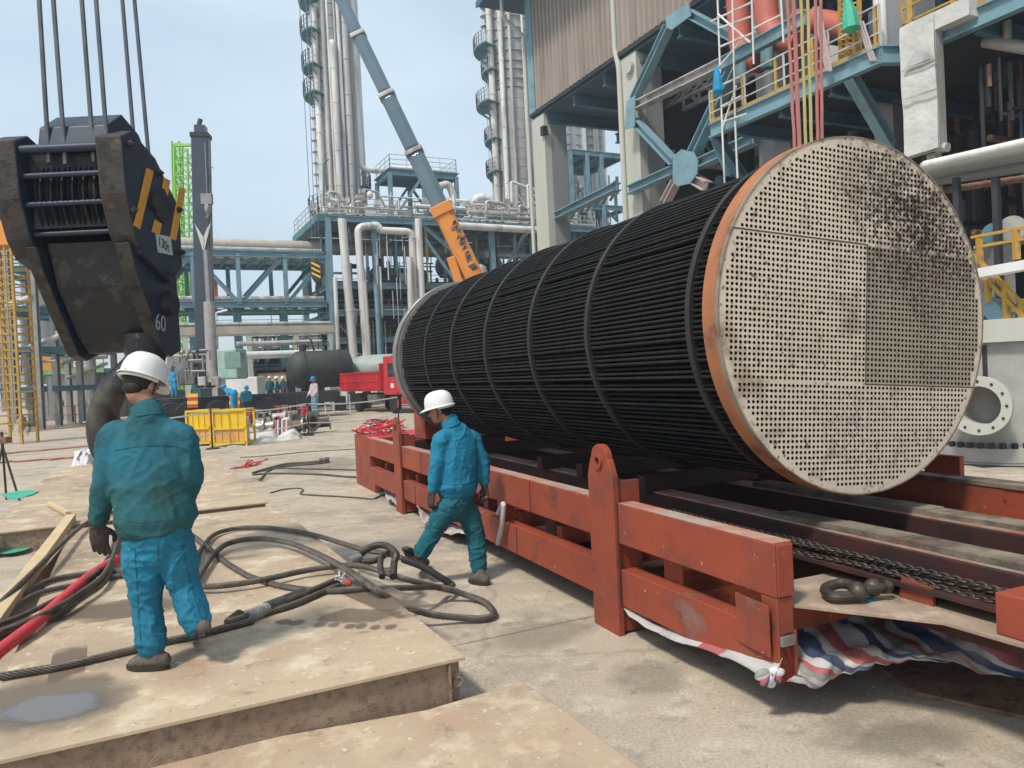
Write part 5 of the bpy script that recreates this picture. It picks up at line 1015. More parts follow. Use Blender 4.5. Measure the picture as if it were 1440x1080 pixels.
for s0, s1 in ((-1.18, -1.12), (1.12, 1.18)): kb('side_board', (-2.4, s0, 1.3), (3.6, s1, 2.25), 'truck_red', .01)
kb('tail_board', (-2.44, -1.12, 1.3), (-2.38, 1.12, 2.25), 'truck_red', .01); kb('head_board', (3.56, -1.15, 1.3), (3.62, 1.15, 2.7), 'truck_red', .01)
b = MB()
for k in range(15): b.fb(K, (-2.37 + k * .42, 1.18, 1.28), (-2.29 + k * .42, 1.23, 2.25)); b.fb(K, (-2.37 + k * .42, -1.23, 1.28), (-2.29 + k * .42, -1.18, 2.25))
for k in range(6): b.fb(K, (-2.50, -1.1 + k * .42, 1.3), (-2.44, -1.02 + k * .42, 2.25))
b.fb(K, (-2.42, 1.18, 2.2), (3.6, 1.24, 2.3)); b.fb(K, (-2.42, 1.18, 1.72), (3.6, 1.232, 1.80)); b.build('body_rib', M['truck_red'], bd)
cb = MB(); prof = [(4.0, 1.0), (6.2, 1.0), (6.25, 1.6), (6.15, 1.9), (5.85, 2.95), (5.6, 3.05), (4.1, 3.05)]; cb.prism([K(f, -1.12, z) for f, z in prof], tr2 * 2.24); cab = cb.build('cab', M['truck_red'], tk, bevel=.05)
kb('side_window', (4.75, 1.121, 1.95), (5.75, 1.135, 2.65), 'glass', .0, cab); kb('side_window', (4.75, -1.135, 1.95), (5.75, -1.121, 2.65), 'glass', 0, cab)
b = MB(); b.hexa([K(6.17, -1.0, 1.98), K(6.17, 1.0, 1.98), K(6.10, 1.0, 1.98), K(6.10, -1.0, 1.98), K(5.92, -1.0, 2.8), K(5.92, 1.0, 2.8), K(5.84, 1.0, 2.8), K(5.84, -1.0, 2.8)]); b.build('windscreen', M['glass'], cab)
kb('grille', (6.22, -.8, 1.15), (6.28, .8, 1.5), 'blackpaint', .01, cab); kb('door_line', (4.7, 1.122, 1.15), (4.72, 1.13, 2.8), 'blackpaint', 0, cab); kb('door_sign', (5.0, 1.122, 1.35), (5.4, 1.13, 1.6), 'white', 0, cab); kb('mudguard', (4.3, .75, 1.0), (5.9, 1.16, 1.2), 'truck_red')
for s in (-.85, .85): kb('headlight', (6.22, s - .15, 1.2), (6.29, s + .15, 1.45), 'white', .02, cab)
for f in (0, 5.1):
    for s in (-.95, .95): wheel(tk, K(f, s, .5), tr2, .5, .3)
# ================================================================ TANKS
t = thing('storage_tank', 'dark horizontal tank with dished end lying behind the low barriers', 'tank', P(448, 560, 48)); ax = (CR * .95 + Vector((0, .42, 0))); ax.z = 0; ax.normalize(); c = P(448, 519, 48)
b = MB(); b.lathe(c, ax, [(-1.9, .02), (-1.85, .5), (-1.65, .88), (-1.35, 1.12), (-1.1, 1.16), (1.6, 1.16), (1.9, 1.0), (2.1, .5), (2.15, .02)], 36); b.build('shell', M['tank'], t, smooth=True)
b = MB()
for s in (-.9, 1.3): b.lathe(c + ax * s, ax, [(-.06, 1.1), (-.06, 1.2), (.06, 1.2), (.06, 1.1)], 36)
b.build('stiffening_ring', M['blackpaint'], t, smooth=True)
for s in (-.8, 1.2): b = MB(); q = c + ax * s; q.z = 0; b.box(q + UP * .45, (.4, 1.9, .9), (ax, UP.cross(ax), UP)); b.build('saddle', M['blackpaint'], t)
b = MB(); q = c - ax * .9 + UP * 1.1; b.cyl(q, q + UP * .45, .22, 12); b.cyl(q + ax * .7, q + ax * .5 + UP * .8, .06, 8); rail(b, [q - ax * .3 + UP * .1, q + ax * 1.6 + UP * .1], .5, .02, .6, 1, False); b.build('nozzle', M['blackpaint'], t)
t = thing('storage_tank', 'pale green domed tank just showing above the bed of the red truck', 'tank', P(505, 560, 50)); b = MB(); c = P(512, 521, 50); b.lathe(c, (1, .1, 0), [(-.9, .02), (-.8, .5), (-.5, .85), (0, 1.0), (2.0, 1.0)], 28); b.build('shell', mat('pale_green_tank', (.36, .44, .40), .5), t, smooth=True)
b = MB(); 
for s in (.1, 1.5): b.box(Vector((c.x + s, c.y, .55)), (.3, 1.4, 1.1))
b.build('saddle', M['blackpaint'], t)
# ================================================================ DARK MOBILE CRANE
DC = 38.0
mc = thing('mobile_crane', 'dark mobile crane with its telescopic boom raised straight up behind the hook block', 'mobile crane', P(300, 568, DC))
def C_(x, y, d=0): return P(x, y, DC + d)
g0 = C_(300, 562).z
b = MB(); a = C_(215, 552); c = C_(470, 552, 4); a.z = c.z = 1.05; b.bar(a, c, 2.5, .55); b.build('carrier', M['blackpaint'], mc, bevel=.04)
b = MB(); a2 = a.copy(); c2 = c.copy(); a2.z = c2.z = 1.36; b.bar(a2, c2, 2.3, .05); b.build('deck', M['boom_dark'], mc)
fx = (c - a).normalized(); fy = UP.cross(fx)
for x in (238, 262, 303, 345, 372): q = C_(x, 565, (x - 300) * .012); q.z = .62; wheel(mc, q - fy * 1.15, fy, .62, .4); wheel(mc, q + fy * 1.15, fy, .62, .4)
b = MB()
p0, p1, w0, w1 = C_(290, 545), C_(282.5, 192), 1.0, .93
bx = Vector((1, .1, 0)).normalized(); b.bar(p0, p1, .80, .62, bx); bo = b.build('boom', M['boom_dark'], mc, bevel=.06)
dd = (p1 - p0).normalized()
b = MB(); b.bar(p1 - dd * .1, p1 + dd * .12, .86, .7, bx); b.build('boom_collar', M['blackpaint'], bo); b = MB(); b.bar(p1 + dd * .1, p1 + dd * .5, .5, .5, bx); b.cyl(p1 + dd * .5 - bx * .1, p1 + dd * .85, .12, 8); b.build('boom_head', M['boom_dark'], bo)
f0 = -fy * 0 + Vector((0, -1, 0))
def onb(x, y): q = C_(x, y, -.335); return q
b = MB()
for L in ([(273.5, 314), (279, 322), (288, 337), (286, 354)], [(297, 312), (291, 321), (285, 337), (287, 354)]): b.prism([onb(x, y) for x, y in L], (0, -.012, 0))
b.build('boom_chevron', M['silver2'], bo)
b = MB(); b.cyl(C_(290, 352, -.75), C_(294.5, 430, -.95), .15, 14); b.build('lift_rod', M['chrome'], mc, smooth=True)
b = MB(); b.cyl(C_(294, 425, -.95), C_(299, 538, -1.2), .26, 18); b.build('lift_cylinder', mat('pale_cylinder', (.36, .34, .32), .5), mc, smooth=True)
b = MB(); b.box(C_(327, 512, -.6), (.95, 1.5, 1.45)); cbn = b.build('cab', M['mint'], mc, bevel=.08); b = MB(); b.box(C_(327, 506, -1.37), (.75, .02, .75)); b.box(C_(340.5, 508, -.6), (.02, 1.1, .8)); b.build('cab_window', mat('cab_glass', (.20, .30, .28), .15), cbn)
b = MB(); b.box(C_(266, 520, .4), (1.3, 2.0, 1.5)); b.build('engine_house', M['steel'], mc, bevel=.05)
rnd = random.Random(5); b = MB()
for k in range(46):
    q = C_(rnd.uniform(238, 312), rnd.uniform(492, 548), rnd.uniform(-1.6, -.4)); e = q + Vector(rnd.choice([(rnd.uniform(.2, .8), 0, 0), (0, 0, rnd.uniform(.2, .9)), (rnd.uniform(-.3, .3), 0, .5)])); b.tube([q, e], rnd.uniform(.02, .07), 6)
o = b.build('hydraulic_lines', M['steel'], mc); o['kind'] = 'stuff'
for x in (285.5, 304): b = MB(); b.box(C_(x, 536, -1.4), (.36, .4, .42)); b.build('counter_block', M['silver2'], mc, bevel=.03)
for x in (271, 330): 
    b = MB()
    for k in range(4): b.box(C_(x, 556 + k * 5, -1.7), (.50, .05, .16), mi=k % 2)
    b.build('warning_board', [M['yellow_b'], M['redsling']], mc)
b = MB(); b.ball(C_(292, 293, -1.0), (.16, .16, .30), 12, 8); b.box(C_(291, 280, -1.0), (.5, .25, .5)); b.tube([C_(293, 300, -1), C_(292, 306, -1), C_(289, 304, -1)], .05, 6); b.tube([C_(291, 272, -1.0), C_(288, 200, -.7)], .02, 5); b.build('hook_assembly', M['steel'], mc)
b = MB(); e = C_(352, 560); e.z = 0
for x in (320, 420): q = C_(x, 566, -1.2); q.z = 0; b.cyl(q, q + UP * 1.1, .09, 10); b.lathe(q, UP, [(0, .35), (.08, .35), (.1, .1)], 16)
b.build('outrigger', M['blackpaint'], mc, smooth=True)
# lattice crane
def lattice(name, p0, p1, w, m, parent, n=None, r=.05, X=None):
    b = MB(); d = (p1 - p0).normalized(); x = (X or Vector((1, 0, 0))); x = (x - d * x.dot(d)).normalized(); y = d.cross(x); L = (p1 - p0).length; n = n or int(L / w)
    cs = [(-1, -1), (1, -1), (1, 1), (-1, 1)]; pt = lambda k, i: p0 + d * L * i / n + (x * cs[k][0] + y * cs[k][1]) * w / 2
    for k in range(4):
        b.tube([pt(k, 0), pt(k, n)], r, 6)
        for i in range(n): b.tube([pt(k, i), pt((k + 1) % 4, i + 1 if i % 2 else i + 1)], r * .55, 4); b.tube([pt(k, i), pt((k + 1) % 4, i)], r * .5, 4)
    return b.build(name, m, parent)
t = thing('lattice_crane', 'lime green lattice crane mast rising between the hook block and the dark boom', 'lattice crane', P(262, 545, 62))
gb = P(264, 535, 62); gb.z = 1.8; lattice('mast', gb, P(258, 212, 62), 1.05, M['lime'], t, r=.10); lattice('mast', Vector((gb.x - 1.0, 63.2, 1.8)), P(249, 200, 63), .6, M['lime'], t, r=.08)
b = MB(); b.bar(P(246, 205, 62), P(285, 203, 62), .3, .2); b.tube([P(250, 200, 62), P(275, 228, 62), P(300, 236, 62)], .06, 5); b.build('top_frame', M['lime'], t)
b = MB(); b.box(Vector((gb.x, gb.y, .9)), (4.5, 6, 1.8)); b.build('crawler_base', M['blackpaint'], t, bevel=.1)
# ================================================================ ORANGE CRANE
oc = thing('mobile_crane', 'orange crane with grey blue telescopic boom leaning left, rising behind the tube bundle', 'mobile crane', P(731, 545, 45))
DB = 45.0
def Bm(y, dx=0): return P(480 + y * .4796 + dx, y, DB)
side = (P(610, 290, DB) - P(642, 305, DB)); bd_ = (Bm(0) - Bm(400)).normalized(); side = CR
def seg(name, y0, y1, w, h, m, par=None, bev=.12):
    b = MB(); b.bar(Bm(y0), Bm(y1), w, h, side); return b.build(name, M[m], par or oc, bevel=bev)
s1 = seg('base_boom', 548, 295, 1.12, 1.2, 'orange', bev=.25); seg('boom_section', 296, 214, .98, 1.05, 'boom_blue', bev=.3); seg('boom_section', 214, 134, .88, .95, 'boom_blue', bev=.28); seg('boom_section', 134, 50, .78, .86, 'boom_blue', bev=.25); seg('boom_section', 50, -60, .7, .78, 'boom_blue', bev=.22); seg('boom_section', -60, -120, .6, .68, 'boom_blue')
for y, w in ((214, 1.08), (134, .98), (50, .88), (-60, .78)): seg('collar', y + 3, y - 2, w, w * 1.1, 'silver2', bev=.03)
seg('base_collar', 304, 290, 1.28, 1.4, 'orange', bev=.05)
b = MB(); b.bar(P(634, 362, DB - .3), P(660, 440, DB - .2), .5, .6, side); b.build('lift_cylinder', M['orange'], oc, bevel=.05)
rnd = random.Random(8); b = MB()
cdir = (Bm(380) - Bm(300)).normalized(); sd_ = (side - cdir * side.dot(cdir)).normalized()
for k in range(12):
    q = Bm(318 + k * 5.6 + rnd.uniform(-2, 2)) + cdir.cross(sd_).normalized() * 0; nf = Vector((0, -1, 0)); q = q + nf * .62 + sd_ * rnd.uniform(.02, .22)
    for j in range(3): w_ = rnd.uniform(.10, .3); b.prism([q + sd_ * rnd.uniform(-.1, .2), q + sd_ * (.1 + w_), q + sd_ * (.1 + w_ * .7) + cdir * .16, q + cdir * .20 + sd_ * rnd.uniform(-.1, .05)], nf * .01, mi=(k + j) % 3)
b.build('boom_markings', [M['blackpaint'], M['boom_blue'], M['pink']], oc)
cc = P(731, 545, DB); cc.z = 0
b = MB(); b.box(cc + UP * 1.25, (9, 2.6, .7)); b.build('carrier', M['orange'], oc, bevel=.08); b = MB(); b.box(cc + UP * 2.1 + Vector((1.2, 0, 0)), (3.8, 2.2, 1.2)); b.build('turntable', M['orange'], oc, bevel=.1)
for dx in (-3.5, -2, 2, 3.5): wheel(oc, cc + Vector((dx, -1.15, .65)), (0, 1, 0), .62, .4); wheel(oc, cc + Vector((dx, 1.15, .65)), (0, 1, 0), .62, .4)
tip = Bm(-118); hk = P(445, 382, DB); dxs = (-.35, .05, .4)
b = MB()
for dx in dxs: b.tube([hk + Vector((dx * .5, 0, .8)), Vector((tip.x + dx, tip.y, tip.z))], .022, 4)
b.build('hoist_rope', M['rope_grey'], oc)
t = thing('crane_hook', 'small yellow and black striped crane hook hanging far off beside the blue pipe structure', 'hook', hk)
b = MB(); b.prism([hk + Vector((x, -.15, z)) for x, z in ((-.35, .0), (-.22, .5), (.1, .65), (.38, .45), (.40, -.1), (.2, -.65), (-.05, -.7), (-.25, -.4))][::-1], (0, .3, 0)); b.build('block', M['blackpaint'], t, bevel=.03)
b = MB()
for k in range(3): b.prism([hk + Vector((x + .0, -.17, z + k * .30 - .36)) for x, z in ((-.24, .22), (.26, -.06), (.26, .06), (-.24, .34))][::-1], (0, .015, 0))
b.build('stripes', M['yellow_b'], t); b = MB(); b.tube([hk - UP * .7, hk - UP * 1.0 - Vector((.05, 0, 0)), hk - UP * 1.35 + Vector((.05, 0, 0)), hk - UP * 1.3 + Vector((.3, 0, 0))], .09, 8); b.build('hook', M['blackpaint'], t, smooth=True)
# ================================================================ PLANT (grid frame G)
FS = 54.9                                     # front plane of the pipe structure
def GSx(x, y, s=FS): return GS(x, y, s)
def gvz(p): return p.dot(GN), p.z
def hv(x, y, s=FS): return GS(x, y, s).dot(GN)
def hz(x, y, s=FS): return GS(x, y, s).z
def vb(b, s, v, z0, z1, w=.35): return b.ibeam(G(s, v, z0), G(s, v, z1), w, w, .05, side=GN)
def pipe(name, pts, r, m, label=None, par=None, cat='pipe', n=12, joints=True):
    pts = [Vector(p) for p in pts]; b = MB(); e = elbow(pts, r); b.tube(e, r, n)
    if joints:
        for a, c in zip(pts, pts[1:]):
            L = (c - a).length; k = int(L / 2.6)
            for i in range(1, k): q = a.lerp(c, i / k); d = (c - a).normalized(); b.cyl(q - d * .05, q + d * .05, r * 1.05, n)
    o = b.build(name, M[m], par, smooth=True, angle=45)
    if label: tag(o, label, cat)
    return o
vA, vB = 12.93, hv(748, 312)
ZT = 13.7
levels = [hz(530, 478), hz(530, 440), hz(530, 402), ZT - .25]
def rack(name, label, s0, s1, vs, zs, m='blue', col_w=.38, gr=True, brace=(), base_m='concrete_w'):
    t = thing(name, label, 'pipe structure', G(s0, vs[0], 0))
    for i, v in enumerate(vs):
        for j, s in enumerate((s0, s1)):
            b = MB(); vb(b, s, v, 3.2 if base_m else 0, zs[-1], col_w); c_ = b.build('column', M[m], t)
            if base_m: b = MB(); b.box(G(s, v, 1.6), (.55, .55, 3.2), (GN, GA, UP)); b.build('column_base', M[base_m], c_)
    for z in zs:
        for s in (s0, s1): b = MB(); b.ibeam(G(s, vs[0], z), G(s, vs[-1], z), .25, .42, .05); b.build('beam', M[m], t)
        for v in vs: b = MB(); b.ibeam(G(s0, v, z), G(s1, v, z), .22, .36, .05); b.build('cross_beam', M[m], t)
    for (i, z0, z1, fl) in brace:
        a, c = (G(s0, vs[i], z0), G(s0, vs[i + 1], z1)) if fl else (G(s0, vs[i], z1), G(s0, vs[i + 1], z0)); b = MB(); b.ibeam(a, c, .2, .25, .04); b.build('brace', M[m], t)
    return t
vs_ = [vA, hv(525, 310), hv(583, 310), hv(690, 312), vB, vB + 6]
pr = rack('pipe_rack', 'blue steel pipe structure behind the trailer end, towers standing on its deck', FS, FS + 9, vs_, levels, brace=((2, levels[2], ZT, False), (3, levels[2], ZT, True), (3, levels[1], levels[2], False)))
b = MB(); b.fb(G, (FS + .1, vA, ZT + .0), (FS + 8.9, vB + 6, ZT + .06)); b.build('deck', M['soffit'], pr)
for z in levels[:3]:
    b = MB(); b.fb(G, (FS + 3.0, vA + .3, z + .1), (FS + 8.9, vB + 5, z + .14)); b.build('grating', M['soffit'], pr)
rl = MB(); rail(rl, [G(FS + 9, vA - .6, ZT + .1), G(FS, vA - .6, ZT + .1), G(FS, vB + 6, ZT + .1)], 1.15, .03, 1.4); rl.build('handrail', M['silver2'], pr)
b = MB(); b.fb(G, (FS - .1, vA - .8, ZT - .5), (FS + 9, vA - .1, ZT)); b.build('edge_platform', M['teal'], pr)
for k, z in enumerate(levels[:3]): rl = MB(); rail(rl, [G(FS + 3, vA + .3, z + .15), G(FS + 3, vB, z + .15)], 1.1, .025, 1.6); rl.build('handrail', M['silver2' if k % 2 else 'yellow'], pr)
# process pipes on the front face
def fp(L, s=FS - .4): return [GS(x, y, s) for x, y in L]
pipe('process_pipe', fp([(481, 308), (481, 311), (497, 500), (501, 545)]), .30, 'silver', 'straight silver riser pipe left of the looped one on the blue pipe structure')
pipe('process_pipe', fp([(516, 545), (515, 495), (503, 319), (531, 317), (535, 324), (579, 326), (583, 430), (586, 545)]), .27, 'silver', 'silver pipe looping over in a step along the front of the blue pipe structure', joints=False)
pipe('process_pipe', fp([(588, 308), (594, 440), (597, 545)], FS - .6), .26, 'silver', 'tall pale riser pipe just right of the looped silver pipe')
pipe('process_pipe', fp([(576, 362), (581, 545)], FS - .9), .22, 'silver', 'shorter pale riser pipe left of the tall one at the blue structure')
pipe('process_pipe', fp([(471, 390), (478, 545)], FS - .7), .14, 'silver', 'thin pale pipe beside the left corner column of the blue structure')
pipe('process_pipe', fp([(513, 396), (523, 545)], FS - .8), .12, 'silver2', 'thin grey pipe crossing under the looped silver pipe', joints=False)
pipe('process_pipe', fp([(529, 400), (536, 545)], FS - .7), .16, 'blue', 'thin blue pipe behind the looped silver pipe', joints=False)
pipe('process_pipe', fp([(598, 335), (606, 348), (640, 395)], FS - .5), .13, 'blue', 'slanting blue brace pipe behind the orange boom', joints=False)
pipe('process_pipe', fp([(598, 322), (602, 400)], FS - .5), .07, 'yellow', 'thin yellow pipe right of the tall pale riser', joints=False)
pipe('process_pipe', fp([(635, 317), (760, 324)], FS - .5), .28, 'silver', 'silver pipe running along the deck edge right of the orange boom')
# the long tan header
pipe('header_pipe', [G(FS + 5, -25, 14.9), G(FS + 5, 4, 12.85), G(FS + 5, 40, 12.85)], .50, 'pipe_tan', None)
bpy.data.objects['header_pipe'].name = 'header_tmp'; o = bpy.data.objects['header_tmp']; bpy.data.objects.remove(o)
zh = hz(380, 347, FS + 5); zh2 = hz(600, 350, FS + 5)
pipe('header_pipe', [G(FS + 5, hv(200, 346, FS + 5), zh), G(FS + 5, vB + 10, zh)], .50, 'pipe_tan', 'long large tan header pipe running level across the truss bridge and through the blue structure')
# clutter inside the blue structure
rnd = random.Random(21)
def clutter(par, s0, s1, v0, v1, z0, z1, n, rmin, rmax, mats_, name='small_piping', vert=.5):
    groups = {}
    for k in range(n):
        mm = rnd.choice(mats_); b = groups.setdefault(mm, MB()); s, v, z = rnd.uniform(s0, s1), rnd.uniform(v0, v1), rnd.uniform(z0, z1); r = rnd.uniform(rmin, rmax); u = rnd.random()
        if u < vert: e = G(s, v, min(z1, z + rnd.uniform(.8, 4))); p = G(s, v, z); b.tube([p, e], r, 6)
        elif u < vert + .3: p = G(s, v, z); e = G(s, min(v1, v + rnd.uniform(1, 5)), z); b.tube([p, e], r, 6)
        elif u < vert + .38: p = G(s, v, z); b.tube(elbow([p, p + UP * rnd.uniform(.5, 2), p + UP * 1.2 + GN * rnd.uniform(.6, 2), p + GN * 2 + UP * rnd.uniform(-1, .4)], r), r, 6)
        elif u < vert + .44: p = G(s, v, z); b.ball(p, (r * 2.6, r * 2.6, r * 3), 8, 6)
        else: p = G(s, v, z); b.box(p, (rnd.uniform(.2, .7), rnd.uniform(.2, .6), rnd.uniform(.15, .6)), (GN, GA, UP))
    for mm, b in groups.items():
        o = b.build(name, M[mm], par, smooth=True, angle=40); o['kind'] = 'stuff'
clutter(pr, FS + .6, FS + 8, vA + .3, vB + 4, 2.2, ZT - .6, 300, .04, .16, ['silver2', 'silver', 'teal', 'blue', 'dark', 'silver2'])
clutter(pr, FS + .2, FS + 8.5, vA, vB + 5, ZT + .1, ZT + 2.0, 260, .04, .17, ['silver2', 'silver', 'silver', 'pipe_tan', 'white'], vert=.35)
clutter(pr, FS - .7, FS - .2, vA + 1, vs_[2], .4, ZT - 1, 60, .02, .05, ['silver2', 'white', 'teal'], vert=.9)
for k in range(14): # scaffold-like ladders
    pass
# equipment behind, dark drums
for k, (x, y, r, L) in enumerate(((560, 392, .9, 5), (660, 375, 1.0, 6), (700, 350, .8, 5))):
    c = GS(x, y, FS + 6); b = MB(); b.lathe(c, GN, [(-L / 2, .02), (-L / 2 + .1, r * .6), (-L / 2 + .4, r), (L / 2 - .4, r), (L / 2 - .1, r * .6), (L / 2, .02)], 24); b.build('drum', M[('blue_dk', 'teal', 'silver2')[k]], pr, smooth=True)
b = MB(); b.fb(G, (FS + 9.3, vA + 1, 2), (FS + 9.5, vB + 4, ZT - 3.5)); b.build('back_panel', M['blue_dk'], pr)
for k, (x0, y0, x1, y1) in enumerate(((655, 296, 700, 302), (662, 286, 690, 300))):
    pipe('vent_bend', [GS(x0, y0 + 6, FS + 4), GS(x0 + 8, y0 - 8, FS + 4), GS(x1, y0 - 6, FS + 4), GS(x1 + 4, y1, FS + 4)], .38, 'silver', par=pr, joints=False)
pipe('vent_bend', [GS(618, 262, FS + 3), GS(630, 258, FS + 3), GS(638, 275, FS + 3), GS(638, 300, FS + 3)], .30, 'silver', par=pr, joints=False)
b = MB(); b.lathe(GS(676, 384, FS - 1), UP, [(-1.4, .45), (.2, .5), (.5, .4), (.7, .05)], 16); b.cyl(GS(662, 380, FS - 1) , GS(662, 360, FS - 1), .1, 8); b.build('pump_dome', M['silver2'], pr, smooth=True)
# upper blue platform on the deck
up0, up1 = hv(543, 255, FS + 4), hv(635, 255, FS + 4); zu = hz(590, 250, FS + 4)
t = thing('steel_platform', 'small blue steel platform standing on the deck behind the grey blue boom', 'platform', G(FS + 4, up0, ZT))
for v in (up0, (up0 + up1) / 2, up1):
    for s in (FS + 3, FS + 6.5): b = MB(); b.ibeam(G(s, v, ZT), G(s, v, zu), .3, .3, .05, side=GN); b.build('column', M['blue'], t)
b = MB()
for s in (FS + 3, FS + 6.5): b.ibeam(G(s, up0, zu), G(s, up1, zu), .3, .4, .05); b.bar(G(s, up0, ZT + .3), G(s, (up0 + up1) / 2, zu), .18); b.bar(G(s, up1, ZT + .3), G(s, (up0 + up1) / 2, zu), .18)
for v in (up0, up1): b.ibeam(G(FS + 3, v, zu), G(FS + 6.5, v, zu), .3, .4, .05)
b.build('beam', M['blue'], t); b = MB(); b.fb(G, (FS + 2.8, up0 - .2, zu + .21), (FS + 6.7, up1 + .2, zu + .27)); b.build('deck', M['blue_dk'], t)
b = MB(); rail(b, [G(FS + 6.6, up0, zu + .28), G(FS + 2.9, up0, zu + .28), G(FS + 2.9, up1, zu + .28), G(FS + 6.6, up1, zu + .28)], 1.1, .025, 1.2); b.build('handrail', M['silver2'], t)
# ---------------------------------------------------------------- towers
def tower(label, x, y, s, r, ztop, m='silver', z0=ZT, pipes=(), seed=1, left_plats=(), name='distillation_tower'):
    c = GS(x, y, s); v = c.dot(GN); rnd2 = random.Random(seed); t = thing(name, label, 'tower', G(s, v, z0))
    prof = [(z0, r)]; z = z0
    b = MB(); b.lathe(G(s, v, 0), UP, [(z0, r), (ztop * .55, r), (ztop * .56, r * .94), (ztop, r * .94)], 36); z = z0 + 1
    while z < ztop: b.lathe(G(s, v, z), UP, [(0, r * .9), (0, r * 1.012), (.06, r * 1.012), (.06, r * .9)], 36, mi=1); z += rnd2.uniform(.7, 1.1)
    b.build('shell', [M[m], M['silver2']], t, smooth=True)
    for k, (ang, rr, za, zb) in enumerate(pipes):
        d = -GA * math.cos(ang) - GN * math.sin(ang) ; q = G(s, v, 0) + d * (r + rr + .12); b = MB(); b.cyl(q + UP * za, q + UP * zb, rr, 12)
        z = za + 1.5
        while z < zb: b.cyl(q + UP * z, q + UP * (z + .12), rr * 1.12, 12); b.bar(q + UP * z, G(s, v, z), .08); z += rnd2.uniform(1.3, 3.2)
        b.tube(elbow([q + UP * zb, q + UP * (zb + .6), G(s, v, zb + .6)], rr), rr, 10); b.build('riser_pipe', M['silver' if k % 3 else 'silver2'], t, smooth=True, angle=45)
    for k, (z, a0, a1, ro) in enumerate(left_plats):
        b = MB(); n = 10; angs = [a0 + (a1 - a0) * i / n for i in range(n + 1)]; dirs = [-GA * math.cos(a) - GN * math.sin(a) for a in angs]; cc = G(s, v, z)
        ri = r * 1.0
        pts = [cc + d * ri for d in dirs] + [cc + d * (r + ro) for d in reversed(dirs)]; b.prism(pts, (0, 0, .10)); pf = b.build('platform', M['teal'], t)
        b = MB(); rail(b, [cc + d * (r + ro) + UP * .1 for d in dirs], 1.1, .03, .9, 2); b.build('handrail', M['silver2'], pf)
        b = MB()
        for d in dirs[1::3]: b.bar(cc + d * (r + ro - .1), cc + d * r - UP * 1.1, .09)
        b.build('bracket', M['teal'], pf)
        if k: b = MB(); d = dirs[n // 2]; q = cc + d * (r + .4); zz = left_plats[k - 1][0]; b.bar(q + GN * .22, q + GN * .22 + UP * (zz - z), .05); b.bar(q - GN * .22, q - GN * .22 + UP * (zz - z), .05); [b.lathe(q + UP * (i * .9 + 2.2), UP, [(0, .42), (.06, .42)], 10) for i in range(int(max(0, abs(zz - z) - 2.4) / .9))]; b.build('caged_ladder', M['silver2'], pf)
    return t
HP = math.pi / 2
def zt(y, x, s): return hz(x, y, s)
s1_ = FS + 7
plz = [zt(y, 455, s1_) for y in (-60, 8, 52, 100, 138)]
tower('tallest silver tower ringed by pipes, left of the grey blue boom', 474, 270, s1_, .98, 52, pipes=[(HP * f, rr, z0_, z1_) for f, rr, z0_, z1_ in ((1.4, .10, ZT, 50), (.95, .09, ZT, 50), (.2, .09, ZT, 50), (-.1, .08, ZT, 44), (1.15, .18, ZT, 50), (.75, .26, ZT, 31), (.38, .16, ZT + 2, 48), (.05, .24, ZT, 28), (-.25, .15, ZT, 50), (-.5, .30, ZT, 45), (-.85, .20, ZT, 50))], left_plats=[(z, HP * .55, HP * 1.75, 1.25) for z in plz] + [(ZT + 1.6, HP * .3, HP * 1.9, 1.3)], seed=3)
tower('slimmer silver tower close on the right side of the tallest tower on the deck', 497, 270, s1_ + 1.5, .66, 49, m='silver2', pipes=[(HP * f, rr, ZT, z1_) for f, rr, z1_ in ((.5, .2, 46), (-.1, .22, 40), (-.6, .20, 46), (-1.0, .16, 44))], left_plats=[(ZT + 4, -HP * 1.3, -HP * .2, .8)], seed=5)
pipe('overhead_pipe', [GS(492, -40, s1_ - .5), GS(508, 235, s1_ - .5), GS(517, 239, s1_ - .5), GS(545, 241, s1_ - .5), GS(552, 238, s1_ - .5), GS(600, 238, s1_ - .5)], .24, 'silver', 'silver pipe dropping down the tower and bending right to the small blue platform')
pipe('lamp_pole', [GS(455, 290, FS + 1), GS(455, 228, FS + 1), GS(462, 224, FS + 1)], .07, 'teal', 'thin bent lamp pole on the deck left of the towers', cat='lamp pole', joints=False)
s2 = 62.0
plz = [zt(y, 705, s2) for y in (2, 72, 105, 150, 200, 245)]
tower('pale clad tower with round platforms left of the corrugated building', 727, 280, s2, 1.75, 48, m='vessel', z0=ZT - 1, pipes=[(HP * f, rr, ZT - 1, z1_) for f, rr, z1_ in ((1.2, .16, 47), (.88, .28, 47), (.55, .22, 36), (.3, .14, 42), (-.1, .1, 40))], left_plats=[(z, HP * .75, HP * 1.6, 1.5 if k in (1, 3) else .9) for k, z in enumerate(plz)], seed=9)
tower('pale tower seen in the gap between the two concrete columns, left one', 800, 250, 66, 1.5, 40, m='silver', z0=6, pipes=[(.2, .2, 6, 38), (-.5, .25, 6, 38), (.8, .2, 6, 30)], seed=12)
tower('pale tower seen in the gap between the two concrete columns, right one', 828, 250, 72, 1.7, 42, m='vessel', z0=6, pipes=[(.1, .3, 6, 38), (.7, .2, 6, 38), (-.5, .2, 6, 38)], seed=14)
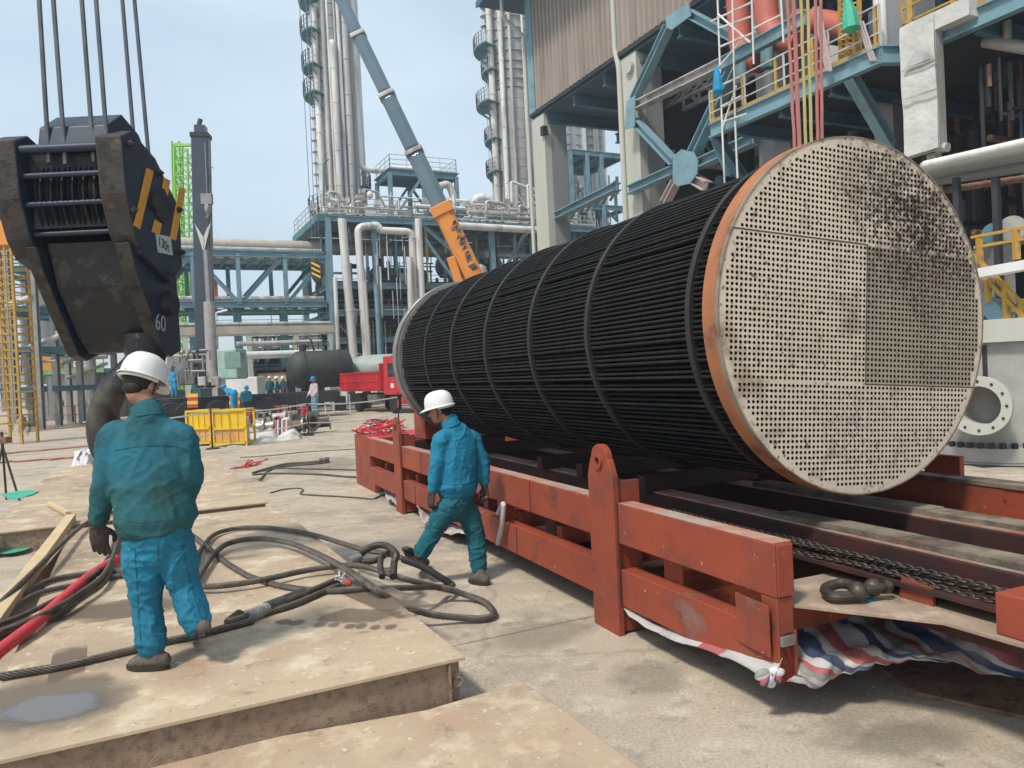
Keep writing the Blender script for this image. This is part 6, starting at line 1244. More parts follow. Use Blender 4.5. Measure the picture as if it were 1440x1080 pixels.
# support for the towers in the gap
rk2 = rack('pipe_rack', 'blue steel frame seen between the concrete columns, in front of the pale towers', 57, 63, [hv(803, 260, 57), hv(826, 260, 57), hv(846, 260, 57), hv(880, 260, 57)], [6, hz(820, 290, 57), hz(820, 215, 57)], base_m=None)
b = MB(); b.fb(G, (57, hv(803, 260, 57), hz(820, 215, 57) + .2), (63, hv(880, 260, 57), hz(820, 215, 57) + .26)); b.build('deck', M['blue_dk'], rk2)
b = MB(); b.fb(G, (64, hv(780, 260, 66) - 2, 0), (76, hv(840, 260, 66) + 4, 6)); o = b.build('tower_base', M['concrete'], bevel=.05); tag(o, 'plain concrete base carrying the pale towers behind the columns', 'plinth')
clutter(rk2, 57.2, 62, hv(803, 260, 57), hv(880, 260, 57), 6, hz(820, 240, 57), 90, .04, .15, ['silver2', 'silver', 'teal', 'pipe_tan'])

# ---------------------------------------------------------------- truss bridge left
tv0, tv1 = hv(150, 350), vA - .3
zt1, zb1 = hz(400, 357), hz(400, 427)
tb_ = thing('truss_bridge', 'blue grey steel truss bridge crossing between the dark crane boom and the blue pipe structure', 'bridge', G(FS, tv1, 0))
for s in (FS + .3, FS + 6.5):
    b = MB(); b.ibeam(G(s, tv0, zt1), G(s, tv1, zt1), .35, .45, .06); b.ibeam(G(s, tv0, zb1), G(s, tv1, zb1), .35, .45, .06); b.build('chord', M['blue' if s < 57 else 'teal'], tb_)
    nb = [hv(x, 400, FS + .3) for x in (210, 272, 336, 402, 461)]; 
    for k, v in enumerate(nb):
        if v < tv1 + .5: b = MB(); b.ibeam(G(s, v, zb1), G(s, v, zt1), .28, .28, .04, side=GN); b.build('post', M['blue' if s < 57 else 'teal'], tb_)
    for k in range(len(nb) - 1):
        a, c = (zt1, zb1) if k % 2 == 1 else (zb1, zt1)
        if k == 3: a, c = zb1, zt1
        b = MB(); b.ibeam(G(s, nb[k], a), G(s, nb[k + 1], c), .22, .26, .04); b.build('diagonal', M['blue' if s < 57 else 'teal'], tb_)
b = MB()
for k in range(16): v = tv0 + (tv1 - tv0) * k / 15; b.ibeam(G(FS + .3, v, zt1 + .0), G(FS + 6.5, v, zt1), .2, .3, .04); b.ibeam(G(FS + .3, v, zb1), G(FS + 6.5, v, zb1), .2, .3, .04)
b.build('cross_beam', M['teal'], tb_)
b = MB(); z = zb1 - .9; b.fb(G, (FS + 2, tv0, zb1 - .35), (FS + 4, tv1, zb1 - .24)); b.build('walkway', M['teal'], tb_)
for k, (x, ) in enumerate(((272,), (336,), (402,))): b = MB(); v = hv(x, 440); b.box(G(FS + 1.0, v, zb1 / 2), (.5, .5, zb1), (GN, GA, UP)); b.build('leg', M['teal'], tb_)
for k, (y, r, s, mm) in enumerate(((352, .16, FS + 2, 'silver2'), (364, .24, FS + 3.2, 'pipe_tan'), (368, .2, FS + 5, 'silver2'), (420, .2, FS + 2, 'silver'), (436, .14, FS + 3.5, 'silver2'))):
    b = MB(); z = hz(400, y, s); b.cyl(G(s, tv0, z), G(s, tv1 + .2, z), r, 10); b.build('bridge_pipe', M[mm], tb_, smooth=True)
b = MB(); b.box(GS(299, 405, FS + 1), (.6, .6, 1.1), (GN, GA, UP)); b.build('junction_box', M['pinkred'], tb_); b = MB(); b.box(GS(330, 349, FS + 5), (.9, .6, .5), (GN, GA, UP)); b.build('pipe_shoe', M['blackpaint'], tb_)
# lower old concrete/steel rack below the bridge
z2 = hz(400, 463, 52); t = thing('concrete_rack', 'low tan concrete pipe rack below the truss bridge, behind the dark tank', 'pipe rack', G(52, hv(400, 463, 52), 0))
la, lb_ = hv(240, 463, 52), hv(470, 463, 52)
for s in (52, 54): b = MB(); b.fb(G, (s, la, z2 - .25), (s + .3, lb_, z2 + .2)); b.build('beam', M['pipe_tan'], t)
for x in (262, 300, 352, 418, 466): b = MB(); b.box(G(52.2, hv(x, 500, 52), (z2 - .26) / 2), (.3, .3, z2 - .26), (GN, GA, UP)); b.build('column', M['concrete_w'], t)
b = MB()
for y, r in ((455, .14), (459, .1)): z = hz(400, y, 53); b.cyl(G(53, la, z), G(53, lb_, z), r, 8)
b.build('rack_pipe', M['silver2'], t, smooth=True); b = MB(); rail(b, [G(52.1, la, z2 + .2), G(52.1, lb_, z2 + .2)], .9, .022, 1.8, 1, False); b.build('handrail', M['teal'], t)
for y, r, mm in ((497, .20, 'white'), (500.5, .14, 'silver'), (482, .16, 'silver2')): b = MB(); z = hz(400, y, 51); b.cyl(G(51, hv(332, y, 51), z), G(51, hv(452, y, 51), z), r, 10); b.build('rack_pipe', M[mm], t, smooth=True)
# teal shed under it
sv0, sv1, sz = hv(352, 480, 58), hv(450, 480, 58), hz(400, 474, 58)
t = thing('shed', 'low teal framed shed with pipes behind the dark tank', 'shed', G(58, sv0, 0))
b = MB(); b.fb(G, (58, sv0, 0), (62, sv1, sz - 1.2)); b.build('wall', M['dark'], t); b = MB(); b.fb(G, (57.9, sv0 - .1, sz - 1.19), (62.2, sv1 + .1, sz - .95)); b.build('roof', M['teal'], t); b = MB()
for k in range(6): v = sv0 + (sv1 - sv0) * k / 5; b.bar(G(57.7, v, 0), G(57.7, v, sz), .18)
for z in (sz, sz - .9, sz - 2): b.bar(G(57.7, sv0, z), G(57.7, sv1, z), .16)
b.build('frame', M['teal'], t); clutter(t, 56.8, 57.6, sv0, sv1, sz - 1.8, sz - .1, 70, .04, .10, ['silver', 'white', 'silver2'])
t = thing('lit_opening_box', 'tan booth standing in for a yellow lit opening between the crane deck and the dark tank', 'booth', P(384, 560, 52)); c = P(384, 560, 52); c.z = 0
b = MB(); b.fb(lambda a, d, z: c + Vector((a, d, z)), (-1.0, .1, 0), (1.0, 2.4, 2.6)); b.build('wall', M['wood_y'], t); b = MB()  # yellow light of the opening put into a tan wall colour
for x in (-1.15, 1.1): b.fb(lambda a, d, z: c + Vector((a, d, z)), (x - .1, -.1, 0), (x + .12, 2.5, 2.8))
b.fb(lambda a, d, z: c + Vector((a, d, z)), (-1.25, -.12, 2.802), (1.25, 2.5, 3.0)); b.build('frame', M['blackpaint'], t)
pipe('lamp_pole', [P(308, 545, 50), P(304, 440, 50), P(320, 436, 50)], .07, 'white', 'thin white lamp pole right of the dark crane boom', cat='lamp pole', joints=False)
# white box body between
b = MB(); c = P(346, 545, 47); c.z = 1.6; b.box(c, (1.9, 1.5, 1.5)); o = b.build('equipment_box', M['white'], bevel=.05); tag(o, 'pale box shaped machine right of the mint crane cab', 'machine')
b = MB(); c.z = .42; b.box(c, (1.6, 1.2, .84)); b.build('base', M['blackpaint'], o)
# far horizon plant
rnd = random.Random(33); far = MB(); fg = {}
t = thing('far_plant', 'very distant row of grey low plant buildings and stacks on the horizon', 'buildings', (-60, 240, 0))
for k in range(40):
    x = rnd.uniform(-190, 120); y = rnd.uniform(200, 300); w = rnd.uniform(4, 16); h = rnd.uniform(3, 11); b = MB(); b.box((x, y, h / 2), (w, rnd.uniform(5, 12), h)); b.build('block', M[rnd.choice(['concrete', 'silver2', 'soffit', 'pipe_tan'])], t)
for k in range(14): x = rnd.uniform(-190, 60); b = MB(); b.cyl((x, 230, 0), (x, 230, rnd.uniform(9, 20)), rnd.uniform(.4, 1.1), 10); b.build('stack', M['silver2'], t, smooth=True)

# ================================================================ LEFT SIDE
t = thing('ladder_cage', 'tall yellow caged ladder tower at the left edge of the yard', 'ladder', P(8, 605, 30))
c = P(10, 600, 30); c.z = 0; top = P(0, 345, 30).z; b = MB()
for dx in (-.55, .55):
    for dy in (0, 1.0): b.bar(c + Vector((dx, dy, 0)), c + Vector((dx - .0, dy, top)), .09)
b.build('post', M['yellow'], t); b = MB(); z = .8
while z < top: 
    for dy in (0, 1.0): b.bar(c + Vector((-.55, dy, z)), c + Vector((.55, dy, z)), .05)
    for dx in (-.55, .55): b.bar(c + Vector((dx, 0, z)), c + Vector((dx, 1, z)), .05)
    z += .32
b.build('rung', M['yellow'], t); b = MB(); z = 2.6
for dx in (-.3, 0, .3): b.bar(c + Vector((dx, -.02, 1.5)), c + Vector((dx, -.02, top)), .045)
b.build('cage_strip', M['yellow'], t); b = MB(); b.box(c + Vector((0, .5, top + .45)), (1.3, 1.2, .9)); b.build('top_box', M['orange'], t)
t = thing('pipe_rack', 'grey green steel pipe frame behind the yellow ladder cage at left', 'pipe structure', P(35, 600, 42))
c = P(38, 595, 42); c.z = 0; top = P(30, 225, 42).z; b = MB()
for dx in (-2.2, -.6, .8):
    for dy in (0, 4, 8): b.ibeam(c + Vector((dx, dy, 0)), c + Vector((dx, dy, top if dx < 0 else top * .62)), .3, .3, .05, side=Vector((1, 0, 0)))
b.build('column', M['steel'], t); b = MB()
for z in [2.2, 4.4, 6.6, 8.8, 11]:
    for dy in (0, 4, 8): b.ibeam(c + Vector((-2.2, dy, z)), c + Vector((.8, dy, z)), .2, .3, .05)
    for dx in (-2.2, -.6, .8): b.ibeam(c + Vector((dx, 0, z)), c + Vector((dx, 8, z)), .2, .3, .05)
b.build('beam', M['teal'], t)
b = MB()
for k in range(26): q = c + Vector((rnd.uniform(-2.4, 1.6), rnd.uniform(-.3, 7), rnd.uniform(.3, 7))); b.tube([q, q + rnd.choice([Vector((0, 0, rnd.uniform(2, 6))), Vector((rnd.uniform(1, 2.5), 0, 0)), Vector((2.5, 0, .8))])], rnd.uniform(.06, .2), 8)
o = b.build('piping', M['silver2'], t, smooth=True, angle=50); o['kind'] = 'stuff'
b = MB(); c = P(73, 585, 60); c.z = 0; zt_ = P(68, 398, 60).z; b.lathe(c, UP, [(3.5, 1.55), (zt_ + 3.5, 1.55), (zt_ + 4.2, .9), (zt_ + 4.4, .05)], 32)
for z in (5.5, 8, 10.5): b.lathe(c, UP, [(z, 1.5), (z, 1.6), (z + .08, 1.6), (z + .08, 1.5)], 32)
o = b.build('grey_vessel', M['concrete'], smooth=True); tag(o, 'tall grey cylindrical vessel behind the green railed platform at left', 'vessel')
t = thing('stained_plinth', 'stained concrete plinth with green railed platform behind the distant worker', 'plinth', P(105, 592, 55))
a = P(62, 592, 55); c = P(150, 588, 55); a.z = c.z = 0; zp_ = P(105, 520, 55).z; X = (c - a).normalized(); Y = UP.cross(X)
M['plinth'] = mat('stained_concrete', (.42, .39, .34), .85, c2=(.30, .28, .25), sc=.6, dirt=[((.08, .07, .065), .9, .52, .62), ((.20, .12, .09), .5, .6, .75)], streak=True)
b = MB(); b.hexa([a, c, c + Y * 7, a + Y * 7] + [q + UP * (zp_ - .3) for q in (a, c, c + Y * 7, a + Y * 7)]); b.build('wall', M['plinth'], t)
b = MB(); q = [a - X * 1.0 - Y * .6, c + X * .3 - Y * .6, c + Y * 7, a + Y * 7 - X]; b.hexa([p + UP * (zp_ - .28) for p in q] + [p + UP * (zp_) for p in q]); b.build('deck', M['green'], t)
b = MB(); rail(b, [p + UP * zp_ for p in (q[3], q[0], q[1])], 1.1, .03, 1.2); b.build('handrail', M['yellow'], t)
b = MB(); b.box(a - X * .2 + Y * 1.0 + UP * (zp_ + .7), (1.4, 1.2, 1.3), (X, Y, UP)); b.build('cabinet', M['orange'], t)
b = MB()
for k in range(3): rail(b, [a - X * .6 - Y * .8 + UP * k * 1.2, a + X * .6 - Y * .8 + UP * k * 1.2], 1.15, .03, .4, 2, False)
b.build('ladder_cage', M['yellow'], t)
b = MB(); c = P(20, 604, 48); c2_ = P(150, 598, 48); c.z = c2_.z = 0; rail(b, [c, c2_], 1.1, .03, 1.7, 1, False); o = b.build('crowd_barrier', M['pinkred']); tag(o, 'low red rail barrier in front of the stained plinth', 'barrier')
# ================================================================ RIGHT BUILDING  (facade plane across = BVv)
BV2 = 22.0
def bv(x, y, v=BV2): p = GV(x, y, v); return p.dot(GA), p.z
bd = thing('process_building', 'big process building with corrugated upper wall on tall concrete columns, blue braces below', 'building', G(33, BV2, 0))
zw = 17.1; zr = 24.0; sL = 40.5; sR = 12.0
def corr(name, s0, s1, v, z0, z1, m, par, pitch=.42, dep=.15):
    b = MB(); n = int((s1 - s0) / pitch); V = []
    for i in range(n):
        a = s0 + (s1 - s0) * i / n; w = (s1 - s0) / n
        for ds, dv in ((0, 0), (.18, -dep), (.5, -dep), (.68, 0)): V.append((a + w * ds, v + dv))
    V.append((s1, v)); k = len(V)
    b.add([G(s, v_, z0) for s, v_ in V] + [G(s, v_, z1) for s, v_ in V], [(i, i + 1, k + i + 1, k + i) for i in range(k - 1)]); o = b.build(name, M[m], par); sd_ = o.modifiers.new('t', 'SOLIDIFY'); sd_.thickness = .02; return o
wl_ = corr('corrugated_wall', sR, sL - .7, BV2, zw, zr - .3, 'corr', bd)
b = MB(); b.fb(G, (sL - .68, BV2 - .12, zw - .1), (sL + .05, BV2 + .1, zr)); b.build('corner_panel', M['blue'], bd)
b = MB(); b.fb(G, (sL - .1, BV2 + .101, zw), (sL + .05, BV2 + 16, zr)); b.build('end_wall', M['corr'], bd)
b = MB(); b.fb(G, (sR, BV2 - 2.3, zr), (sL + 2.0, BV2 + 17, zr + .25)); b.build('roof', M['soffit'], bd); b = MB(); b.fb(G, (sR, BV2 - 2.35, zr - .05), (sL + 2.1, BV2 - 2.25, zr + .3)); b.build('roof_edge', M['blue_dk'], bd)
b = MB(); b.fb(G, (sR, BV2 + .05, zw - .35), (sL, BV2 + 16, zw - .05)); b.build('floor_slab', M['soffit'], bd); b = MB(); b.fb(G, (sR, BV2 - .14, zw - .22), (sL, BV2 + .04, zw - .02)); b.build('wall_flashing', M['dark'], bd)
b = MB()
for s in (39, 36, 33, 30, 27, 24): b.ibeam(G(s, BV2 + .2, zw - .65), G(s, BV2 + 16, zw - .65), .3, .55, .06)
b.ibeam(G(sR, BV2 + 6, zw - .9), G(sL, BV2 + 6, zw - .9), .3, .6, .06); b.build('floor_beam', M['blue_dk'], bd)
W = 1.45
c1s, c1e = bv(755, 330)[0], bv(789, 342)[0]
for s in (40.5 - W, 31.4 - W):
    b = MB(); b.fb(G, (s, BV2 + .02, 0), (s + W, BV2 + W + .02, zw - .36)); cm = b.build('column', M['concrete'], bd, bevel=.03)
    b = MB(); b.fb(G, (s - .004, BV2 - .02, 0), (s + W + .01, BV2 + .018, zw - .36)); b.fb(G, (s - .012, BV2 - .02, 0), (s - .005, BV2 + .42, zw - .37)); b.build('column_edge', M['concrete_w'], cm)
for s in (40.5 - W, 31.4 - W, 22, 14):
    b = MB(); b.fb(G, (s, BV2 + 14, 0), (s + W, BV2 + 14 + W, zw - .36)); b.build('column', M['concrete'], bd)
for s in (22.4 - W,): b = MB(); b.fb(G, (s, BV2 + .02, 0), (s + W, BV2 + W, zw - .36)); b.build('column', M['concrete'], bd)
pipe('drain_pipe', [G(31.4 + .05, BV2 - .12, zr - .3), G(31.4 + .05, BV2 - .12, zw + .2), G(31.2, BV2 - .12, zw - .7), G(31.2, BV2 - .12, 6)], .13, 'concrete_w', par=bd, joints=False)
pipe('drain_pipe', [G(40.6, BV2 - 1.6, zr - .1), G(40.6, BV2 - 1.6, zr - 1.3), G(40.75, BV2 - .15, zr - 2.2), G(40.75, BV2 - .15, 6)], .11, 'concrete_w', par=bd, joints=False)
# beams between the columns
for z in (bv(820, 232)[1] + .3, bv(820, 255)[1]): b = MB(); b.ibeam(G(39.4, BV2 + 9, z + 1.2), G(31, BV2 + 9, z + 1.2), .4, .8, .06); b.build('tie_beam', M['blue_dk'], bd)
b = MB(); b.box(GV(765, 184, BV2 - .05), (.35, .3, .5), (GA, GN, UP)); b.build('fixture', M['blackpaint'], bd)
M['palepink'] = mat('pale_primer', (.50, .42, .40), .7)
# the big blue braces (plane a little inside the columns)
BP_ = BV2 - .35
def br(x0, y0, x1, y1, w=.42, m='blue', v=BP_, name='brace', dv=0): b = MB(); b.ibeam(GV(x0, y0, v), GV(x1, y1, v + dv), w, w * .8, .05, side=GN); return b.build(name, M[m], bd)
def gus(L, m='blue', v=BP_ - .28): b = MB(); b.prism([GV(x, y, v) for x, y in L], GN * .06); return b.build('gusset_plate', M[m], bd)
gus([(881, 142), (893, 134), (892, 178), (878, 182)]); gus([(936, 24), (968, 4), (971, 22), (944, 42), (937, 38)])
gus([(946, 220), (958, 210), (975, 214), (981, 226), (980, 244), (970, 258), (952, 262), (946, 252)])
br(892, 140, 940, 38); br(968, 18, 1046, 60); br(893, 150, 1040, 78, .48, 'silver2'); br(893, 170, 948, 228); br(976, 215, 1035, 92, .5); br(885, 268, 948, 240, .5); br(980, 232, 1060, 196, .5); br(762, 314, 868, 262, .5, v=BV2 + .6)
br(950, 256, 935, 285, .4, 'palepink'); br(975, 250, 995, 262, .5, 'palepink'); br(1005, 188, 1030, 245, .4, 'blue_dk', v=21)
for k in range(9): # latticed lower chord detail
    br(770 + k * 11, 322 - k * 5, 776 + k * 11, 312 - k * 5, .12, 'blue', v=BV2 + 1.1, name='lacing'); 
for k in range(8): br(895 + k * 7, 182 + k * 6, 905 + k * 9, 172 + k * 8, .1, 'steel', v=BV2 + 2.2, name='lacing')
for k in range(7): br(915 + k * 16, 160 - k * 9, 925 + k * 16, 150 - k * 9, .12, 'steel', v=BV2 + 2.0, name='lacing')
br(900, 166, 1046, 96, .25, 'silver2', v=BV2 + 2.2); br(900, 125, 960, 42, .25, 'steel', v=BV2 + 5); br(890, 100, 930, 80, .2, 'steel', v=BV2 + 5)
# dark depth behind everything
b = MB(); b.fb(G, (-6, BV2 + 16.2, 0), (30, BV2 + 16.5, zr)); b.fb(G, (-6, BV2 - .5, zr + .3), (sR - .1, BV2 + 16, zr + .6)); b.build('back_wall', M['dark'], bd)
b = MB(); b.fb(G, (31.45, BV2 + W + .1, 0), (31.7, BV2 + 16.1, zw - .4)); b.build('shade_blocker', M['dark'], bd)  # added dark sheet, blocks the sky so this bay reads as shaded
def lat(v, s0, s1, za, zb, n, m, w=.14):
    for k in range(n):
        a, c = s0 + (s1 - s0) * k / n, s0 + (s1 - s0) * (k + 1) / n; b = MB(); b.bar(G(a, v, za), G(c, v, zb), w); b.bar(G(c, v, zb), G(c, v, za), w); b.bar(G(a, v, za), G(c, v, za), w * 1.3); b.bar(G(a, v, zb), G(c, v, zb), w * 1.3); b.build('lattice_truss', M[m], bd)
lat(BV2 + 2.6, 23, 30.8, 8.2, 9.6, 7, 'blue'); lat(BV2 + 4.5, 23, 30.8, 12.0, 13.2, 8, 'steel'); lat(BV2 + 7, 22, 31, 10.2, 11.2, 8, 'teal'); lat(BV2 + 3.4, 22.5, 30.8, 14.6, 15.6, 7, 'silver2'); lat(BV2 + 8, 22, 31, 14.0, 15.4, 7, 'steel', .2)
clutter(bd, 22, 31, BV2 + 3, BV2 + 10, 7, 16.2, 120, .05, .15, ['steel', 'dark', 'soffit', 'teal', 'silver2', 'blue_dk'], vert=.35)
b = MB(); b.lathe(GV(797 + 93, 95, BV2 + .1), -GN, [(0, .3), (.3, .3), (.3, .2)], 16); b.build('fan', M['concrete_w'], bd, smooth=True)
# ---------------------------------------------------------------- platform with yellow rails
PV = 19.0
pf = thing('steel_platform', 'long blue edged platform with yellow railing behind the tubesheet top', 'platform', G(18, PV, 0))
zP = 10.25; ps0, ps1 = 21.6, 15.2
def pbeam(s0, s1, z, v0=PV, h=.5, m='blue', name='edge_beam'): b = MB(); b.ibeam(G(s0, v0, z), G(s1, v0, z), .25, h, .05, side=GN); return b.build(name, M[m], pf)
pbeam(21.6, 14.6, 10.15); pbeam(13.9, -4, 10.0); pbeam(21.6, 17.6, 12.55, PV + .5, .45)
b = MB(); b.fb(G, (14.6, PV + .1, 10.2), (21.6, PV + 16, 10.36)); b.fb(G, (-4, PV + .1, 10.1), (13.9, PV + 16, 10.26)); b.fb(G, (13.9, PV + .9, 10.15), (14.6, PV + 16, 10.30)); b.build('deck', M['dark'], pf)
b = MB(); b.ibeam(G(14.6, PV, 10.15), G(14.25, PV + .6, 10.1), .25, .5, .05); b.ibeam(G(14.25, PV + .6, 10.1), G(13.9, PV, 10.0), .25, .5, .05); b.build('notch_beam', M['blue'], pf)
b = MB()
for s in (20.5, 18.5, 16.5, 12, 9, 6): b.ibeam(G(s, PV + .2, 9.9), G(s, PV + 14, 9.9), .2, .4, .05)
b.build('joist', M['blue_dk'], pf)
for s in (21.0, 16.8, 11.2, 4.0): b = MB(); b.box(G(s, PV + 3.2, 4.95), (.7, .7, 9.9), (GA, GN, UP)); b.build('column', M['concrete'], pf)
for (x0, y0, x1, y1, m) in ((1196, 108, 1252, 205, 'blue'), (1006, 192, 1045, 250, 'blue_dk')): b = MB(); b.ibeam(GV(x0, y0, PV + .1), GV(x1, y1, PV + 1.8), .32, .32, .05, side=GA); b.build('knee_brace', M[m], pf)
b = MB(); rail(b, [G(21.6, PV, 10.4), G(14.6, PV, 10.4)], 1.15, .028, 1.5, 2, True); b.build('handrail', M['silver2'], pf)
b = MB(); 
for s in (21.4, 19.9, 18.4, 16.9, 15.4, 14.7): b.fb(G, (s, PV - .02, 10.4), (s + .10, PV + .05, 11.55))
for s in (13.6, 12.4, 11.0, 9.0): b.fb(G, (s, PV - .02, 10.25), (s + .14, PV + .05, 11.6))
b.fb(G, (14.6, PV - .05, 10.40), (21.6, PV - .03, 10.52)); b.fb(G, (2, PV - .05, 10.26), (13.9, PV - .03, 10.38)); b.build('rail_post', M['yellow'], pf)
b = MB(); rail(b, [G(13.9, PV, 10.3), G(2, PV, 10.3)], 1.2, .03, 1.5, 2, True); b.build('handrail', M['yellow'], pf)
for (x0, x1, y) in ((1345, 1368, 22), (1372, 1408, 8)): b = MB(); b.fb(G, (bv(x1, y, PV + .4)[0], PV + .4, 10.4), (bv(x0, y, PV + .4)[0], PV + .6, 11.2)); b.build('blue_sheet', M['cy'], pf)
# yellow ladder gate on the notch
b = MB()
for x in (1182, 1192, 1209): b.bar(GV(x, 88, PV + .3), GV(x - 1, -10, PV + .3), .10)
for k in range(14): b.bar(GV(1182, 84 - k * 7, PV + .3), GV(1209, 80 - k * 7, PV + .3), .05)
b.build('caged_ladder', M['yellow'], pf)
b = MB(); b.prism([GV(x, y, PV + .6) for x, y in ((1158, 62), (1232, 72), (1234, 90), (1160, 98))], GN * .05); b.build('kick_plate', M['concrete_w'], pf)
b = MB()
for k in range(4): b.bar(GV(1144 + k * 2.5, 10, PV - .3), GV(1162 + k * 2.2, 100, PV - .3), .06)
for k in range(3): b.bar(GV(1205 + k * 4, 30, PV - .1), GV(1225 + k * 3, 86, PV - .1), .05)
b.build('pale_strut', M['palepink'], pf)
o = MB().tube(spline([GV(1190, -4, PV - .4), GV(1193, 10, PV - .4), GV(1195, 22, PV - .4), GV(1198, 46, PV - .4)], 5), .2, 8, rr=[.10 + .16 * (i / 15) - (.2 if i == 15 else 0) for i in range(16)]).build('green_cloth', M['lime'], smooth=True); o.data.materials[0] = M['greennet']; tag(o, 'bright green cloth hanging from the yellow ladder above the tubesheet', 'cloth')
o = MB().tube([GV(1007, 92, PV - .4), GV(1009, 105, PV - .4), GV(1010, 128, PV - .4), GV(1009, 136, PV - .4)], .2, 8, rr=[.03, .13, .20, .05]).build('blue_cloth', M['cy'], smooth=True); tag(o, 'furled bright blue cloth hanging on the scaffold by the platform end', 'cloth')
# white wrapped duct
WV = 18.6
wd = thing('wrapped_duct', 'tall white plastic wrapped duct standing against the platform right of the tubesheet', 'duct', GV(1290, 215, WV))
p = [GV(1264, 38, WV), GV(1272, 223, WV), GV(1321, 207, WV), GV(1314, 17, WV)]
sa, sb_ = bv(1268, 130, WV)[0], bv(1317, 120, WV)[0]; za, zb_ = GV(1271, 222, WV).z, GV(1264, 40, WV).z
b = MB(); n = 10; m_ = 16; V = []
for i in range(n + 1):
    for j in range(m_ + 1): s = sa + (sb_ - sa) * i / n; z = za + (zb_ - za) * j / m_; V.append(G(s, WV + noise.noise(Vector((s * 2, z * 1.4, 1))) * .07, z))
b.add(V, [(i * (m_ + 1) + j, (i + 1) * (m_ + 1) + j, (i + 1) * (m_ + 1) + j + 1, i * (m_ + 1) + j + 1) for i in range(n) for j in range(m_)]); b.fb(G, (sb_ + .01, WV + .08, za), (sa - .01, WV + .28, zb_ - .02)); b.build('wrapping', M['wrap'], wd, smooth=True, angle=50)
b = MB(); b.fb(G, (sb_ - .02, WV + .0, za), (sb_ + .0, WV + .3, zb_)); b.build('side_panel', M['silver2'], wd)
b = MB(); b.prism([GV(x, y, WV - .08) for x, y in ((1270, 98), (1289, 68), (1313, 80))], GN * .012); b.build('shade_flap', M['silver2'], wd)
for y0, y1 in ((140, 125), (100, 82)): b = MB(); b.bar(GV(1269, y0, WV - .09), GV(1317, y1, WV - .09), .03, .03); b.build('strap', M['silver2'], wd)
b = MB(); b.fb(G, (bv(1362, 0, WV)[0], WV, zb_ - .45), (sb_ + .02, WV + .5, zb_)); b.build('top_duct', M['wrap'], wd)
b = MB(); b.box(G((sa + sb_) / 2, WV + .5, za / 2), (.25, .25, za), (GA, GN, UP)); b.cyl(GV(1318, 209, WV + .2), GV(1333, 207, WV + .2), .12, 10); b.build('duct_leg', M['concrete_w'], wd)
# red process pipes above platform
def rp(L, v, r, lb, m='pinkred'): return pipe('red_pipe', [GV(x, y, v) for x, y in L], r, m, lb, joints=True)
rp([(1036, -30), (1041, 60), (1048, 84), (1070, 86)], PV + 1.6, .42, 'thick salmon red pipe descending and bending above the platform, left one')
rp([(1073, -30), (1080, 40), (1096, 58), (1125, 62)], PV + 1.8, .42, 'thick salmon red pipe descending and bending above the platform, right one')
rp([(1120, 30), (1160, 30), (1195, 42)], PV + 2.6, .40, 'thick salmon red pipe running right behind the yellow slings')
for k, (x, y0, y1) in enumerate(((1042, 74, 118), (1078, 50, 96))): pipe('pipe_support', [GV(x, y0, PV + 1.2), GV(x + 1, y1, PV + 1.2)], .22, 'blue', ('left' if k == 0 else 'right') + ' short pale blue stub supporting the salmon red pipes', joints=False, cat='support')
t = thing('scaffold', 'tall thin pale scaffold poles beside the salmon red pipes', 'scaffold', GV(1020, 180, PV - .3))
for i, (x0, y0, x1, y1) in enumerate(((1009, -5, 1016, 188), (1030, -5, 1034, 175), (1057, -5, 1060, 90), (1098, -5, 1102, 60), (1010, 40, 1060, 22), (1012, 66, 1062, 45), (1010, 20, 1055, 60), (1014, 120, 1040, 108), (1014, 150, 1042, 135), (1015, 172, 1050, 160), (1000, 30, 1060, 2), (1060, 40, 1100, 20), (1010, 95, 1040, 60), (1016, 180, 1036, 120))): b = MB(); b.cyl(GV(x0, y0, PV - .3), GV(x1, y1, PV - .2), .035, 6); b.build('tube', M['silver'], t, smooth=True)
b = MB(); q = GV(1016, 188, PV - .3); b.cyl(q, Vector((q.x, q.y, 0)), .035, 6); q = GV(1034, 175, PV - .3); b.cyl(q, Vector((q.x, q.y, 0)), .035, 6); b.build('tube', M['silver'], t)
for k, x in enumerate((1233, 1240)): pipe('riser_pipe', [GV(x, -20, PV + .5), GV(x + 3, 78, PV + .5)], .12, 'silver', ('left' if k == 0 else 'right') + ' of two thin white riser pipes on the platform left of the wrapped duct', joints=False)
b = MB(); b.fb(G, (bv(1285, 10, PV + 2)[0], PV + 2, 10.4), (bv(1246, 10, PV + 2)[0], PV + 3, 14.5)); o = b.build('cabinet', M['concrete'], bevel=.03); tag(o, 'grey ribbed cabinet on the platform behind the wrapped duct', 'cabinet')
clutter(pf, PV * 0 + 8, 21, PV + 1.5, PV + 8, 10.6, 16, 190, .05, .16, ['dark', 'teal', 'steel', 'blue_dk', 'silver2', 'soffit', 'pinkred'])
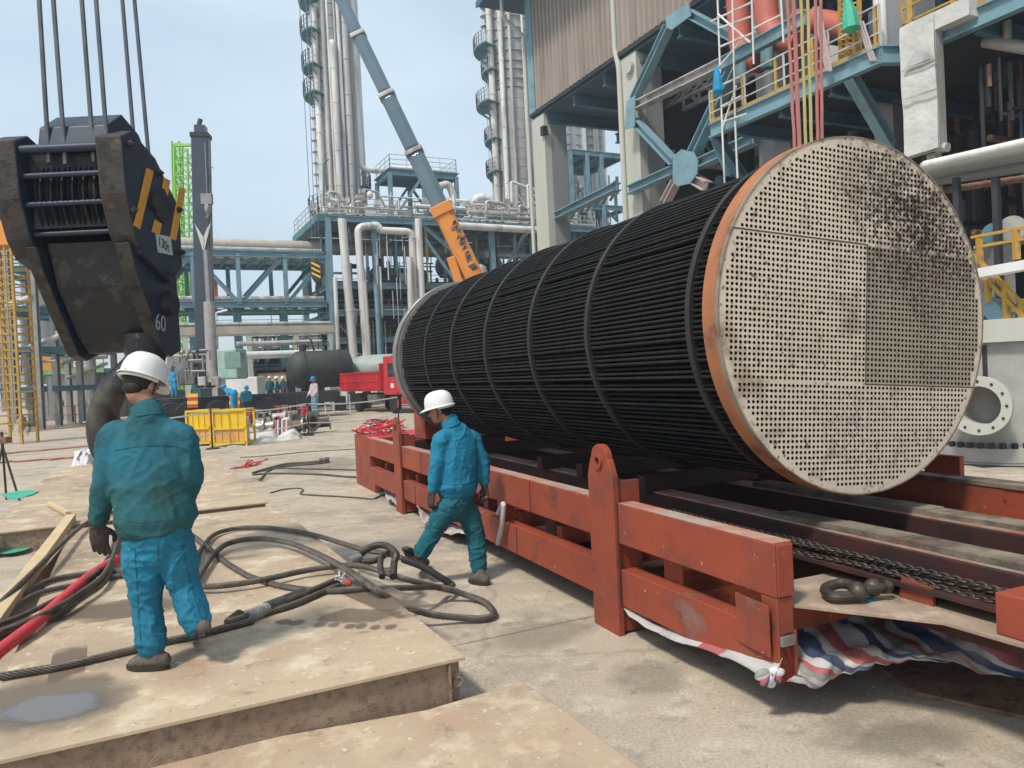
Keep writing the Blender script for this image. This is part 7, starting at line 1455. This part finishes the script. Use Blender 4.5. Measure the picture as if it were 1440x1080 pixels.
# pipes and decks in the dark bay at right
def bay(name, L, v, r, m, lb, j=True): return pipe(name, [GV(x, y, v) for x, y in L], r, m, lb, joints=j)
bay('vent_pipe', [(1386, 58), (1470, 72)], PV + 1, .16, 'silver2', 'short capped grey pipe hanging under the platform at upper right', False)
bay('hanger_rod', [(1416, 30), (1417, 62)], PV + 1, .10, 'silver2', 'vertical hanger holding the short capped pipe at upper right', False)
for k, (y0, y1, r, mm, lb) in enumerate(((232, 196, .10, 'silver', 'thin pale pipe along the top of the grey pipe bundle right of the tubesheet'), (240, 208, .24, 'concrete', 'thick grey pipe under the thin pale one right of the tubesheet'), (252, 226, .22, 'concrete', 'lower thick grey pipe right of the tubesheet'), (272, 248, .09, 'rust', 'dull red pipe below the grey pipes right of the tubesheet'))):
    bay('process_pipe', [(1300, y0), (1460, y1)], PV - 1 + k * .5, r, mm, lb)
t = thing('pipe_support', 'row of grey posts carrying the pipes right of the tubesheet', 'support', GV(1345, 250, PV - .6)); 
for x in (1290, 1345, 1400): q = GV(x, 250, PV - .6); b = MB(); b.box(Vector((q.x, q.y, q.z / 2)), (.14, .14, q.z), (GA, GN, UP)); b.build('post', M['dark'], t)
# bay equipment, colours darkened to stand in for its shade
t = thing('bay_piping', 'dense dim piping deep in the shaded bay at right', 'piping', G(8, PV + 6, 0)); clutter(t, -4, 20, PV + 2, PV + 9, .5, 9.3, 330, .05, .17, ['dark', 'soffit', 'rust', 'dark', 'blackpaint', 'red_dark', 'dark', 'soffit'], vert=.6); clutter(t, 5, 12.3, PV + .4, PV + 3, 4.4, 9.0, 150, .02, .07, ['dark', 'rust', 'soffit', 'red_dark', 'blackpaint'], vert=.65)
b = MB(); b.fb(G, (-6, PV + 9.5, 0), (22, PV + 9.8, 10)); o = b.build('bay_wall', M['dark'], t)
for k, (x, y, r, mm, lb) in enumerate(((1399, 330, .28, 'teal', 'round green painted vessel end in the shaded bay'), (1424, 322, .30, 'vessel', 'pale round vessel end in the shaded bay, right of the green one'))):
    c = GV(x, y, PV - .2); b = MB(); b.lathe(c, (-GN - GA * .5), [(-1.6, r * .8), (.0, r * .8), (.0, r), (.1, r), (.12, r * .5)], 24); o = b.build('vessel_end', M[mm], smooth=True); tag(o, lb, 'vessel')
    b = MB(); b.box(Vector((c.x, c.y + .6, (c.z - r) / 2)), (.5, .5, c.z - r)); b.build('pedestal', M['steel'], o)
    for ch in o.children: ch.location = (0, 0, 0)
# yellow stairs
st = thing('steel_stairs', 'yellow railed steel stairs climbing at far right beside the tubesheet', 'stairs', GV(1410, 440, 14))
SV = 14.0
b = MB()
for (x0, y0, x1, y1) in ((1368, 358, 1450, 440), (1372, 378, 1450, 455)): b.bar(GV(x0, y0, SV), GV(x1, y1, SV), .07)
for (x0, y0, x1, y1) in ((1377, 335, 1378, 372), (1428, 322, 1430, 365), (1389, 395, 1390, 425), (1413, 395, 1416, 448), (1436, 420, 1438, 470)): b.bar(GV(x0, y0, SV), GV(x1, y1, SV), .09)
b.bar(GV(1366, 334, SV), GV(1450, 318, SV), .05); b.bar(GV(1370, 348, SV), GV(1450, 334, SV), .05); b.build('handrail', M['yellow'], st)
b = MB(); b.bar(GV(1378, 418, SV + .1), GV(1460, 500, SV + .1), .12, .3); b.build('stringer', M['blue'], st)
b = MB()
for k in range(9): b.box(GV(1382 + k * 9, 414 + k * 9, SV + .5), (.28, .9, .04), (GA, GN, UP))
b.build('treads', M['steel'], st)
b = MB(); b.bar(GV(1370, 386, SV - .3), GV(1460, 370, SV - .3), .3, .16); b.build('landing_edge', M['white'], st)
q = GV(1440, 430, SV + .4); b = MB(); b.box(Vector((q.x, q.y, q.z / 2)), (.2, .2, q.z)); q = GV(1385, 400, SV + .4); b.box(Vector((q.x, q.y, q.z / 2)), (.2, .2, q.z)); b.build('stair_post', M['concrete'], st)
# ---------------------------------------------------------------- white vessel on the ground
vc = PZ(1432, 655, 0) + Vector((.35, .9, 0)); vd = (vc - CO); vr = 1.15
ve = thing('wrapped_vessel', 'film wrapped white vessel with bolted flange and open side nozzle, standing right of the tubesheet', 'vessel', vc)
dist = Vector((vc.x, vc.y, 0)).length; zt2 = PZ(1400, 470, 0)
def zz(x, y): return (CO + ray(x, y) * (vc.y / ray(x, y).y)).z
z_fl, z_fm, z_fb, z_top = zz(1400, 622), zz(1400, 640), zz(1400, 668), zz(1400, 452)
b = MB(); b.lathe(vc, UP, [(max(.02, z_fb + .0), vr), (z_fm - .02, vr), (z_fm - .02, vr - .02), (z_fm, vr - .02), (z_fm, vr), (z_fl, vr), (z_fl + .02, vr * .90), (z_top - .35, vr * .90)], 48); b.build('shell', M['vessel'], ve, smooth=True)
b = MB(); b.lathe(vc, UP, [(z_top - .36, vr * .92), (z_top - .36, vr * 1.02), (z_top, vr * 1.02), (z_top, 0.02)], 48); b.build('top_flange', M['concrete_w'], ve, smooth=True)
for k in range(44): a = 2 * math.pi * k / 44; b = MB(); q = vc + Vector((math.cos(a) * vr * .955, math.sin(a) * vr * .955, z_fl)); b.cyl(q, q + UP * .09, .05, 6); b.build('bolt', M['blackpaint'], ve)
b = MB(); b.box(vc + UP * max(.02, z_fb) / 2, (1.9, 1.9, max(.03, z_fb)), None); b.build('timber_skid', M['blackpaint'], ve)
nd = (-TN * .92 - TA * .38).normalized(); nz_ = zz(1385, 572); nz_ += .10; nc = vc + UP * nz_; b = MB(); b.lathe(nc, nd, [(.7, .34), (1.42, .34), (1.42, .46), (1.55, .46), (1.55, .31), (.9, .31), (.9, .02)], 32)
for k in range(12): a = 2 * math.pi * k / 12; u = UP.cross(nd).normalized(); q = nc + nd * 1.55 + (u * math.cos(a) + UP * math.sin(a)) * .385; b.cyl(q, q + nd * .015, .022, 6, mi=1)
b.build('nozzle', [M['concrete_w'], M['blackpaint']], ve, smooth=True, angle=40)
b = MB(); b.cyl(vc + nd * 1.0 + UP * (nz_ + .35), vc + nd * 1.0 + UP * (z_top - .4), .05, 8); b.cyl(vc + nd * .9 + TN * .25 + UP * (nz_ + .35), vc + nd * .9 + TN * .25 + UP * (z_top - .4), .05, 8); b.build('stay_rod', M['blackpaint'], ve, smooth=True)
# ================================================================ AIR
hz_m = bpy.data.materials.new('air'); hz_m.use_nodes = True; n = hz_m.node_tree.nodes; n.remove(n['Principled BSDF']); pv = n.new('ShaderNodeVolumePrincipled')
pv.inputs['Density'].default_value = HAZE; pv.inputs['Color'].default_value = (.80, .90, 1.0, 1); pv.inputs['Anisotropy'].default_value = .3
hz_m.node_tree.links.new(pv.outputs[0], n['Material Output'].inputs['Volume'])
hb_ = MB(); hb_.box((0, 150, 34), (700, 420, 72)); o = hb_.build('haze', hz_m); tag(o, kind='stuff')
